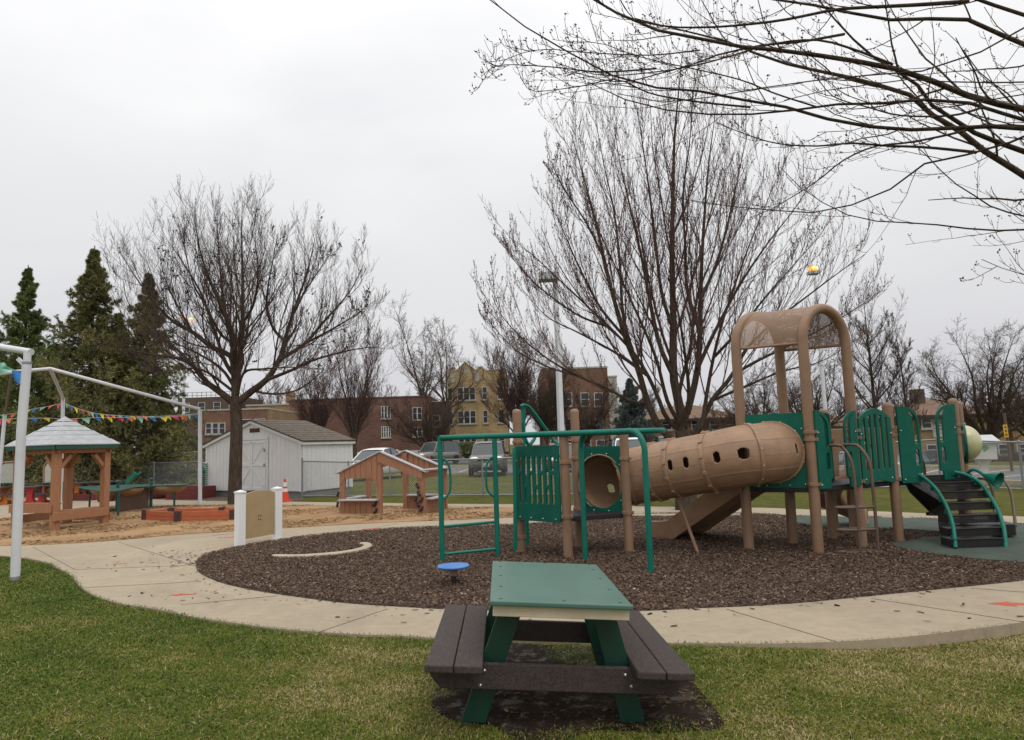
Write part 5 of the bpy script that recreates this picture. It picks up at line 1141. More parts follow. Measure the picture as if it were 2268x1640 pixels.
m_sidebrick = brick('grey_common_brick', (.2, .15, .11), (.15, .11, .085), (.2, .17, .14))
m_stone = pm('limestone_trim', (.36, .33, .28), .15, 4, .85); m_wfr = pm('white_window_frame', (.50, .49, .47), .06, 4, .5); m_pane, nt, p = new_mat('window_pane'); p.inputs['Base Color'].default_value = (.028, .032, .036, 1); p.inputs['Roughness'].default_value = .12
m_redroof = pm('brown_roof', (.155, .094, .06), .25, 1.5, .9, stretch=(1, 1, 9)); m_wbase = pm('white_painted_base', (.58, .57, .55), .08, 1, .7, dirt=.25)
class Bld:
    """box building: front wall from p to q (left to right seen from the camera), depth going away, ground z0, top z1"""
    def __init__(s, name, label, p, q, depth, z0, z1, wall, side=None, cat='building'):
        p, q = V(p[0], p[1], 0), V(q[0], q[1], 0); s.u = (q-p).normalized(); s.n = V(-s.u.y, s.u.x, 0); s.W = (q-p).length; s.D = depth; s.z0, s.z1 = z0, z1
        s.T = thing(name, label, cat, (p.x, p.y, z0), math.atan2(s.u.y, s.u.x)); H_ = z1-z0; s.H = H_
        s.part('wall', lambda b: b.box((s.W/2, depth/2, H_/2-.5), (s.W, depth, H_+1)), wall)
        if side: s.part('side_wall', lambda b: [b.box((s.W+.01, depth/2, H_/2-.5), (.03, depth-.02, H_+.98))], side); 
    def part(s, nm, fn, mat, par=None, bevel=0.): b = MB(); fn(b); b.v = [tuple(L(s.T, *v)) for v in b.v]; return b.build(nm, mat, par or s.T, bevel)
    def win(s, x, z, w, h, n_=1, side=False, double=True):
        """window centred at x along the wall, z above the building's ground"""
        def P(a, d, c): return (a, -d, c) if not side else (s.W+d, a, c)
        def bx(b, a, d, c, sa, sd, sc2): b.box(P(a, d, c), (sa, sd, sc2) if not side else (sd, sa, sc2))
        fr_ = s.part('window', lambda b: [bx(b, x, .03, z+h/2-.035, w, .12, .07), bx(b, x, .03, z-h/2+.035, w, .12, .07)]+[bx(b, x-w/2+(w)*i/n_+(.04 if i == 0 else -.04 if i == n_ else 0), .03, z, .08 if i in (0, n_) else .15, .12, h-.14) for i in range(n_+1)]+([bx(b, x, .02, z+.02, w-.14, .08, .05)] if double else []), m_wfr)
        s.part('pane', lambda b: bx(b, x, .0, z, w-.1, .06, h-.1), m_pane, fr_)
        s.part('sill', lambda b: bx(b, x, .06, z-h/2-.08, w+.2, .18, .12), m_stone, fr_)
    def coping(s, mat, h=.25, o=.12): s.part('coping', lambda b: b.box((s.W/2, s.D/2, s.H+h/2), (s.W+2*o, s.D+2*o, h)), mat)
def XY(u, Y): q = at(u, 990, Y); return (q.x, q.y)
def hz(u, v, Y): return at(u, v, Y).z
# red brick block
rb_ = Bld('brick_building', 'long two storey red brick building behind the shed and playhouse', XY(640, 92), XY(952, 92), 14, 0, hz(800, 884, 92), m_redbrick)
rb_.coping(m_dkbrick, .2, .06); rb_.part('painted_base', lambda b: b.box((rb_.W/2, -.03, .55), (rb_.W-.05, .1, 1.15)), m_wbase)
fu = lambda u: (XY(u, 92)[0]-XY(640, 92)[0])
for u0, u1, v0, v1, n_ in ((845, 866, 900, 928, 3), (845, 866, 945, 970, 4), (915, 936, 903, 931, 2), (915, 936, 947, 968, 2), (771, 784, 903, 925, 1), (700, 716, 905, 930, 2), (700, 716, 948, 970, 2)):
    x = fu((u0+u1)/2); rb_.win(x, (hz(u0, v0, 92)+hz(u0, v1, 92))/2, (u1-u0)*92/1539, (v1-v0)*92/1539, n_)
ext = Bld('brick_building', 'dark brown brick wing between the red building and the yellow apartments', XY(953, 95), XY(1000, 95), 12, 0, hz(970, 891, 95), m_dkbrick)
ext.coping(m_stone, .15, .05); ext.win(ext.W*.3, 5, 1.1, 1.6); ext.win(ext.W*.3, 2.2, 1.1, 1.6)
lb = Bld('brick_building', 'low brown brick building with pale coping left of the shed roof', XY(440, 80), XY(592, 80), 12, 0, hz(520, 909, 80), m_brownbrick, m_tanbrick)
lb.coping(m_stone, .18, .06)
gu = lambda u: XY(u, 80)[0]-XY(440, 80)[0]
for u_ in (462, 477, 492): lb.win(gu(u_), (hz(u_, 937, 80)+hz(u_, 962, 80))/2, .72, 1.3)
for u_ in (545, 575): lb.win(gu(u_), 4.6, 1.2, 1.5)
tb = Bld('brick_building', 'tan brick building with tall chimney behind the shed roof', XY(545, 112), XY(760, 112), 12, 0, hz(650, 897, 112), m_tanbrick)
tb.coping(m_stone, .25, .1); hu = lambda u: XY(u, 112)[0]-XY(545, 112)[0]
tb.part('chimney', lambda b: b.box((hu(629.5), 3, (hz(629, 864, 112))/2), (1.15, 1.15, hz(629, 864, 112))), m_tanbrick); tb.win(hu(617), 7, 1.6, 1.6, 2); tb.win(hu(690), 7, 1.6, 1.6, 2)
dk = Bld('brick_building', 'dark building with green roof railing far behind the spruces', XY(392, 125), XY(528, 125), 12, 0, hz(460, 880, 125), m_dkbrick)
for k_ in range(14): dk.part('railing_post', lambda b: b.box((dk.W*k_/13, .1, dk.H+.45), (.06, .06, .9)), m_dgreen)
dk.part('railing', lambda b: [b.box((dk.W/2, .1, dk.H+z), (dk.W, .08, .07)) for z in (.35, .9)], m_dgreen)
for k_ in range(4): dk.win(1.5+k_*2.8, dk.H-1.8, 1.3, 1.7)
# yellow apartments
ya = Bld('apartment_building', 'yellow brick three storey apartment building with a pointed parapet', XY(993, 88), XY(1127, 88), 17, 0, hz(1060, 829, 88), m_yelbrick, m_sidebrick)
yu = lambda u: XY(u, 88)[0]-XY(993, 88)[0]; yz = lambda v, u=1040: hz(u, v, 88)
ya.part('parapet', lambda b: b.prism([(0, 0), (ya.W, 0), (ya.W, .45), (yu(1082), .45), (yu(1072), .85), (yu(1064), .85), (yu(1056), .5), (yu(1034), 1.55), (yu(1015), .5), (yu(1011), .85), (yu(1000), .85), (yu(997), .45), (0, .45)], Matrix.Translation((0, .2, ya.H)) @ Matrix.Rotation(PI/2, 4, 'X'), .4), m_yelbrick)
ya.part('coping', lambda b: [b.beam((yu(1034), .2, ya.H+1.6), (yu(1015), .2, ya.H+.55), .5, .12), b.beam((yu(1034), .2, ya.H+1.6), (yu(1056), .2, ya.H+.55), .5, .12), b.box((yu(1005.5), .2, ya.H+.92), (.75, .5, .14)), b.box((yu(1068), .2, ya.H+.92), (.6, .5, .14)), b.box((ya.W*.85, .2, ya.H+.5), (ya.W*.3, .5, .1))], m_stone)
ya.part('shield', lambda b: b.prism([(-.3, .4), (.3, .4), (.3, -.1), (0, -.5), (-.3, -.1)], Matrix.Translation((yu(1034), -.03, ya.H+.5)) @ Matrix.Rotation(PI/2, 4, 'X'), .1), m_stone)
for x in (yu(1006), yu(1062)): ya.part('shield', lambda b: b.prism([(-.3, .5), (.3, .5), (.3, -.5), (0, -.8), (-.3, -.5)], Matrix.Translation((x, -.03, ya.H-.3)) @ Matrix.Rotation(PI/2, 4, 'X'), .1), m_stone)
for v0, v1 in ((858, 887), (910, 939), (967, 992)):
    zc, hh = (yz(v0)+yz(v1))/2, (v1-v0)*88/1539
    ya.win(yu(1036), zc, 2.3, hh, 3)
    for u_ in (999.5, 1077, 1112): ya.win(yu(u_), zc, .65 if u_ != 1112 else .8, hh)
ya.part('stone_band', lambda b: b.box((ya.W/2, -.03, yz(999)), (ya.W-.04, .1, .3)), m_stone); ya.part('stone_base', lambda b: b.box((ya.W/2, -.04, .3), (ya.W-.04, .14, .9)), m_yelbrick)
for k_ in range(3):
    for y in (2.5, 6, 10, 14): ya.win(y, 1.9+k_*3.05, 1., 1.5, side=True)
fl = thing('flag', 'american flag on a short staff at the corner of the yellow building', 'flag', (*XY(992, 87.4), 1.3))
fp0, fp1 = at(990, 1000, 87.4), at(988, 974, 87.); b = MB(); b.tube([V(*XY(994, 87.9), fp0.z), at(989, 975, 87.)], .025, 6); b.build('staff', m_whitepole, fl)
m_fred, m_fwhite, m_fblue = pm('flag_red', (.5, .03, .05), .1, 3, .8), pm('flag_white', (.66, .64, .64), .05, 3, .8), pm('flag_blue', (.03, .04, .16), .1, 3, .8)
def fpt(a, c): return at(990.5+13*a+4*c*0+1.5*c, 976+3*a+13*c+1.2*math.sin(a*5), 87.1+.12*math.sin(a*6+c))
for k_ in range(13):
    b = MB(); vs = [fpt(a/6, (k_+e)/13) for e in (0, 1) for a in range(7)]; b.add(vs, [(a, a+1, 8+a, 7+a) for a in range(6)], True); b.build('stripe', m_fred if k_ % 2 == 0 else m_fwhite, fl)
b = MB(); vs = [fpt(a/6*.4, c*7/13)+V(0, -.015, 0) for c in (0, 1) for a in range(7)]; b.add(vs, [(a, a+1, 8+a, 7+a) for a in range(6)], True); b.build('canton', m_fblue, fl)
# brown apartment block
bb = Bld('apartment_building', 'brown brick apartment block half hidden by bare trees in the middle', XY(1206, 84), XY(1353, 84), 15, 0, hz(1280, 817, 84), m_brownbrick)
bb.coping(m_stone, .2, .05); bu = lambda u: XY(u, 84)[0]-XY(1206, 84)[0]
for v0, v1 in ((870, 900), (928, 957), (975, 998)):
    for u_ in (1229, 1262, 1300, 1330): bb.win(bu(u_), (hz(u_, v0, 84)+hz(u_, v1, 84))/2, 1.05, (v1-v0)*84/1539)
for u_ in (1282, 1348): bb.part('pilaster', lambda b: b.box((bu(u_), -.1, 3.2), (.5, .3, 6.4)), m_orbrick)
tc_ = Bld('apartment_building', 'narrow tan stair tower at the right end of the brown apartment block', XY(1353.5, 83.5), XY(1373, 83.5), 14, 0, hz(1360, 836, 83.5), m_stone)
tc_.coping(m_stone, .2, .06)
# houses on the right
def hip(bl, zr_, o=.6, ridge=(.35, .65)):
    W_, D_, H_ = bl.W, bl.D, bl.H; zt = zr_-bl.z0
    vs = [(-o, -o, H_), (W_+o, -o, H_), (W_+o, D_+o, H_), (-o, D_+o, H_), (W_*ridge[0], D_/2, zt), (W_*ridge[1], D_/2, zt)]
    r_ = bl.part('roof', lambda b: b.add(vs, [(0, 1, 5, 4), (1, 2, 5), (2, 3, 4, 5), (3, 0, 4)]), m_redroof); bl.part('eave', lambda b: b.box((W_/2, D_/2, H_-.13), (W_+2*o-.03, D_+2*o-.03, .24)), m_edge, r_); return r_
zg = -2.0
h1b = Bld('brick_house', 'orange brick house with brown hipped roof behind the big maple', XY(1446, 66), XY(1640, 66), 9, zg, hz(1540, 927, 66), m_orbrick, None, 'house'); hip(h1b, hz(1540, 893, 66)); a1 = lambda u: XY(u, 66)[0]-XY(1446, 66)[0]
for u_ in (1479, 1545, 1586, 1622): h1b.win(a1(u_), hz(u_, 941.5, 66)-zg, 1.0, .95)
for u_ in (1479, 1545, 1586, 1622): h1b.win(a1(u_), hz(u_, 990, 66)-zg, 1.0, .95)
h2b = Bld('brick_house', 'yellow brick two storey house with hipped roof behind the yellow bubble', XY(2022, 64), XY(2232, 64), 9.5, -2.15, hz(2120, 918, 64), m_tanbrick, None, 'house'); r2 = hip(h2b, hz(2110, 876, 64), .5, (.4, .5)); a2 = lambda u: XY(u, 64)[0]-XY(2022, 64)[0]
h2b.part('chimney', lambda b: b.box((a2(2091), 3.5, hz(2091, 862, 64)+1.1), (1.0, .9, 2.6)), m_dkbrick, r2)
h2b.part('pale_brick_band', lambda b: b.box((a2(2100), -.02, hz(2100, 945, 64)+2.15), (2.6, .06, 1.9)), m_stone)
for u_, v_, n_ in ((2056, 937.5, 1), (2063, 997, 1), (2140, 938, 2), (2222, 936, 1), (2221, 996, 1), (2140, 998, 1)): h2b.win(a2(u_), hz(u_, v_, 64)+2.15, .95 if n_ == 1 else 1.6, 1.0, n_)
h3b = Bld('brick_house', 'second yellow brick house cut off by the right edge of the picture', XY(2246, 66), XY(2420, 66), 9, -2.2, hz(2268, 915, 66), m_tanbrick, None, 'house'); hip(h3b, hz(2300, 880, 66)); a3 = lambda u: XY(u, 66)[0]-XY(2246, 66)[0]
for u_ in (2262, 2320):
    for v_ in (938, 994): h3b.win(a3(u_), hz(u_, v_, 66)+2.2, .95, .9)
h4b = Bld('brick_house', 'brown roofed house far back between the climbing tower posts', XY(1690, 88), XY(1960, 88), 9, -2.2, hz(1800, 946, 88), m_orbrick, None, 'house'); hip(h4b, hz(1800, 916, 88)); a4 = lambda u: XY(u, 88)[0]-XY(1690, 88)[0]
for u_ in (1720, 1780, 1840, 1900): h4b.win(a4(u_), hz(u_, 958, 88)+2.2, 1.1, 1.1)
# ---------------------------------------------------------------- lamp posts
m_glow, nt, p = new_mat('sodium_glow'); p.inputs['Base Color'].default_value = (1, .5, .1, 1); p.inputs['Emission Color'].default_value = (1, .33, .03, 1); p.inputs['Emission Strength'].default_value = 1.7
m_glow2, nt, p = new_mat('sodium_core'); p.inputs['Base Color'].default_value = (1, .8, .4, 1); p.inputs['Emission Color'].default_value = (1, .55, .13, 1); p.inputs['Emission Strength'].default_value = 2.6
m_lamphead = pm('lamp_head_paint', (.46, .47, .48), .06, 3, .5)
q = onlot(1246, 33); tz = at(1230, 628, 33).z
LP = thing('lamp_post', 'white square lamp post with unlit box head left of the big maple', 'lamp post', q)
b = MB(); R_ = Matrix.Rotation(.5, 3, 'Z'); vs = [q+R_ @ V(sx_*w_, sy_*w_, z) for w_, z in ((.125, 0), (.09, tz)) for sx_, sy_ in ((-1, -1), (1, -1), (1, 1), (-1, 1))]; b.add(vs, [(j, (j+1) % 4, 4+(j+1) % 4, 4+j) for j in range(4)]+[(3, 2, 1, 0), (4, 5, 6, 7)]); b.build('pole', m_whitepole, LP)
hc2 = at(1214, 614, 33); b = MB(); b.box(hc2, (.95, .75, .36)); hd_ = b.build('lamp_head', m_lamphead, LP, .02)
b = MB(); b.box(hc2+V(0, 0, -.185), (.8, .6, .03)); b.build('lens', pm('lamp_lens', (.34, .34, .33), .1, 3, .4), hd_); b = MB(); b.box(V(q.x, q.y, tz+.05), (.22, .22, .12)); b.build('bracket', m_lamphead, LP)
q = onlot(1838, 40); tz = at(1801, 606, 40).z
LP2 = thing('lamp_post', 'white lamp post with glowing orange head above the tower roof', 'lamp post', q)
b = MB(); b.lathe([(.13, 0), (.085, tz)], 12, Matrix.Translation(q)); b.build('pole', m_whitepole, LP2)
hc2 = at(1801, 599, 40); b = MB(); b.lathe([(.1, -.06), (.3, 0), (.34, .16), (.25, .22)], 4, Matrix.Translation(hc2) @ Matrix.Rotation(.4, 4, 'Z')); hd_ = b.build('lamp_head', m_glow, LP2)
b = MB(); b.sphere(hc2+V(0, -.2, .1), .16, 10, 6, (1.2, 1, .6)); b.build('bulb', m_glow2, hd_); b = MB(); b.box(hc2+V(0, 0, -.16), (.62, .5, .16)); b.build('reflector', m_lamphead, hd_)
b = MB(); b.lathe([(.27, .21), (.36, .23), (.2, .3)], 4, Matrix.Translation(hc2) @ Matrix.Rotation(.4, 4, 'Z')); b.build('cap', m_lamphead, hd_)
q = onlot(404, 56); tz = at(411, 709, 56).z
LP3 = thing('lamp_post', 'white lamp post with two glowing orange heads behind the left bare tree', 'lamp post', q)
b = MB(); b.lathe([(.13, 0), (.08, tz)], 12, Matrix.Translation(q)); b.build('pole', m_whitepole, LP3); b = MB(); b.tube([at(404, 703, 56), at(411, 709, 56), at(424, 708, 56)], .05, 8); b.build('arm', m_lamphead, LP3)
for u_, v_ in ((404, 703), (424, 708)):
    c = at(u_, v_, 56); b = MB(); b.sphere(c, .24, 12, 8, (1.05, .8, .4)); hd_ = b.build('lamp_head', m_glow, LP3); b = MB(); b.sphere(c+V(0, -.1, .02), .13, 10, 6, (1, 1, .6)); b.build('bulb', m_glow2, hd_)
# ---------------------------------------------------------------- white box on a post, leaning sign
q = ngp(2182, 1071); q = V(q.x, q.y, 0); BX = thing('post_box', 'white painted wooden box with slanted grey lid on a post beyond the fence', 'box', q, -.25)
def bxp(nm, fn, mat, bevel=.004, par=None): b = MB(); fn(b); b.v = [tuple(L(BX, *v)) for v in b.v]; return b.build(nm, mat, par or BX, bevel)
m_oldwhite = pm('flaking_white_paint', (.55, .55, .52), .08, 5, .7, dirt=.55)
bxp('post', lambda b: b.prism([(-.09, 0), (.09, 0), (.09, .5), (.22, .7), (-.22, .7), (-.09, .5)], Matrix.Translation((0, 0, 0)) @ Matrix.Rotation(PI/2, 4, 'X'), .16), m_oldwhite)
bxp('box', lambda b: b.prism([(-.34, .72), (.30, .70), (.30, 1.17), (-.34, 1.22)], Matrix.Translation((0, 0, 0)) @ Matrix.Rotation(PI/2, 4, 'X'), .5), m_oldwhite)
bxp('lid', lambda b: b.add([(-.42, -.34, 1.23), (.42, -.34, 1.2), (.42, .3, 1.42), (-.42, .3, 1.42), (-.42, -.34, 1.2), (.42, -.34, 1.17), (.42, .3, 1.39), (-.42, .3, 1.39)], [(0, 1, 2, 3), (7, 6, 5, 4), (4, 5, 1, 0), (5, 6, 2, 1), (6, 7, 3, 2), (7, 4, 0, 3)]), m_lamphead)
for x, z, r_ in ((-.06, 1.05, .05), (.0, 1.08, .045), (.05, 1.04, .05), (.0, .99, .045), (-.03, .95, .03)): bxp('emblem', lambda b: b.lathe([(r_, -.003), (r_, .003)], 14, Matrix.Translation((x, -.252, z)) @ Matrix.Rotation(PI/2, 4, 'X')), pm('emblem_green', (.16, .3, .2), .2, 9, .7) if 'emblem_green' not in bpy.data.materials else bpy.data.materials['emblem_green'], 0)
b0_, b1_ = V(*gp(2242, 1046)[:2], 0), at(2224, 915, gp(2242, 1046).y); SG = thing('sign_post', 'leaning dark sign post with narrow yellow sign beyond the fence at right', 'sign', b0_)
b = MB(); b.tube([b0_, b1_], .05, 8); b.build('pole', m_dkbrick, SG); sgY = b0_.y-.1
c0, c1 = at(2225.5, 941, sgY), at(2229.5, 969, sgY); m_sy = pm('sign_yellow', (.62, .36, .02), .06, 4, .5)
b = MB(); b.beam(c0, c1, .15, .012, (0, 1, 0)); so_ = b.build('sign_board', m_sy, SG)
for k_ in range(3):
    c = c0.lerp(c1, .2+.3*k_); b = MB(); b.box(c+V(-.022, -.012, 0), (.02, .006, .085)); b.box(c+V(.022, -.012, 0), (.02, .006, .085)); b.box(c+V(0, -.012, .0), (.03, .006, .02)); b.build('sign_letter', m_blk, so_)
q = onlot(952, 44); b = MB(); b.lathe([(.16, 0), (.04, .9), (.02, .92)], 14, Matrix.Translation(q)); MK = thing('marker_cone', 'slim orange marker cone beside the silver SUV on the car park', 'traffic cone', q); b.build('cone', m_cone, MK); b = MB(); b.prism(rrect(-.2, -.2, .2, .2, .05), Matrix.Translation(q+V(0, 0, .02)), .04); b.build('base', m_cone, MK)
# ---------------------------------------------------------------- bare trees
m_bark, nt, p = new_mat('bark'); vec = coords(nt, 'Object', (9, 9, 1.6)); a_ = noise(nt, vec, 2.6, 6, .75, .6); b_ = noise(nt, coords(nt, 'Object'), 1.3, 4, .6)
o_ = mixc(nt, 1, ramp(nt, a_.outputs[0], [(.3, (.028, .020, .015)), (.55, (.09, .068, .05)), (.75, (.165, .135, .105))]).outputs[0], ramp(nt, b_.outputs[0], [(.3, .75), (.7, 1.15)]).outputs[0], 'MULTIPLY')
nt.links.new(o_, p.inputs['Base Color']); p.inputs['Roughness'].default_value = .95; p.inputs['Specular IOR Level'].default_value = .1; bump(nt, p, a_.outputs[0], .9, .03)
m_twig = pm('twig_bark', (.085, .060, .049), .3, 3, .85, spec=.15); m_twigred = pm('reddish_twig_bark', (.11, .066, .055), .3, 2, .85, spec=.1); m_branch = pm('branch_bark', (.085, .062, .047), .35, 7, .85, .4, 60, spec=.15)
m_twiggrey = pm('grey_twig_bark', (.125, .095, .075), .3, 2, .85, spec=.1); m_twigdk = pm('dark_twig_bark', (.085, .06, .047), .3, 2, .85, spec=.1)
m_bud = pm('bud_red', (.11, .022, .026), .35, 30, .7); m_seed = pm('seed_cluster_brown', (.022, .012, .010), .35, 30, .85)
def nrm(a): return a/np.maximum(np.linalg.norm(a, axis=-1, keepdims=True), 1e-9)
def spawn(G, P, R, k, t0, t1, ang, lr, rr, nseg, up, wig, tip=.3, rmin=.003, taper=.6, absolute=False, flat=0.):
    """children of every branch: k per branch between t0 and t1 along it; lr = length as a share of the parent (or metres)"""
    B, n, _ = P.shape
    t = t0+(t1-t0)*(np.arange(k)[None, :]+G.random((B, k)))/k
    f = np.clip(t*(n-1), 0, n-1.001); i = f.astype(int); fr = (f-i)[..., None]; bi = np.arange(B)[:, None]
    pos = P[bi, i]*(1-fr)+P[bi, i+1]*fr; tan = nrm(P[bi, i+1]-P[bi, i]); rad = R[bi, i]*(1-fr[..., 0])+R[bi, i+1]*fr[..., 0]
    ref = np.where(np.abs(tan[..., 2:3]) > .9, np.array([1., 0, 0]), np.array([0, 0, 1.])); a = nrm(np.cross(tan, ref)); b = np.cross(tan, a)
    az = (np.arange(k)[None, :]*2.4+G.random((B, 1))*6.28+G.normal(0, .5, (B, k)))[..., None]; an = (ang[0]+(ang[1]-ang[0])*G.random((B, k)))[..., None]
    d = tan*np.cos(an)+(a*np.cos(az)+b*np.sin(az))*np.sin(an)
    plen = np.linalg.norm(np.diff(P, axis=1), axis=2).sum(1)[:, None] if not absolute else 1.
    ln = plen*lr*(1-taper*t)*(.65+.7*G.random((B, k)))
    r0 = np.maximum(rad*rr, rmin); m = B*k
    pos = pos.reshape(m, 3); d = nrm(d.reshape(m, 3)); ln = ln.reshape(m, 1); r0 = r0.reshape(m, 1)
    out = [pos]; 
    for s_ in range(nseg):
        d = nrm(d+np.array([0, 0, up])/nseg*2+G.normal(0, wig, (m, 3))*np.array([1, 1, 1-flat])); pos = pos+d*ln/nseg; out.append(pos)
    Q = np.stack(out, 1); S = np.maximum(r0*np.linspace(1, tip, nseg+1)[None, :], rmin*.6)
    return Q, S
def tubes(groups):
    """list of (P, R, sides) -> vertex and quad arrays"""
    VV = []; FF = []; base = 0
    for P, R, s_ in groups:
        B, n, _ = P.shape
        if B == 0: continue
        T = np.empty_like(P); T[:, 1:-1] = P[:, 2:]-P[:, :-2]; T[:, 0] = P[:, 1]-P[:, 0]; T[:, -1] = P[:, -1]-P[:, -2]; T = nrm(T)
        mean = nrm(P[:, -1]-P[:, 0]); ref = np.where(np.abs(mean[:, 2:3]) > .8, np.array([1., .1, 0]), np.array([.05, .1, 1.])); ref = np.repeat(ref[:, None, :], n, 1)
        a = nrm(np.cross(T, ref)); b = np.cross(T, a); th = 2*np.pi*np.arange(s_)/s_
        ring = P[:, :, None, :]+(a[:, :, None, :]*np.cos(th)[None, None, :, None]+b[:, :, None, :]*np.sin(th)[None, None, :, None])*R[:, :, None, None]
        VV.append(ring.reshape(-1, 3))
        bi = np.arange(B)[:, None, None]*n*s_; ii = np.arange(n-1)[None, :, None]*s_; j = np.arange(s_)[None, None, :]; j2 = (j+1) % s_
        q = np.stack([bi+ii+j, bi+ii+j2, bi+ii+s_+j2, bi+ii+s_+j], -1).reshape(-1, 4)+base
        FF.append(q); base += B*n*s_
    return np.concatenate(VV), np.concatenate(FF).ravel()
def limb_arr(paths, n=22):
    P = []; R = []
    for pts, r0, r1 in paths:
        Q, _ = resample(catmull(pts, 6), n); P.append([tuple(q) for q in Q]); R.append(list(np.linspace(1, 0, n)**1.15*(r0-r1)+r1))
    return np.array(P), np.array(R)
def blobs(G, C, size, jit=.5):
    """little eight-sided lumps at points C"""
    k = len(C); oc = np.array([[1, 0, 0], [-1, 0, 0], [0, 1, 0], [0, -1, 0], [0, 0, 1], [0, 0, -1.]]); fc = np.array([[0, 2, 4], [2, 1, 4], [1, 3, 4], [3, 0, 4], [2, 0, 5], [1, 2, 5], [3, 1, 5], [0, 3, 5]])
    v = C[:, None, :]+oc[None]*(size*(1-jit+2*jit*G.random((k, 1, 1))))*(.6+.8*G.random((k, 6, 1)))
    f = (fc[None]+np.arange(k)[:, None, None]*6).reshape(-1)
    return v.reshape(-1, 3), f
def make_tree(name, label, base, trunk, limbs, G, lv, twig_mat, trunk_mat=None, group=None, extra=None, cat='tree'):
    T = thing(name, label, cat, base, 0, group)
    tp, tr = limb_arr([trunk], 14); tg = [(tp, tr, 14)]
    lp, lr_ = limb_arr(limbs); tg.append((lp, lr_, 8))
    v, f = tubes(tg); np_mesh('trunk', trunk_mat or m_bark, v, f, 4, T, smooth=True)
    cur = (lp, lr_); cg = []; last = []
    for k_, q in enumerate(lv):
        cur = spawn(G, cur[0], cur[1], **q['s']); cg.append((cur[0], cur[1], q.get('sides', 3))); last.append(cur)
    v, f = tubes(cg); np_mesh('crown', twig_mat, v, f, 4, T, smooth=True)
    if extra: extra(T, G, last)
    return T
def tips(P, G, frac=1., m=1, back=.0):
    B, n, _ = P.shape; sel = G.random(B) < frac; Q = P[sel]; out = []
    for i in range(m):
        t = 1-back*G.random(len(Q)); f_ = np.clip(t*(n-1), 0, n-1.001); ii = f_.astype(int); fr = (f_-ii)[:, None]; r = np.arange(len(Q)); out.append(Q[r, ii]*(1-fr)+Q[r, ii+1]*fr)
    return np.concatenate(out)
# ---- left tree with dark seed clusters
G = np.random.default_rng(11)
zT = lambda x, y, Y: at(166.1+x/2.029, 332.2+y/2.029, Y)
bq = ngp(520, 1118); Y0 = bq.y
def tl(pts, dy): n_ = len(pts); return [zT(x, y, Y0+dy*(i/(n_-1))**1.2) for i, (x, y) in enumerate(pts)]
limbs = [(tl([(712, 1140), (640, 1085), (560, 1030), (490, 950), (430, 910), (330, 895), (200, 875), (50, 850)], -1.2), .135, .012),
 (tl([(716, 980), (690, 890), (590, 850), (480, 770), (370, 715), (250, 600), (150, 470), (70, 350)], .8), .11, .01),
 (tl([(720, 1140), (716, 980), (702, 800), (655, 650), (570, 480), (520, 330), (487, 140)], -.6), .15, .008),
 (tl([(724, 1060), (742, 900), (757, 720), (757, 450), (752, 250), (757, 90)], .8), .12, .008),
 (tl([(728, 1140), (790, 1085), (880, 1010), (945, 890), (962, 815), (1010, 650), (1075, 450), (1110, 280)], .6), .14, .009),
 (tl([(870, 1020), (1000, 965), (1100, 915), (1250, 870), (1350, 850), (1430, 845)], -1.5), .075, .01),
 (tl([(940, 910), (1060, 830), (1150, 720), (1280, 560), (1350, 410)], 1.2), .08, .008),
 (tl([(962, 815), (900, 740), (872, 600), (900, 400), (925, 250)], -1.), .06, .008),
 (tl([(716, 1000), (660, 920), (600, 760), (520, 560), (400, 380), (330, 290)], 1.6), .08, .008),
 (tl([(480, 770), (400, 640), (330, 500), (300, 380)], -.9), .05, .007), (tl([(490, 950), (380, 850), (250, 760), (120, 620), (90, 480)], 1.4), .06, .008),
 (tl([(702, 820), (640, 780), (560, 640), (480, 500), (440, 330), (410, 250)], -1.5), .06, .007), (tl([(757, 720), (810, 620), (830, 450), (815, 300), (812, 150)], -1.3), .055, .007),
 (tl([(1010, 650), (1060, 560), (1150, 420), (1190, 360)], 1.3), .045, .007), (tl([(1060, 830), (1180, 760), (1290, 690), (1400, 600)], -1.4), .05, .007),
 (tl([(655, 650), (640, 500), (620, 300), (617, 150)], 1.1), .055, .007), (tl([(730, 1100), (760, 980), (850, 960), (1000, 950), (1150, 960)], -2.6), .06, .008), (tl([(712, 1080), (600, 1000), (520, 960), (400, 960), (250, 1000)], -2.8), .06, .008),
 (tl([(722, 1050), (700, 900), (740, 760), (700, 560), (690, 380)], -2.6), .075, .007), (tl([(722, 1020), (760, 900), (700, 740), (800, 560), (860, 420)], 2.8), .075, .007), (tl([(716, 1060), (640, 960), (500, 880), (350, 820), (180, 760)], 2.6), .065, .007)]
fk = zT(722, 1135, Y0)
def pull(q, sx0, sx1, sy_, sz_): d_ = q-fk; return fk+V(d_.x*(sx0 if d_.x < 0 else sx1), d_.y*sy_, d_.z*(sz_ if d_.z > 0 else 1))
limbs = [([pull(q, .80, .92, .85, .86) for q in P_], a_*.86, b_*.8) for P_, a_, b_ in limbs]
def seeds(T, G, last):
    C = tips(last[1][0], G, .13, 1, .9); d = np.linalg.norm(C-np.array(zT(740, 760, Y0)), axis=1); C = C[(G.random(len(C)) < np.clip(1.25-(C[:, 2]-3.)/5.5, .12, .8))]; C = np.repeat(C, 6, 0)+G.normal(0, .05, (len(C)*6, 3)); v, f = blobs(G, C, .024); tag(np_mesh('seed_clusters', m_seed, v, f, 3, T), kind='stuff')
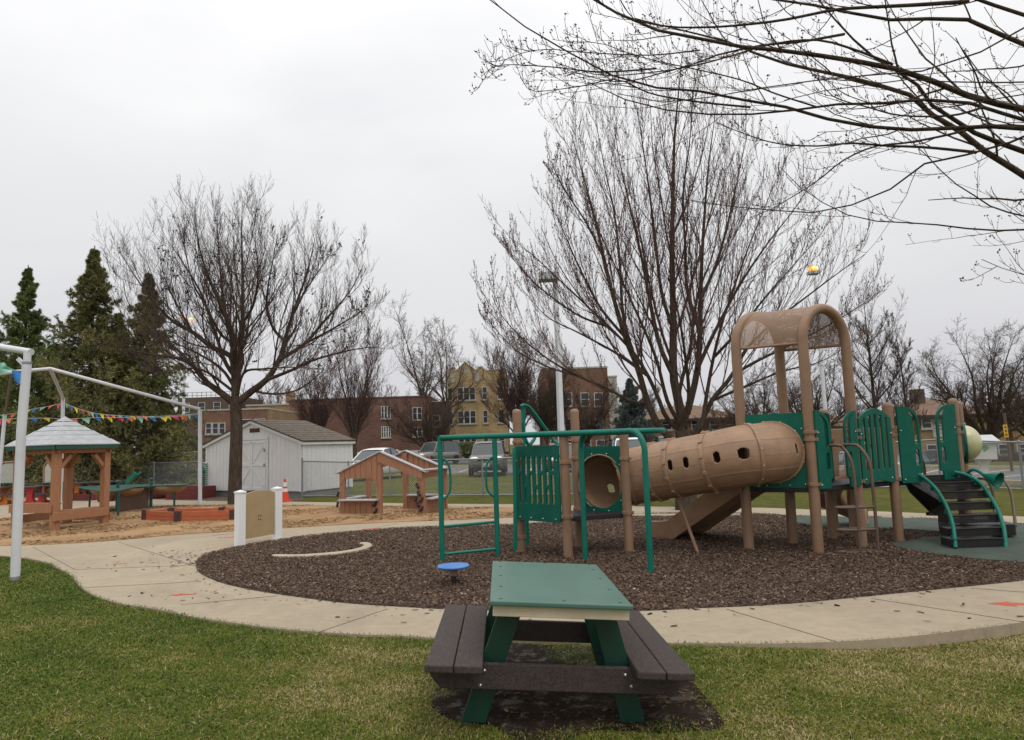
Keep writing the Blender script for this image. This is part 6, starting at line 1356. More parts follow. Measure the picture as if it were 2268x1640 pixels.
lv = [dict(s=dict(k=15, t0=.10, t1=.97, ang=(.4, .95), lr=.46, rr=.40, nseg=7, up=.62, wig=.09, rmin=.0055, taper=.55), sides=5), dict(s=dict(k=10, t0=.12, t1=1, ang=(.4, .95), lr=.46, rr=.55, nseg=5, up=.6, wig=.10, rmin=.0046, taper=.4)), dict(s=dict(k=5, t0=.2, t1=1, ang=(.3, .9), lr=.5, rr=.7, nseg=3, up=.45, wig=.13, rmin=.0042, taper=.3))]
trunk = ([V(bq.x, bq.y, -.05), V(bq.x, bq.y, .35), zT(722, 1400, Y0), zT(726, 1250, Y0), zT(722, 1150, Y0), zT(720, 1110, Y0)], .21, .17)
make_tree('bare_tree', 'round crowned bare tree with dark seed clusters standing between sandbox and shed', bq, trunk, limbs, G, lv, m_twig, extra=seeds)
# ---- big maple behind the tunnel
G = np.random.default_rng(5)
zM = lambda x, y, Y: at(996.7+x/2.2756, 387.6+y/2.2756, Y)
bq = ngp(1521, 1131); Y0 = bq.y
def tm(pts, dy): n_ = len(pts); return [zM(x, y, Y0+dy*(i/(n_-1))**1.2) for i, (x, y) in enumerate(pts)]
limbs = [(tm([(1180, 1340), (1165, 1200), (1122, 1000), (1122, 700), (1115, 400), (1120, 100), (1130, -250), (1160, -560), (1175, -720)], .3), .17, .008),
 (tm([(1165, 1360), (1060, 1290), (985, 1150), (925, 950), (860, 800), (800, 600), (750, 400), (690, 150), (620, -100), (560, -300)], -.8), .13, .007),
 (tm([(985, 1150), (880, 1130), (750, 1060), (600, 1000), (420, 900), (250, 760), (160, 650), (120, 560)], -1.6), .06, .007),
 (tm([(1170, 1290), (1090, 1235), (1030, 1100), (980, 1000), (900, 880), (760, 740), (560, 560), (380, 400), (250, 300)], 1.2), .08, .007),
 (tm([(1195, 1200), (1250, 980), (1265, 750), (1270, 500), (1285, 200), (1310, -100), (1350, -400)], .9), .12, .008),
 (tm([(1190, 1345), (1290, 1215), (1330, 1130), (1440, 1000), (1520, 860), (1680, 710), (1880, 560), (2060, 430), (2180, 350)], -.9), .09, .007),
 (tm([(1200, 1330), (1270, 1280), (1305, 1100), (1345, 900), (1400, 700), (1490, 450), (1590, 200), (1700, -50)], -1.4), .08, .007),
 (tm([(1122, 1000), (1050, 850), (1000, 650), (950, 400), (890, 150), (830, -100), (800, -280)], 1.4), .09, .007),
 (tm([(1255, 960), (1340, 780), (1470, 540), (1620, 320), (1780, 120), (1850, 0)], 1.5), .07, .007),
 (tm([(925, 950), (850, 700), (830, 420), (800, 150), (740, -120), (700, -330)], .5), .07, .007),
 (tm([(1122, 760), (1060, 560), (1030, 300), (1000, 50), (960, -250), (930, -450)], -1.5), .07, .007), (tm([(1265, 760), (1200, 560), (1190, 300), (1180, 50), (1220, -250), (1240, -520)], -1.), .07, .007),
 (tm([(1270, 600), (1360, 400), (1430, 150), (1480, -80), (1520, -260)], .4), .06, .007), (tm([(860, 800), (720, 640), (600, 420), (500, 200), (430, 60)], .9), .055, .006), (tm([(750, 400), (650, 200), (520, 0), (450, -150)], -1.), .045, .006),
 (tm([(1440, 1000), (1560, 930), (1750, 840), (1950, 740), (2120, 640), (2230, 560)], .6), .055, .006), (tm([(600, 1000), (450, 960), (280, 880), (150, 760), (100, 690)], .8), .035, .006), (tm([(760, 740), (600, 680), (400, 540), (260, 400), (210, 300)], -1.3), .045, .006),
 (tm([(1345, 900), (1480, 760), (1650, 560), (1800, 400), (1950, 240)], -2.2), .055, .006), (tm([(1180, 1300), (1210, 1100), (1190, 850), (1150, 600), (1080, 350)], -2.6), .08, .007), (tm([(1180, 1300), (1150, 1100), (1210, 850), (1240, 600), (1330, 350), (1380, 0)], 2.6), .08, .007),
 (tm([(980, 1000), (800, 880), (600, 780), (430, 700), (300, 560)], 2.4), .05, .006), (tm([(1330, 1130), (1500, 1060), (1700, 980), (1900, 930), (2080, 820)], 2.2), .05, .006), (tm([(1175, 1280), (1090, 1130), (1030, 900), (900, 600), (760, 300), (650, 50)], -2.4), .075, .006)]
def buds(T, G, last):
    C = tips(last[2][0], G, .45, 2, .85); v, f = blobs(G, C, .011); tag(np_mesh('buds', m_bud, v, f, 3, T), kind='stuff')
fk = zM(1180, 1330, Y0); limbs = [([pull(q, .92, .93, .8, .96) for q in P_], a_*.70, b_*.85) for P_, a_, b_ in limbs]
lv = [dict(s=dict(k=15, t0=.14, t1=.97, ang=(.22, .62), lr=.42, rr=.38, nseg=8, up=.42, wig=.045, rmin=.005, taper=.5), sides=5), dict(s=dict(k=9, t0=.1, t1=1, ang=(.3, .75), lr=.40, rr=.6, nseg=5, up=.5, wig=.07, rmin=.0043, taper=.4)), dict(s=dict(k=5, t0=.2, t1=1, ang=(.35, .9), lr=.42, rr=.7, nseg=3, up=.6, wig=.1, rmin=.0036, taper=.3))]
trunk = ([V(bq.x, bq.y, -.05), V(bq.x, bq.y, .2), at(1519, 1080, Y0), at(1516, 1020, Y0), at(1515, 975, Y0), at(1514, 955, Y0)], .26, .19)
make_tree('maple_tree', 'big bare maple with many rising limbs behind the tan tunnel', bq, trunk, limbs, G, lv, m_twigred, extra=buds)
# ---- near maple whose boughs hang in at the top right; its trunk stands to the right
G = np.random.default_rng(23)
NT = V(8.3, 7.2, 0)
def rl(pts, Ys, zoomL=False):
    n_ = len(pts); out = []
    for i, q in enumerate(pts):
        Y = Ys[0]+(Ys[1]-Ys[0])*i/(n_-1); x, y = q[:2]
        out.append(at((996.7 if len(q) > 2 else 1550.4)+x/2.692, y/2.692, Y))
    return out
def bough(pts, Ys, w0, w1, root=True):
    P = rl(pts, Ys); r0, r1 = w0/2*Ys[0]/1539/2.692, w1/2*Ys[1]/1539/2.692
    if root:
        q = P[0]; e = P[0]+(P[0]-P[1]).normalized()*.8; hz_ = max(2.2, min(6.4, q.z-(NT-V(q.x, q.y, 0)).length*.42)); P = [V(NT.x, NT.y, hz_), V(NT.x, NT.y, hz_).lerp(e, .55)+V(0, 0, -.05), e]+P; r0 *= 1.5
    return (P, r0, r1)
l = 'L'
limbs = [bough([(1932, 655), (1650, 590), (1400, 490), (1120, 400), (850, 355), (560, 310), (280, 285), (0, 232), (1230, 180, l), (1020, 90, l), (870, 15, l), (760, -60, l)], (6.4, 5.2), 46, 14),
 bough([(1932, 270), (1760, 190), (1680, 130), (1450, 112), (1200, 120), (1000, 110), (850, 60), (700, 35), (450, 0), (200, -60)], (5.6, 5.4), 44, 12),
 bough([(1932, 95), (1800, 50), (1690, 8), (1550, -40)], (5.0, 5.0), 46, 20),
 bough([(1932, 1045), (1700, 905), (1560, 790), (1400, 700), (1300, 590), (1100, 520), (900, 465), (640, 410), (400, 350), (200, 260), (1250, 150, l), (1100, 110, l)], (7.6, 7.4), 40, 7),
 bough([(1932, 905), (1650, 800), (1480, 690), (1330, 590), (1290, 500), (1080, 370), (980, 300), (880, 200), (780, 90), (690, -20)], (7.0, 6.2), 44, 9),
 bough([(1932, 772), (1650, 752), (1400, 775), (1150, 770), (900, 740), (680, 690), (440, 620), (300, 605), (0, 545), (1380, 556, l), (1180, 512, l), (1000, 470, l), (880, 390, l), (700, 310, l), (490, 190, l), (330, 70, l), (200, -30, l)], (6.6, 5.6), 30, 7),
 bough([(1932, 825), (1650, 910), (1400, 962), (1260, 1010), (1150, 1120), (1000, 1190), (880, 1230), (700, 1268), (500, 1260), (250, 1238), (0, 1205), (1300, 1170, l)], (6.2, 7.2), 22, 4),
 bough([(1650, 910), (1350, 880), (1100, 870), (900, 855), (700, 872), (450, 855), (240, 790), (100, 730)], (6.3, 7.0), 20, 5, False),
 bough([(1932, 1290), (1760, 1245), (1640, 1170), (1500, 1080), (1400, 980), (1280, 860), (1150, 760)], (7.2, 6.8), 16, 4),
 bough([(1932, 1372), (1700, 1375), (1450, 1345), (1250, 1330), (1050, 1320), (900, 1290), (750, 1220), (600, 1120), (480, 1000)], (6.8, 7.2), 18, 4),
 bough([(1932, 720), (1700, 640), (1500, 600), (1200, 600), (1000, 630), (850, 625), (700, 622), (500, 670), (200, 685), (0, 680), (1300, 660, l), (1150, 620, l), (1000, 580, l), (820, 490, l)], (6.0, 6.2), 30, 6),
 bough([(1700, 745), (1500, 800), (1250, 850), (1040, 875), (850, 960), (700, 1080), (500, 1205), (420, 1250), (300, 1300)], (6.8, 6.4), 18, 4, False),
 bough([(1690, 640), (1500, 690), (1200, 690), (1000, 640), (800, 580), (700, 470), (560, 330)], (5.9, 5.3), 16, 4, False),
 bough([(1932, 1640), (1800, 1600), (1680, 1548)], (6.0, 5.9), 9, 4),
 bough([(0, 300), (1200, 330, l), (900, 320, l), (700, 305, l), (600, 295, l), (450, 312, l), (320, 360, l), (205, 372, l)], (5.6, 5.2), 9, 4, False), bough([(1230, 410, l), (900, 430, l), (600, 400, l), (300, 390, l), (190, 455, l)], (6.0, 5.4), 12, 4, False),
 bough([(300, 640), (0, 610), (1200, 560, l), (1000, 475, l), (800, 512, l), (600, 540, l), (480, 542, l), (418, 460, l)], (6.4, 5.5), 14, 4, False),
 bough([(1932, 500), (1700, 492), (1500, 490), (1300, 470), (1150, 490), (900, 520), (700, 550), (500, 600)], (5.4, 6.), 16, 5), bough([(1932, 570), (1700, 600), (1500, 640), (1300, 660), (1100, 720), (950, 775), (700, 790)], (5.8, 6.2), 14, 4),
 bough([(1932, 180), (1700, 300), (1500, 370), (1300, 430), (1000, 450), (700, 480), (400, 520), (0, 590), (1200, 610, l), (1000, 560, l)], (5.2, 6.), 16, 5), bough([(1600, 10), (1300, 30), (1000, 45), (800, 60), (500, 120), (200, 155), (0, 165), (1300, 160, l), (1100, 120, l), (950, 60, l), (850, -30, l)], (5.2, 5.), 26, 8, False),
 bough([(1150, 385), (900, 290), (700, 240), (450, 260), (200, 330), (0, 385), (1230, 430, l), (900, 450, l), (650, 380, l)], (6.2, 5.6), 16, 5, False), bough([(860, 205), (600, 250), (380, 270), (100, 330), (0, 370), (1250, 440, l), (1000, 490, l), (700, 420, l)], (6.2, 5.5), 18, 5, False),
 bough([(700, 640), (450, 560), (250, 480), (0, 420), (1300, 380, l), (1100, 330, l), (900, 260, l), (700, 250, l)], (6.1, 5.5), 11, 4, False)]
def nbuds(T, G, last):
    P, R = last[1]; C = tips(P, G, .4, 1, 0.); C = np.repeat(C, 5, 0)+G.normal(0, .010, (len(C)*5, 3)); C2 = tips(last[1][0], G, .6, 1, .6); v, f = blobs(G, np.concatenate([C, C2]), .0062); tag(np_mesh('buds', m_bud, v, f, 3, T), kind='stuff')
lv = [dict(s=dict(k=13, t0=.15, t1=.99, ang=(.25, .8), lr=.16, rr=.42, nseg=8, up=.2, wig=.10, rmin=.0034, taper=.35, flat=.2), sides=5), dict(s=dict(k=5, t0=.1, t1=1, ang=(.5, 1.2), lr=.14, rr=.6, nseg=4, up=.7, wig=.15, rmin=.0027, taper=.2, absolute=True), sides=4)]
make_tree('maple_tree', 'near maple standing off to the right, its long bare boughs reaching across the top', NT, ([V(NT.x, NT.y, -.05), V(NT.x, NT.y, .3), V(NT.x+.05, NT.y, 2), V(NT.x, NT.y, 4), V(NT.x-.1, NT.y+.1, 6), V(NT.x+.2, NT.y+.2, 8)], .32, .16), limbs, G, lv, m_branch, extra=nbuds)
# ---- background trees grown by rule
def bgtree(name, label, u, Y, v_top, wpx, style, mat, seed, rt=.16, z0=0., vfork=None, dens=1., group='bare trees beyond the fence'):
    G = np.random.default_rng(seed); rg = random.Random(seed)
    q = at(u, 985, Y); base = V(q.x, Y, z0); top = at(u, v_top, Y).z; H_ = top-z0; W_ = wpx*Y/1539/2
    zf = z0+H_*{'vase': .14, 'tall': .12, 'spread': .16, 'fork': .3}[style]
    limbs = []
    if style == 'tall':
        limbs.append(([base+V(0, 0, H_*.1), base+V(rg.uniform(-.2, .2), 0, H_*.5), base+V(rg.uniform(-.3, .3), 0, H_)], rt*.9, .012)); nl = 15
        for i in range(nl):
            f_ = .14+.66*i/nl; az = i*2.4; rr_ = W_*(1-f_*.72)*rg.uniform(.75, 1.1); s_ = base+V(0, 0, H_*f_)
            d_ = V(math.cos(az), math.sin(az), 0)*rr_; limbs.append(([s_, s_+d_*.35+V(0, 0, rr_*.38), s_+d_*.75+V(0, 0, rr_*.95), s_+d_+V(0, 0, rr_*1.5)], rt*.4*(1-f_*.6), .008))
    else:
        nl = {'vase': 13, 'spread': 14, 'fork': 6}[style]
        for i in range(nl):
            az = i*2.4+rg.uniform(-.3, .3); out = W_*rg.uniform(.5, 1.) if style != 'fork' else W_*rg.uniform(.3, .9); hh = H_*rg.uniform(.72, 1.) if i % 3 else H_*rg.uniform(.5, .7)
            if style == 'spread': hh = H_*(1.0-.55*(out/W_)**2*rg.uniform(.7, 1.1))
            d_ = V(math.cos(az), math.sin(az)*.8, 0)*out; s_ = V(base.x, base.y, zf)
            wb = V(rg.uniform(-.08, .08), 0, rg.uniform(-.04, .04))*H_*(1 if style != 'vase' else .4)
            if style == 'spread': P = [s_, s_+d_*.35+V(0, 0, (hh-H_*.16)*.3), s_+d_*.7+V(0, 0, (hh-H_*.16)*.66)+wb*.6, s_+d_+V(0, 0, hh-H_*.16)]
            else: P = [s_, s_+d_*.22+V(0, 0, (hh-(zf-z0))*.3), s_+d_*.6+V(0, 0, (hh-(zf-z0))*.65)+wb, s_+d_*(1 if style == 'vase' else .9)+V(0, 0, hh-(zf-z0))]
            limbs.append((P, rt*(.5 if style != 'fork' else .62), .009))
    mn = .00019*Y                                        # fine twigs stay about as thin as the eye still sees them at that distance
    w_ = {'vase': .07, 'tall': .08, 'spread': .17, 'fork': .16}[style]; up_ = {'vase': .35, 'tall': .35, 'spread': .1, 'fork': .15}[style]
    lv = [dict(s=dict(k=int(13*dens), t0=.15, t1=.98, ang=(.35, .9), lr=.36, rr=.5, nseg=6, up=up_, wig=w_, rmin=mn*1.3, taper=.5), sides=4), dict(s=dict(k=int(10*dens), t0=.12, t1=1, ang=(.35, .95), lr=.42, rr=.6, nseg=4, up=up_, wig=w_*1.2, rmin=mn, taper=.4)), dict(s=dict(k=5, t0=.2, t1=1, ang=(.4, 1.), lr=.45, rr=.7, nseg=3, up=up_*.6, wig=w_*1.4, rmin=mn*.8, taper=.3))]
    return make_tree(name, label, base, ([base+V(0, 0, -.1), base+V(0, 0, (zf-z0)*.5), V(base.x, base.y, zf+.05)], rt*1.15, rt), limbs, G, lv, mat, group=group)
bgtree('bare_tree', 'reddish vase shaped tree rising just right of the shed roof', 786, 62, 730, 175, 'vase', m_twigred, 31, .17)
bgtree('bare_tree', 'reddish multi stemmed tree directly behind the shed roof', 700, 68, 775, 130, 'vase', m_twigred, 32, .14)
bgtree('bare_tree', 'rounded brown tree in front of the dark brick wing, behind the silver SUV', 947, 66, 868, 215, 'vase', m_twigdk, 33, .16)
bgtree('bare_tree', 'tall pale forked tree behind the red brick building, left one of a pair', 941, 105, 672, 190, 'fork', m_twiggrey, 34, .28)
bgtree('bare_tree', 'tall crooked forked tree in front of the yellow building corner', 992, 84, 700, 170, 'fork', m_twiggrey, 35, .22)
bgtree('bare_tree', 'dense reddish tree hiding the right side of the yellow building', 1150, 72, 748, 190, 'vase', m_twigred, 36, .2, dens=1.35)
bgtree('bare_tree', 'dense brown tree in front of the brown apartment block left of the lamp post', 1212, 70, 800, 150, 'vase', m_twigdk, 37, .16, dens=1.3)
bgtree('bare_tree', 'wide brown tree in front of the brown apartment block windows', 1300, 72, 830, 200, 'spread', m_twigdk, 38, .2)
bgtree('bare_tree', 'spreading tree with tangled level branches behind the tower arch, left one', 1690, 42, 800, 240, 'spread', m_twigdk, 39, .2, -.3)
bgtree('bare_tree', 'spreading tree with tangled level branches behind the tower posts', 1790, 48, 765, 260, 'spread', m_twigdk, 40, .22, -.6)
bgtree('bare_tree', 'tall pyramid shaped bare tree right of the climbing tower', 1945, 50, 655, 215, 'tall', m_twig, 41, .2, -.7)
bgtree('bare_tree', 'slender bare tree beside the tall pyramid shaped one', 2012, 54, 700, 110, 'tall', m_twig, 42, .12, -.9)
bgtree('bare_tree', 'broad spreading bare tree above the yellow brick house roof', 2190, 45, 695, 330, 'spread', m_twigdk, 43, .26, -.8, dens=1.15)
bgtree('bare_tree', 'dark tangled bare tree cut by the right edge of the picture', 2300, 50, 780, 240, 'spread', m_twigdk, 44, .22, -1.)
bgtree('bare_tree', 'small bare tree between the orange brick house and the maple trunk', 1620, 60, 850, 150, 'spread', m_twigdk, 45, .14, -1.5)
for i, (u_, Y, vt, w_) in enumerate([(600, 130, 850, 160), (860, 125, 860, 170), (1400, 120, 860, 200), (1860, 120, 880, 220), (2080, 110, 870, 200), (1500, 125, 890, 180), (1090, 120, 800, 150)]):
    bgtree('bare_tree', ['faint bare tree far behind the tan building chimney', 'faint bare tree far behind the red brick building roof', 'far bare tree right of the tan stair tower', 'far bare tree behind the brown roofed house', 'far bare tree behind the house chimney at right', 'far bare tree behind the orange brick house roof', 'far bare tree behind the yellow apartment parapet'][i], u_, Y, vt, w_, 'vase', m_twiggrey if i in (0, 1) else m_twigdk, 60+i, .2, -1.5 if u_ > 1600 else 0.)
# ---------------------------------------------------------------- spruces
m_needle = attr_mat('spruce_needles', [(0, (.045, .062, .022)), (.35, (.125, .165, .05)), (.7, (.22, .265, .085)), (1, (.33, .33, .14))], .75, .25)
m_needle2 = attr_mat('brown_green_needles', [(0, (.05, .05, .02)), (.35, (.14, .145, .052)), (.7, (.24, .23, .085)), (1, (.35, .29, .13))], .75, .25)
m_blue_n = attr_mat('blue_spruce_needles', [(0, (.035, .045, .042)), (.4, (.085, .108, .10)), (.75, (.15, .18, .165)), (1, (.22, .25, .23))], .75, .25)
def spruce(label, base, H_, W_, mat, seed, dens=1., start=.06, nz=1.):
    G = np.random.default_rng(seed); T = thing('spruce_tree', label, 'tree', base, 0, 'spruces by the playground')
    v, f = tubes([(np.array([[(base.x, base.y, base.z+H_*t) for t in np.linspace(-.01, 1, 12)]]), np.array([list(np.linspace(H_*.017, .02, 12))]), 10)]); np_mesh('trunk', m_bark, v, f, 4, T, smooth=True)
    nb = int(140*dens); t = start+(1-start-.02)*(np.arange(nb)/nb)**.9; az = np.arange(nb)*2.4+G.normal(0, .3, nb)
    ln = W_*1.5*(1-t)**1.12*(.5+.7*G.random(nb)*(1+.3*np.sin(az*1.5+t*9)))+.05; ns = 8; pos = np.stack([np.full(nb, base.x), np.full(nb, base.y), base.z+H_*t], 1); d = np.stack([np.cos(az), np.sin(az), -.25+.75*t], 1); P = [pos]
    for s_ in range(ns): d = nrm(d+np.stack([np.zeros(nb), np.zeros(nb), np.full(nb, .07 if s_ > 2 else -.05)], 1)+G.normal(0, .05, (nb, 3))); pos = pos+d*ln[:, None]/ns; P.append(pos)
    P = np.stack(P, 1); R = np.maximum(ln[:, None]*.012*np.linspace(1, .3, ns+1), .006)
    P2, R2 = spawn(G, P, R, int(16*dens), .12, 1.0, (.6, 1.15), .34, .5, 4, -.12, .08, rmin=.005, taper=.55)
    P3, R3 = spawn(G, P2, R2, 4, .2, 1., (.5, 1.), .5, .6, 2, -.1, .1, rmin=.004, taper=.4)
    v, f = tubes([(P, R, 4), (P2, R2, 3)]); np_mesh('branches', m_bark, v, f, 4, T)
    A, B_ = [], []
    for Q in (P2, P3, P[:, -3:]):
        A.append(Q[:, :-1].reshape(-1, 3)); B_.append(Q[:, 1:].reshape(-1, 3))
    A, B_ = np.concatenate(A), np.concatenate(B_); per = 6; A = np.repeat(A, per, 0); B_ = np.repeat(B_, per, 0); k = len(A); s_ = G.random((k, 1)); c = A+(B_-A)*s_; ax = nrm(B_-A)
    out = nrm(np.cross(ax, G.normal(0, 1, (k, 3))))*.85+ax*.75+np.array([0, 0, .15]); out = nrm(out); wd = nrm(np.cross(out, G.normal(0, 1, (k, 3)))); L_ = (.09+.08*G.random((k, 1)))*nz; w_ = .013*nz
    v = np.stack([c-wd*w_, c+wd*w_, c+out*L_], 1).reshape(-1, 3); rn = np.repeat(np.clip(G.normal(.42, .2, k)+.25*(np.sin(c[:, 0]*2.1)*np.sin(c[:, 2]*1.7+c[:, 1])), 0, 1), 3)
    np_mesh('foliage', mat, v, np.arange(k*3), 3, T, rnd=rn)
    return T
def spb(u, Y): q = at(u, 1000, Y); return V(q.x, Y, 0)
def hgt(u, v, Y): return at(u, v, Y).z
spruce('green pointed spruce at far left, shorter than its neighbour', spb(45, 34), hgt(45, 588, 34), 2.5, m_needle, 1, 1.0, .12)
spruce('tallest brownish green spruce behind the gazebo', spb(195, 31.5), hgt(195, 545, 31.5), 3.1, m_needle2, 2, 1.1, .1)
spruce('thin brown topped spruce beside the bare tree, behind the fence', spb(320, 32.5), hgt(318, 600, 32.5), 2.6, m_needle2, 3, .95, .12)
spruce('dark spruce half hidden between the tallest spruce and the thin one', spb(258, 38), hgt(258, 690, 38), 2.8, m_needle2, 7, .95, .08)
spruce('dark spruce cut by the left edge of the picture', spb(-35, 37), hgt(-35, 700, 37), 2.8, m_needle, 8, .9, .08)
spruce('low dark spruce filling the gap between the two left spruces', spb(112, 36), hgt(115, 760, 36), 2.8, m_needle, 4, .9, .1)
spruce('short green spruce behind the right canopy pole', spb(362, 37), hgt(362, 870, 37), 1.9, m_needle, 6, .7, .1)
spruce('grey blue spruce left of the big maple trunk', V(at(1402, 1000, 55).x, 55, -.3), hgt(1402, 838, 55)+.3, 2.3, m_blue_n, 5, .75, .05, 1.5)
# ---------------------------------------------------------------- shrubs
def shrub(label, u, Y, z0, H_, W_, kind, seed):
    G = np.random.default_rng(seed); q = at(u, 1000, Y); base = V(q.x, Y, z0); T = thing('shrub', label, 'shrub', base, 0, 'shrubs by the street')
    n_ = 26; az = np.arange(n_)*2.4; sp_ = G.random(n_)*.9; st = np.stack([base.x+W_*.25*sp_*np.cos(az), base.y+W_*.25*sp_*np.sin(az), np.full(n_, z0)], 1); en = st+np.stack([W_*.5*sp_*np.cos(az), W_*.5*sp_*np.sin(az), H_*(.75+.35*G.random(n_))], 1)
    P = st[:, None]+(en-st)[:, None]*np.linspace(0, 1, 6)[None, :, None]; R = np.full((n_, 6), .02)
    P2, R2 = spawn(G, P, R, 10, .2, 1, (.4, .9), .4, .6, 4, .2, .15, rmin=.012); P3, R3 = spawn(G, P2, R2, 5, .2, 1, (.4, 1.), .5, .7, 2, .1, .2, rmin=.01)
    v, f = tubes([(P, R, 4), (P2, R2, 3), (P3, R3, 3)]); np_mesh('stems', m_twigred, v, f, 4, T)
    if kind == 'green':
        C = np.concatenate([P2[:, 1:].reshape(-1, 3), P3[:, 1:].reshape(-1, 3)]); C = np.repeat(C, 3, 0); k = len(C); o_ = nrm(G.normal(0, 1, (k, 3))+np.array([0, 0, .8])); w_ = nrm(np.cross(o_, G.normal(0, 1, (k, 3))))
        v = np.stack([C-w_*.02, C+w_*.02, C+o_*.16], 1).reshape(-1, 3); np_mesh('foliage', m_needle, v, np.arange(k*3), 3, T, rnd=np.repeat(G.random(k), 3))
shrub('small green evergreen shrub in front of the yellow apartments', 1034, 74, 0, 1.6, 1.3, 'green', 1); shrub('low green shrub left of the taller one by the yellow apartments', 1012, 75, 0, .9, 1.2, 'green', 2)
for i, u_ in enumerate((2090, 2130, 2180, 2225, 2262)): shrub(['leafless shrub below the house directly behind the yellow bubble', 'leafless shrub right behind the stair post below the house', 'leafless shrub below the house behind the white box', 'leafless shrub below the house beside the leaning sign', 'leafless shrub below the house at the right edge'][i], u_, 56+i % 2, -1.75, 1.3, 2.4, 'bare', 10+i)
# ---------------------------------------------------------------- grass blades, wood chips, litter
def inside(px_, py_, poly):
    c = np.zeros(len(px_), bool); n = len(poly)
    for i in range(n):
        x0, y0 = poly[i]; x1, y1 = poly[i-1]
        k = ((y0 > py_) != (y1 > py_)) & (px_ < (x1-x0)*(py_-y0)/(y1-y0+1e-12)+x0); c ^= k
    return c
def vnoise(x, y, G, s_, oct_=3):
    """smooth random field in -1..1"""
    o = np.zeros_like(x); a = 1.
    for k in range(oct_):
        for j in range(4):
            th, ph = G.random()*6.28, G.random()*6.28; o += a*np.sin((x*math.cos(th)+y*math.sin(th))*s_*(.7+.6*G.random())+ph)/2.5
        s_ *= 2.1; a *= .6
    return o/1.8
WALK = [(q.x, q.y) for q in walk]
G = np.random.default_rng(3)
n0 = 2600000; xy = np.stack([-9.5+19.5*G.random(n0), 2.2+9.8*G.random(n0)], 1)
keep = (np.abs(xy[:, 0]) < xy[:, 1]*.86+1.2) & ~inside(xy[:, 0]+G.normal(0, .022, n0), xy[:, 1]+G.normal(0, .022, n0), WALK)
# only the lawn on the near side of the walk
ox = np.array([gp(*q).x for q in outer]); oy = np.array([gp(*q).y for q in outer]); so_ = np.argsort(ox); keep &= xy[:, 1] < np.interp(xy[:, 0], ox[so_], oy[so_])+.06
xy = xy[keep]; dist = np.hypot(xy[:, 0], xy[:, 1]); xy = xy[G.random(len(xy)) < np.clip(6.2/dist, .25, 1)]
mn = inside(xy[:, 0], xy[:, 1], MUD); nz_ = vnoise(xy[:, 0], xy[:, 1], np.random.default_rng(8), 5.)
ce = np.array([.35, 4.42]); el = np.hypot((xy[:, 0]-ce[0])/1.0, (xy[:, 1]-ce[1])/.62)
mb = np.array(MUD+MUD[:1]); mb = np.concatenate([mb[:-1]+(mb[1:]-mb[:-1])*t_ for t_ in (0, .25, .5, .75)]); ii = np.where(mn)[0]
dm = np.full(len(xy), 9.); dm[ii] = np.min(np.hypot(xy[ii, None, 0]-mb[None, :, 0], xy[ii, None, 1]-mb[None, :, 1]), 1)
xy = xy[~mn | (nz_*.5+.55*(1-dm/.2) > .15+.6*G.random(len(xy))) | (nz_+.9*(el-1.) > .5+.3*G.random(len(xy)))]
k = len(xy); x, y = xy[:, 0], xy[:, 1]
dry = .38+.26*vnoise(x, y, np.random.default_rng(21), 1.5)+.24*vnoise(x, y, np.random.default_rng(22), 5.)+.14*vnoise(x, y, np.random.default_rng(25), 17.)+.06*np.clip(x-.2, -3, 4); 
rn = np.clip(dry+G.normal(0, .2, k), 0, 1); flat_ = G.random(k) < .04; rn = np.where(flat_, .72+.28*G.random(k), rn); h = (.011+.017*G.random(k))*(1.15-.35*np.clip(dry, 0, 1))*(1+.35*vnoise(x, y, np.random.default_rng(23), 9.)); az = G.random(k)*6.28; lean = np.where(flat_, 1.2+.25*G.random(k), .35+1.0*G.random(k)); h = np.where(flat_, h*1.9, h)
o_ = np.stack([np.cos(az)*np.sin(lean), np.sin(az)*np.sin(lean), np.cos(lean)], 1); wd = np.stack([-np.sin(az), np.cos(az), np.zeros(k)], 1)*(.0010+.0008*G.random((k, 1)))*(1+.12*np.hypot(x, y)[:, None])
dip = -.07*(lambda t: t*t*(3-2*t))(np.clip((x-1.3)/2.2, 0, 1)); dip = np.where(inside(x, y, WALK), .019, dip); b0 = np.stack([x, y, dip], 1); mid = b0+o_*h[:, None]*.55; tip = b0+o_*h[:, None]*np.array([1.25, 1.25, .85])
v = np.stack([b0-wd, b0+wd, mid+wd*.8, mid-wd*.8, tip], 1).reshape(-1, 3); i5 = np.arange(k)[:, None]*5
f = np.concatenate([i5+np.array([[0, 1, 2]]), i5+np.array([[0, 2, 3]]), i5+np.array([[3, 2, 4]])], 1).ravel()
m_blade = attr_mat('grass_blade', [(0, (.050, .090, .006)), (.3, (.095, .138, .010)), (.5, (.15, .155, .024)), (.72, (.26, .205, .078)), (1, (.47, .37, .20))], .7, .2)
tag(np_mesh('grass', m_blade, v, f, 3, rnd=np.repeat(rn, 5)), 'short spring lawn of green and straw coloured blades in the foreground', 'grass', kind='stuff')
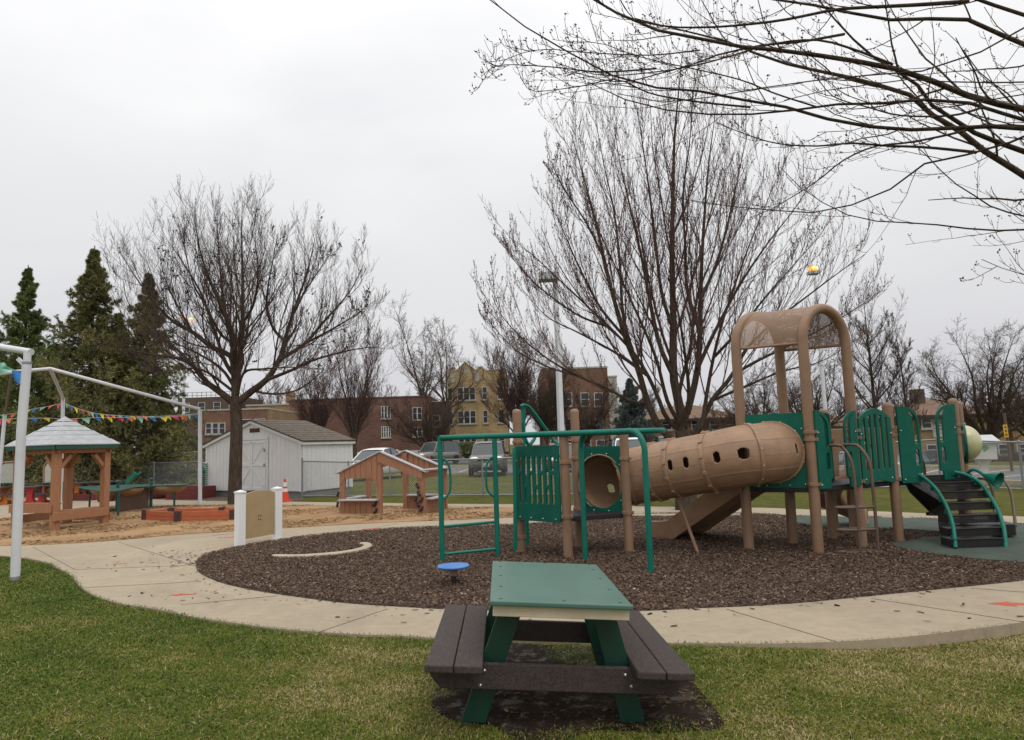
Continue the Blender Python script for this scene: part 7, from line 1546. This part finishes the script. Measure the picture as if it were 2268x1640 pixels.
# wood chips
def chips(name, x, y, z, G, L0, L1, mat, tilt=.55, label=None, cat=None):
    k = len(x); a = G.random(k)*6.28; ln = L0+(L1-L0)*G.random(k)**1.6; wd = ln*(.18+.25*G.random(k)); e = G.normal(0, tilt*.5, k); r_ = G.normal(0, tilt, k)
    u = np.stack([np.cos(a)*np.cos(e), np.sin(a)*np.cos(e), np.sin(e)], 1); w_ = np.stack([-np.sin(a)*np.cos(r_), np.cos(a)*np.cos(r_), np.sin(r_)], 1)
    c = np.stack([x, y, z], 1); U_, W_ = u*ln[:, None]/2, w_*wd[:, None]/2; nn = np.cross(u, w_)*(wd*.16)[:, None]
    v = np.stack([c-U_-W_, c+U_-W_, c+U_+W_, c-U_+W_, c+nn-U_*.8, c+nn+U_*.8], 1).reshape(-1, 3); i6 = np.arange(k)[:, None]*6
    f = np.concatenate([i6+np.array([[0, 1, 5, 4]]), i6+np.array([[2, 3, 4, 5]])], 1).ravel()
    o = np_mesh(name, mat, v, f, 4, rnd=np.repeat(np.clip(G.beta(1.7, 2.6, k), 0, 1), 6)); return tag(o, label, cat, kind='stuff')
G = np.random.default_rng(9); n0 = 950000; x = -5.2+18.5*G.random(n0); y = 5.8+12.5*G.random(n0)
RUB = [(q.x, q.y) for q in catmull([gp(*q) for q in rub], 4, True)]
keep = inside(x, y, MULCH); keep &= G.random(n0) < np.clip(9/np.hypot(x, y), .3, 1)
keep &= ~inside(x, y+.12*np.sin(x*7)+G.normal(0, .05, n0), RUB); x, y = x[keep], y[keep]
# chips kicked out over the walk by the tip of the bed and along its edge
ms = np.array(MULCH); e_ = ms[G.integers(0, len(ms), 420)]+G.normal(0, .14, (420, 2)); s2 = np.array(gp(420, 1240)[:2])+G.normal(0, 1, (260, 2))*np.array([.6, .6]); s3 = np.array(gp(560, 1316)[:2])+G.normal(0, 1, (45, 2))*np.array([.9, .4]); s4 = np.stack([-6+14*G.random(90), 5.7+1.2*G.random(90)], 1)
ex = np.concatenate([e_, s2, s3, s4]); ex = ex[inside(ex[:, 0], ex[:, 1], WALK)]
hill = .008*vnoise(x, y, np.random.default_rng(4), 3.)+.006
z = .034+np.maximum(hill, 0)+.012*G.random(len(x))
m_chip = attr_mat('wood_chip', [(0, (.024, .014, .010)), (.3, (.082, .050, .033)), (.55, (.155, .10, .067)), (.8, (.26, .18, .13)), (1, (.52, .40, .30))], .85, .2)
chips('wood_chips', x, y, z, G, .013, .043, m_chip, label='dark shredded wood chips covering the play bed', cat='mulch')
m_chip2 = attr_mat('stray_chip', [(0, (.014, .009, .007)), (.5, (.05, .033, .026)), (1, (.13, .09, .07))], .85, .2)
chips('stray_chips', ex[:, 0], ex[:, 1], np.full(len(ex), .027), G, .02, .065, m_chip2, .3, 'dark wood chips kicked out onto the concrete path beside the mulch bed', 'mulch')
# dark bits and clumps in the sand
SANDP = [(q.x, q.y) for q in px(sand_edge)+px(sand_far)]
n0 = 90000; x = -16+18*G.random(n0); y = 10.5+12*G.random(n0); keep = inside(x, y, SANDP) & (vnoise(x, y, np.random.default_rng(14), 2.2)+.5*G.random(n0) > .25); x, y = x[keep], y[keep]
m_bits = attr_mat('sand_bits', [(0, (.12, .066, .033)), (.5, (.24, .14, .068)), (1, (.46, .30, .15))], .9, .1)
chips('sand_litter', x, y, np.full(len(x), .036), G, .025, .10, m_bits, .25, 'dark scraps and clumps lying in the tan sand', 'sand')
# leaves and crumbs on the lawn
n0 = 900; x = -8+17*G.random(n0); y = 2.8+6.5*G.random(n0); keep = ~inside(x, y, WALK) & (y < np.interp(x, ox[so_], oy[so_])-.05); x, y = x[keep], y[keep]
m_leaf = attr_mat('dead_leaf', [(0, (.016, .010, .006)), (.6, (.07, .042, .02)), (.85, (.2, .13, .06)), (1, (.5, .42, .28))], .8, .2)
chips('leaf_litter', x, y, np.array([terrain(a_, b_) for a_, b_ in zip(x, y)])+.024, G, .012, .042, m_leaf, .35, 'dead leaves and crumbs scattered over the lawn', 'leaves')
ml = np.array(MUD); x = .3+1.1*G.normal(0, .6, 900); y = 4.35+G.normal(0, .38, 900); keep = inside(x, y, MUD); chips('mud_crumbs', x[keep], y[keep], np.full(keep.sum(), .009), G, .012, .05, m_leaf, .3, 'leaf scraps and crumbs pressed into the mud under the table', 'leaves')
# bare soil below the spruces and along the left fence
m_soil = pm('bare_soil', (.10, .066, .042), .35, 9, .95, .6, 40); 
sheet('soil', catmull([gp(*q) for q in [(-250, 1100), (0, 1102), (250, 1106), (452, 1110), (462, 1100), (448, 1080), (330, 1066), (100, 1062), (-250, 1064)]], 4, True), .008, m_soil)
sheet('soil', catmull([gp(*q) for q in [(462, 1110), (560, 1111), (660, 1110), (668, 1104), (600, 1102), (480, 1100)]], 4, True), .010, m_soil)
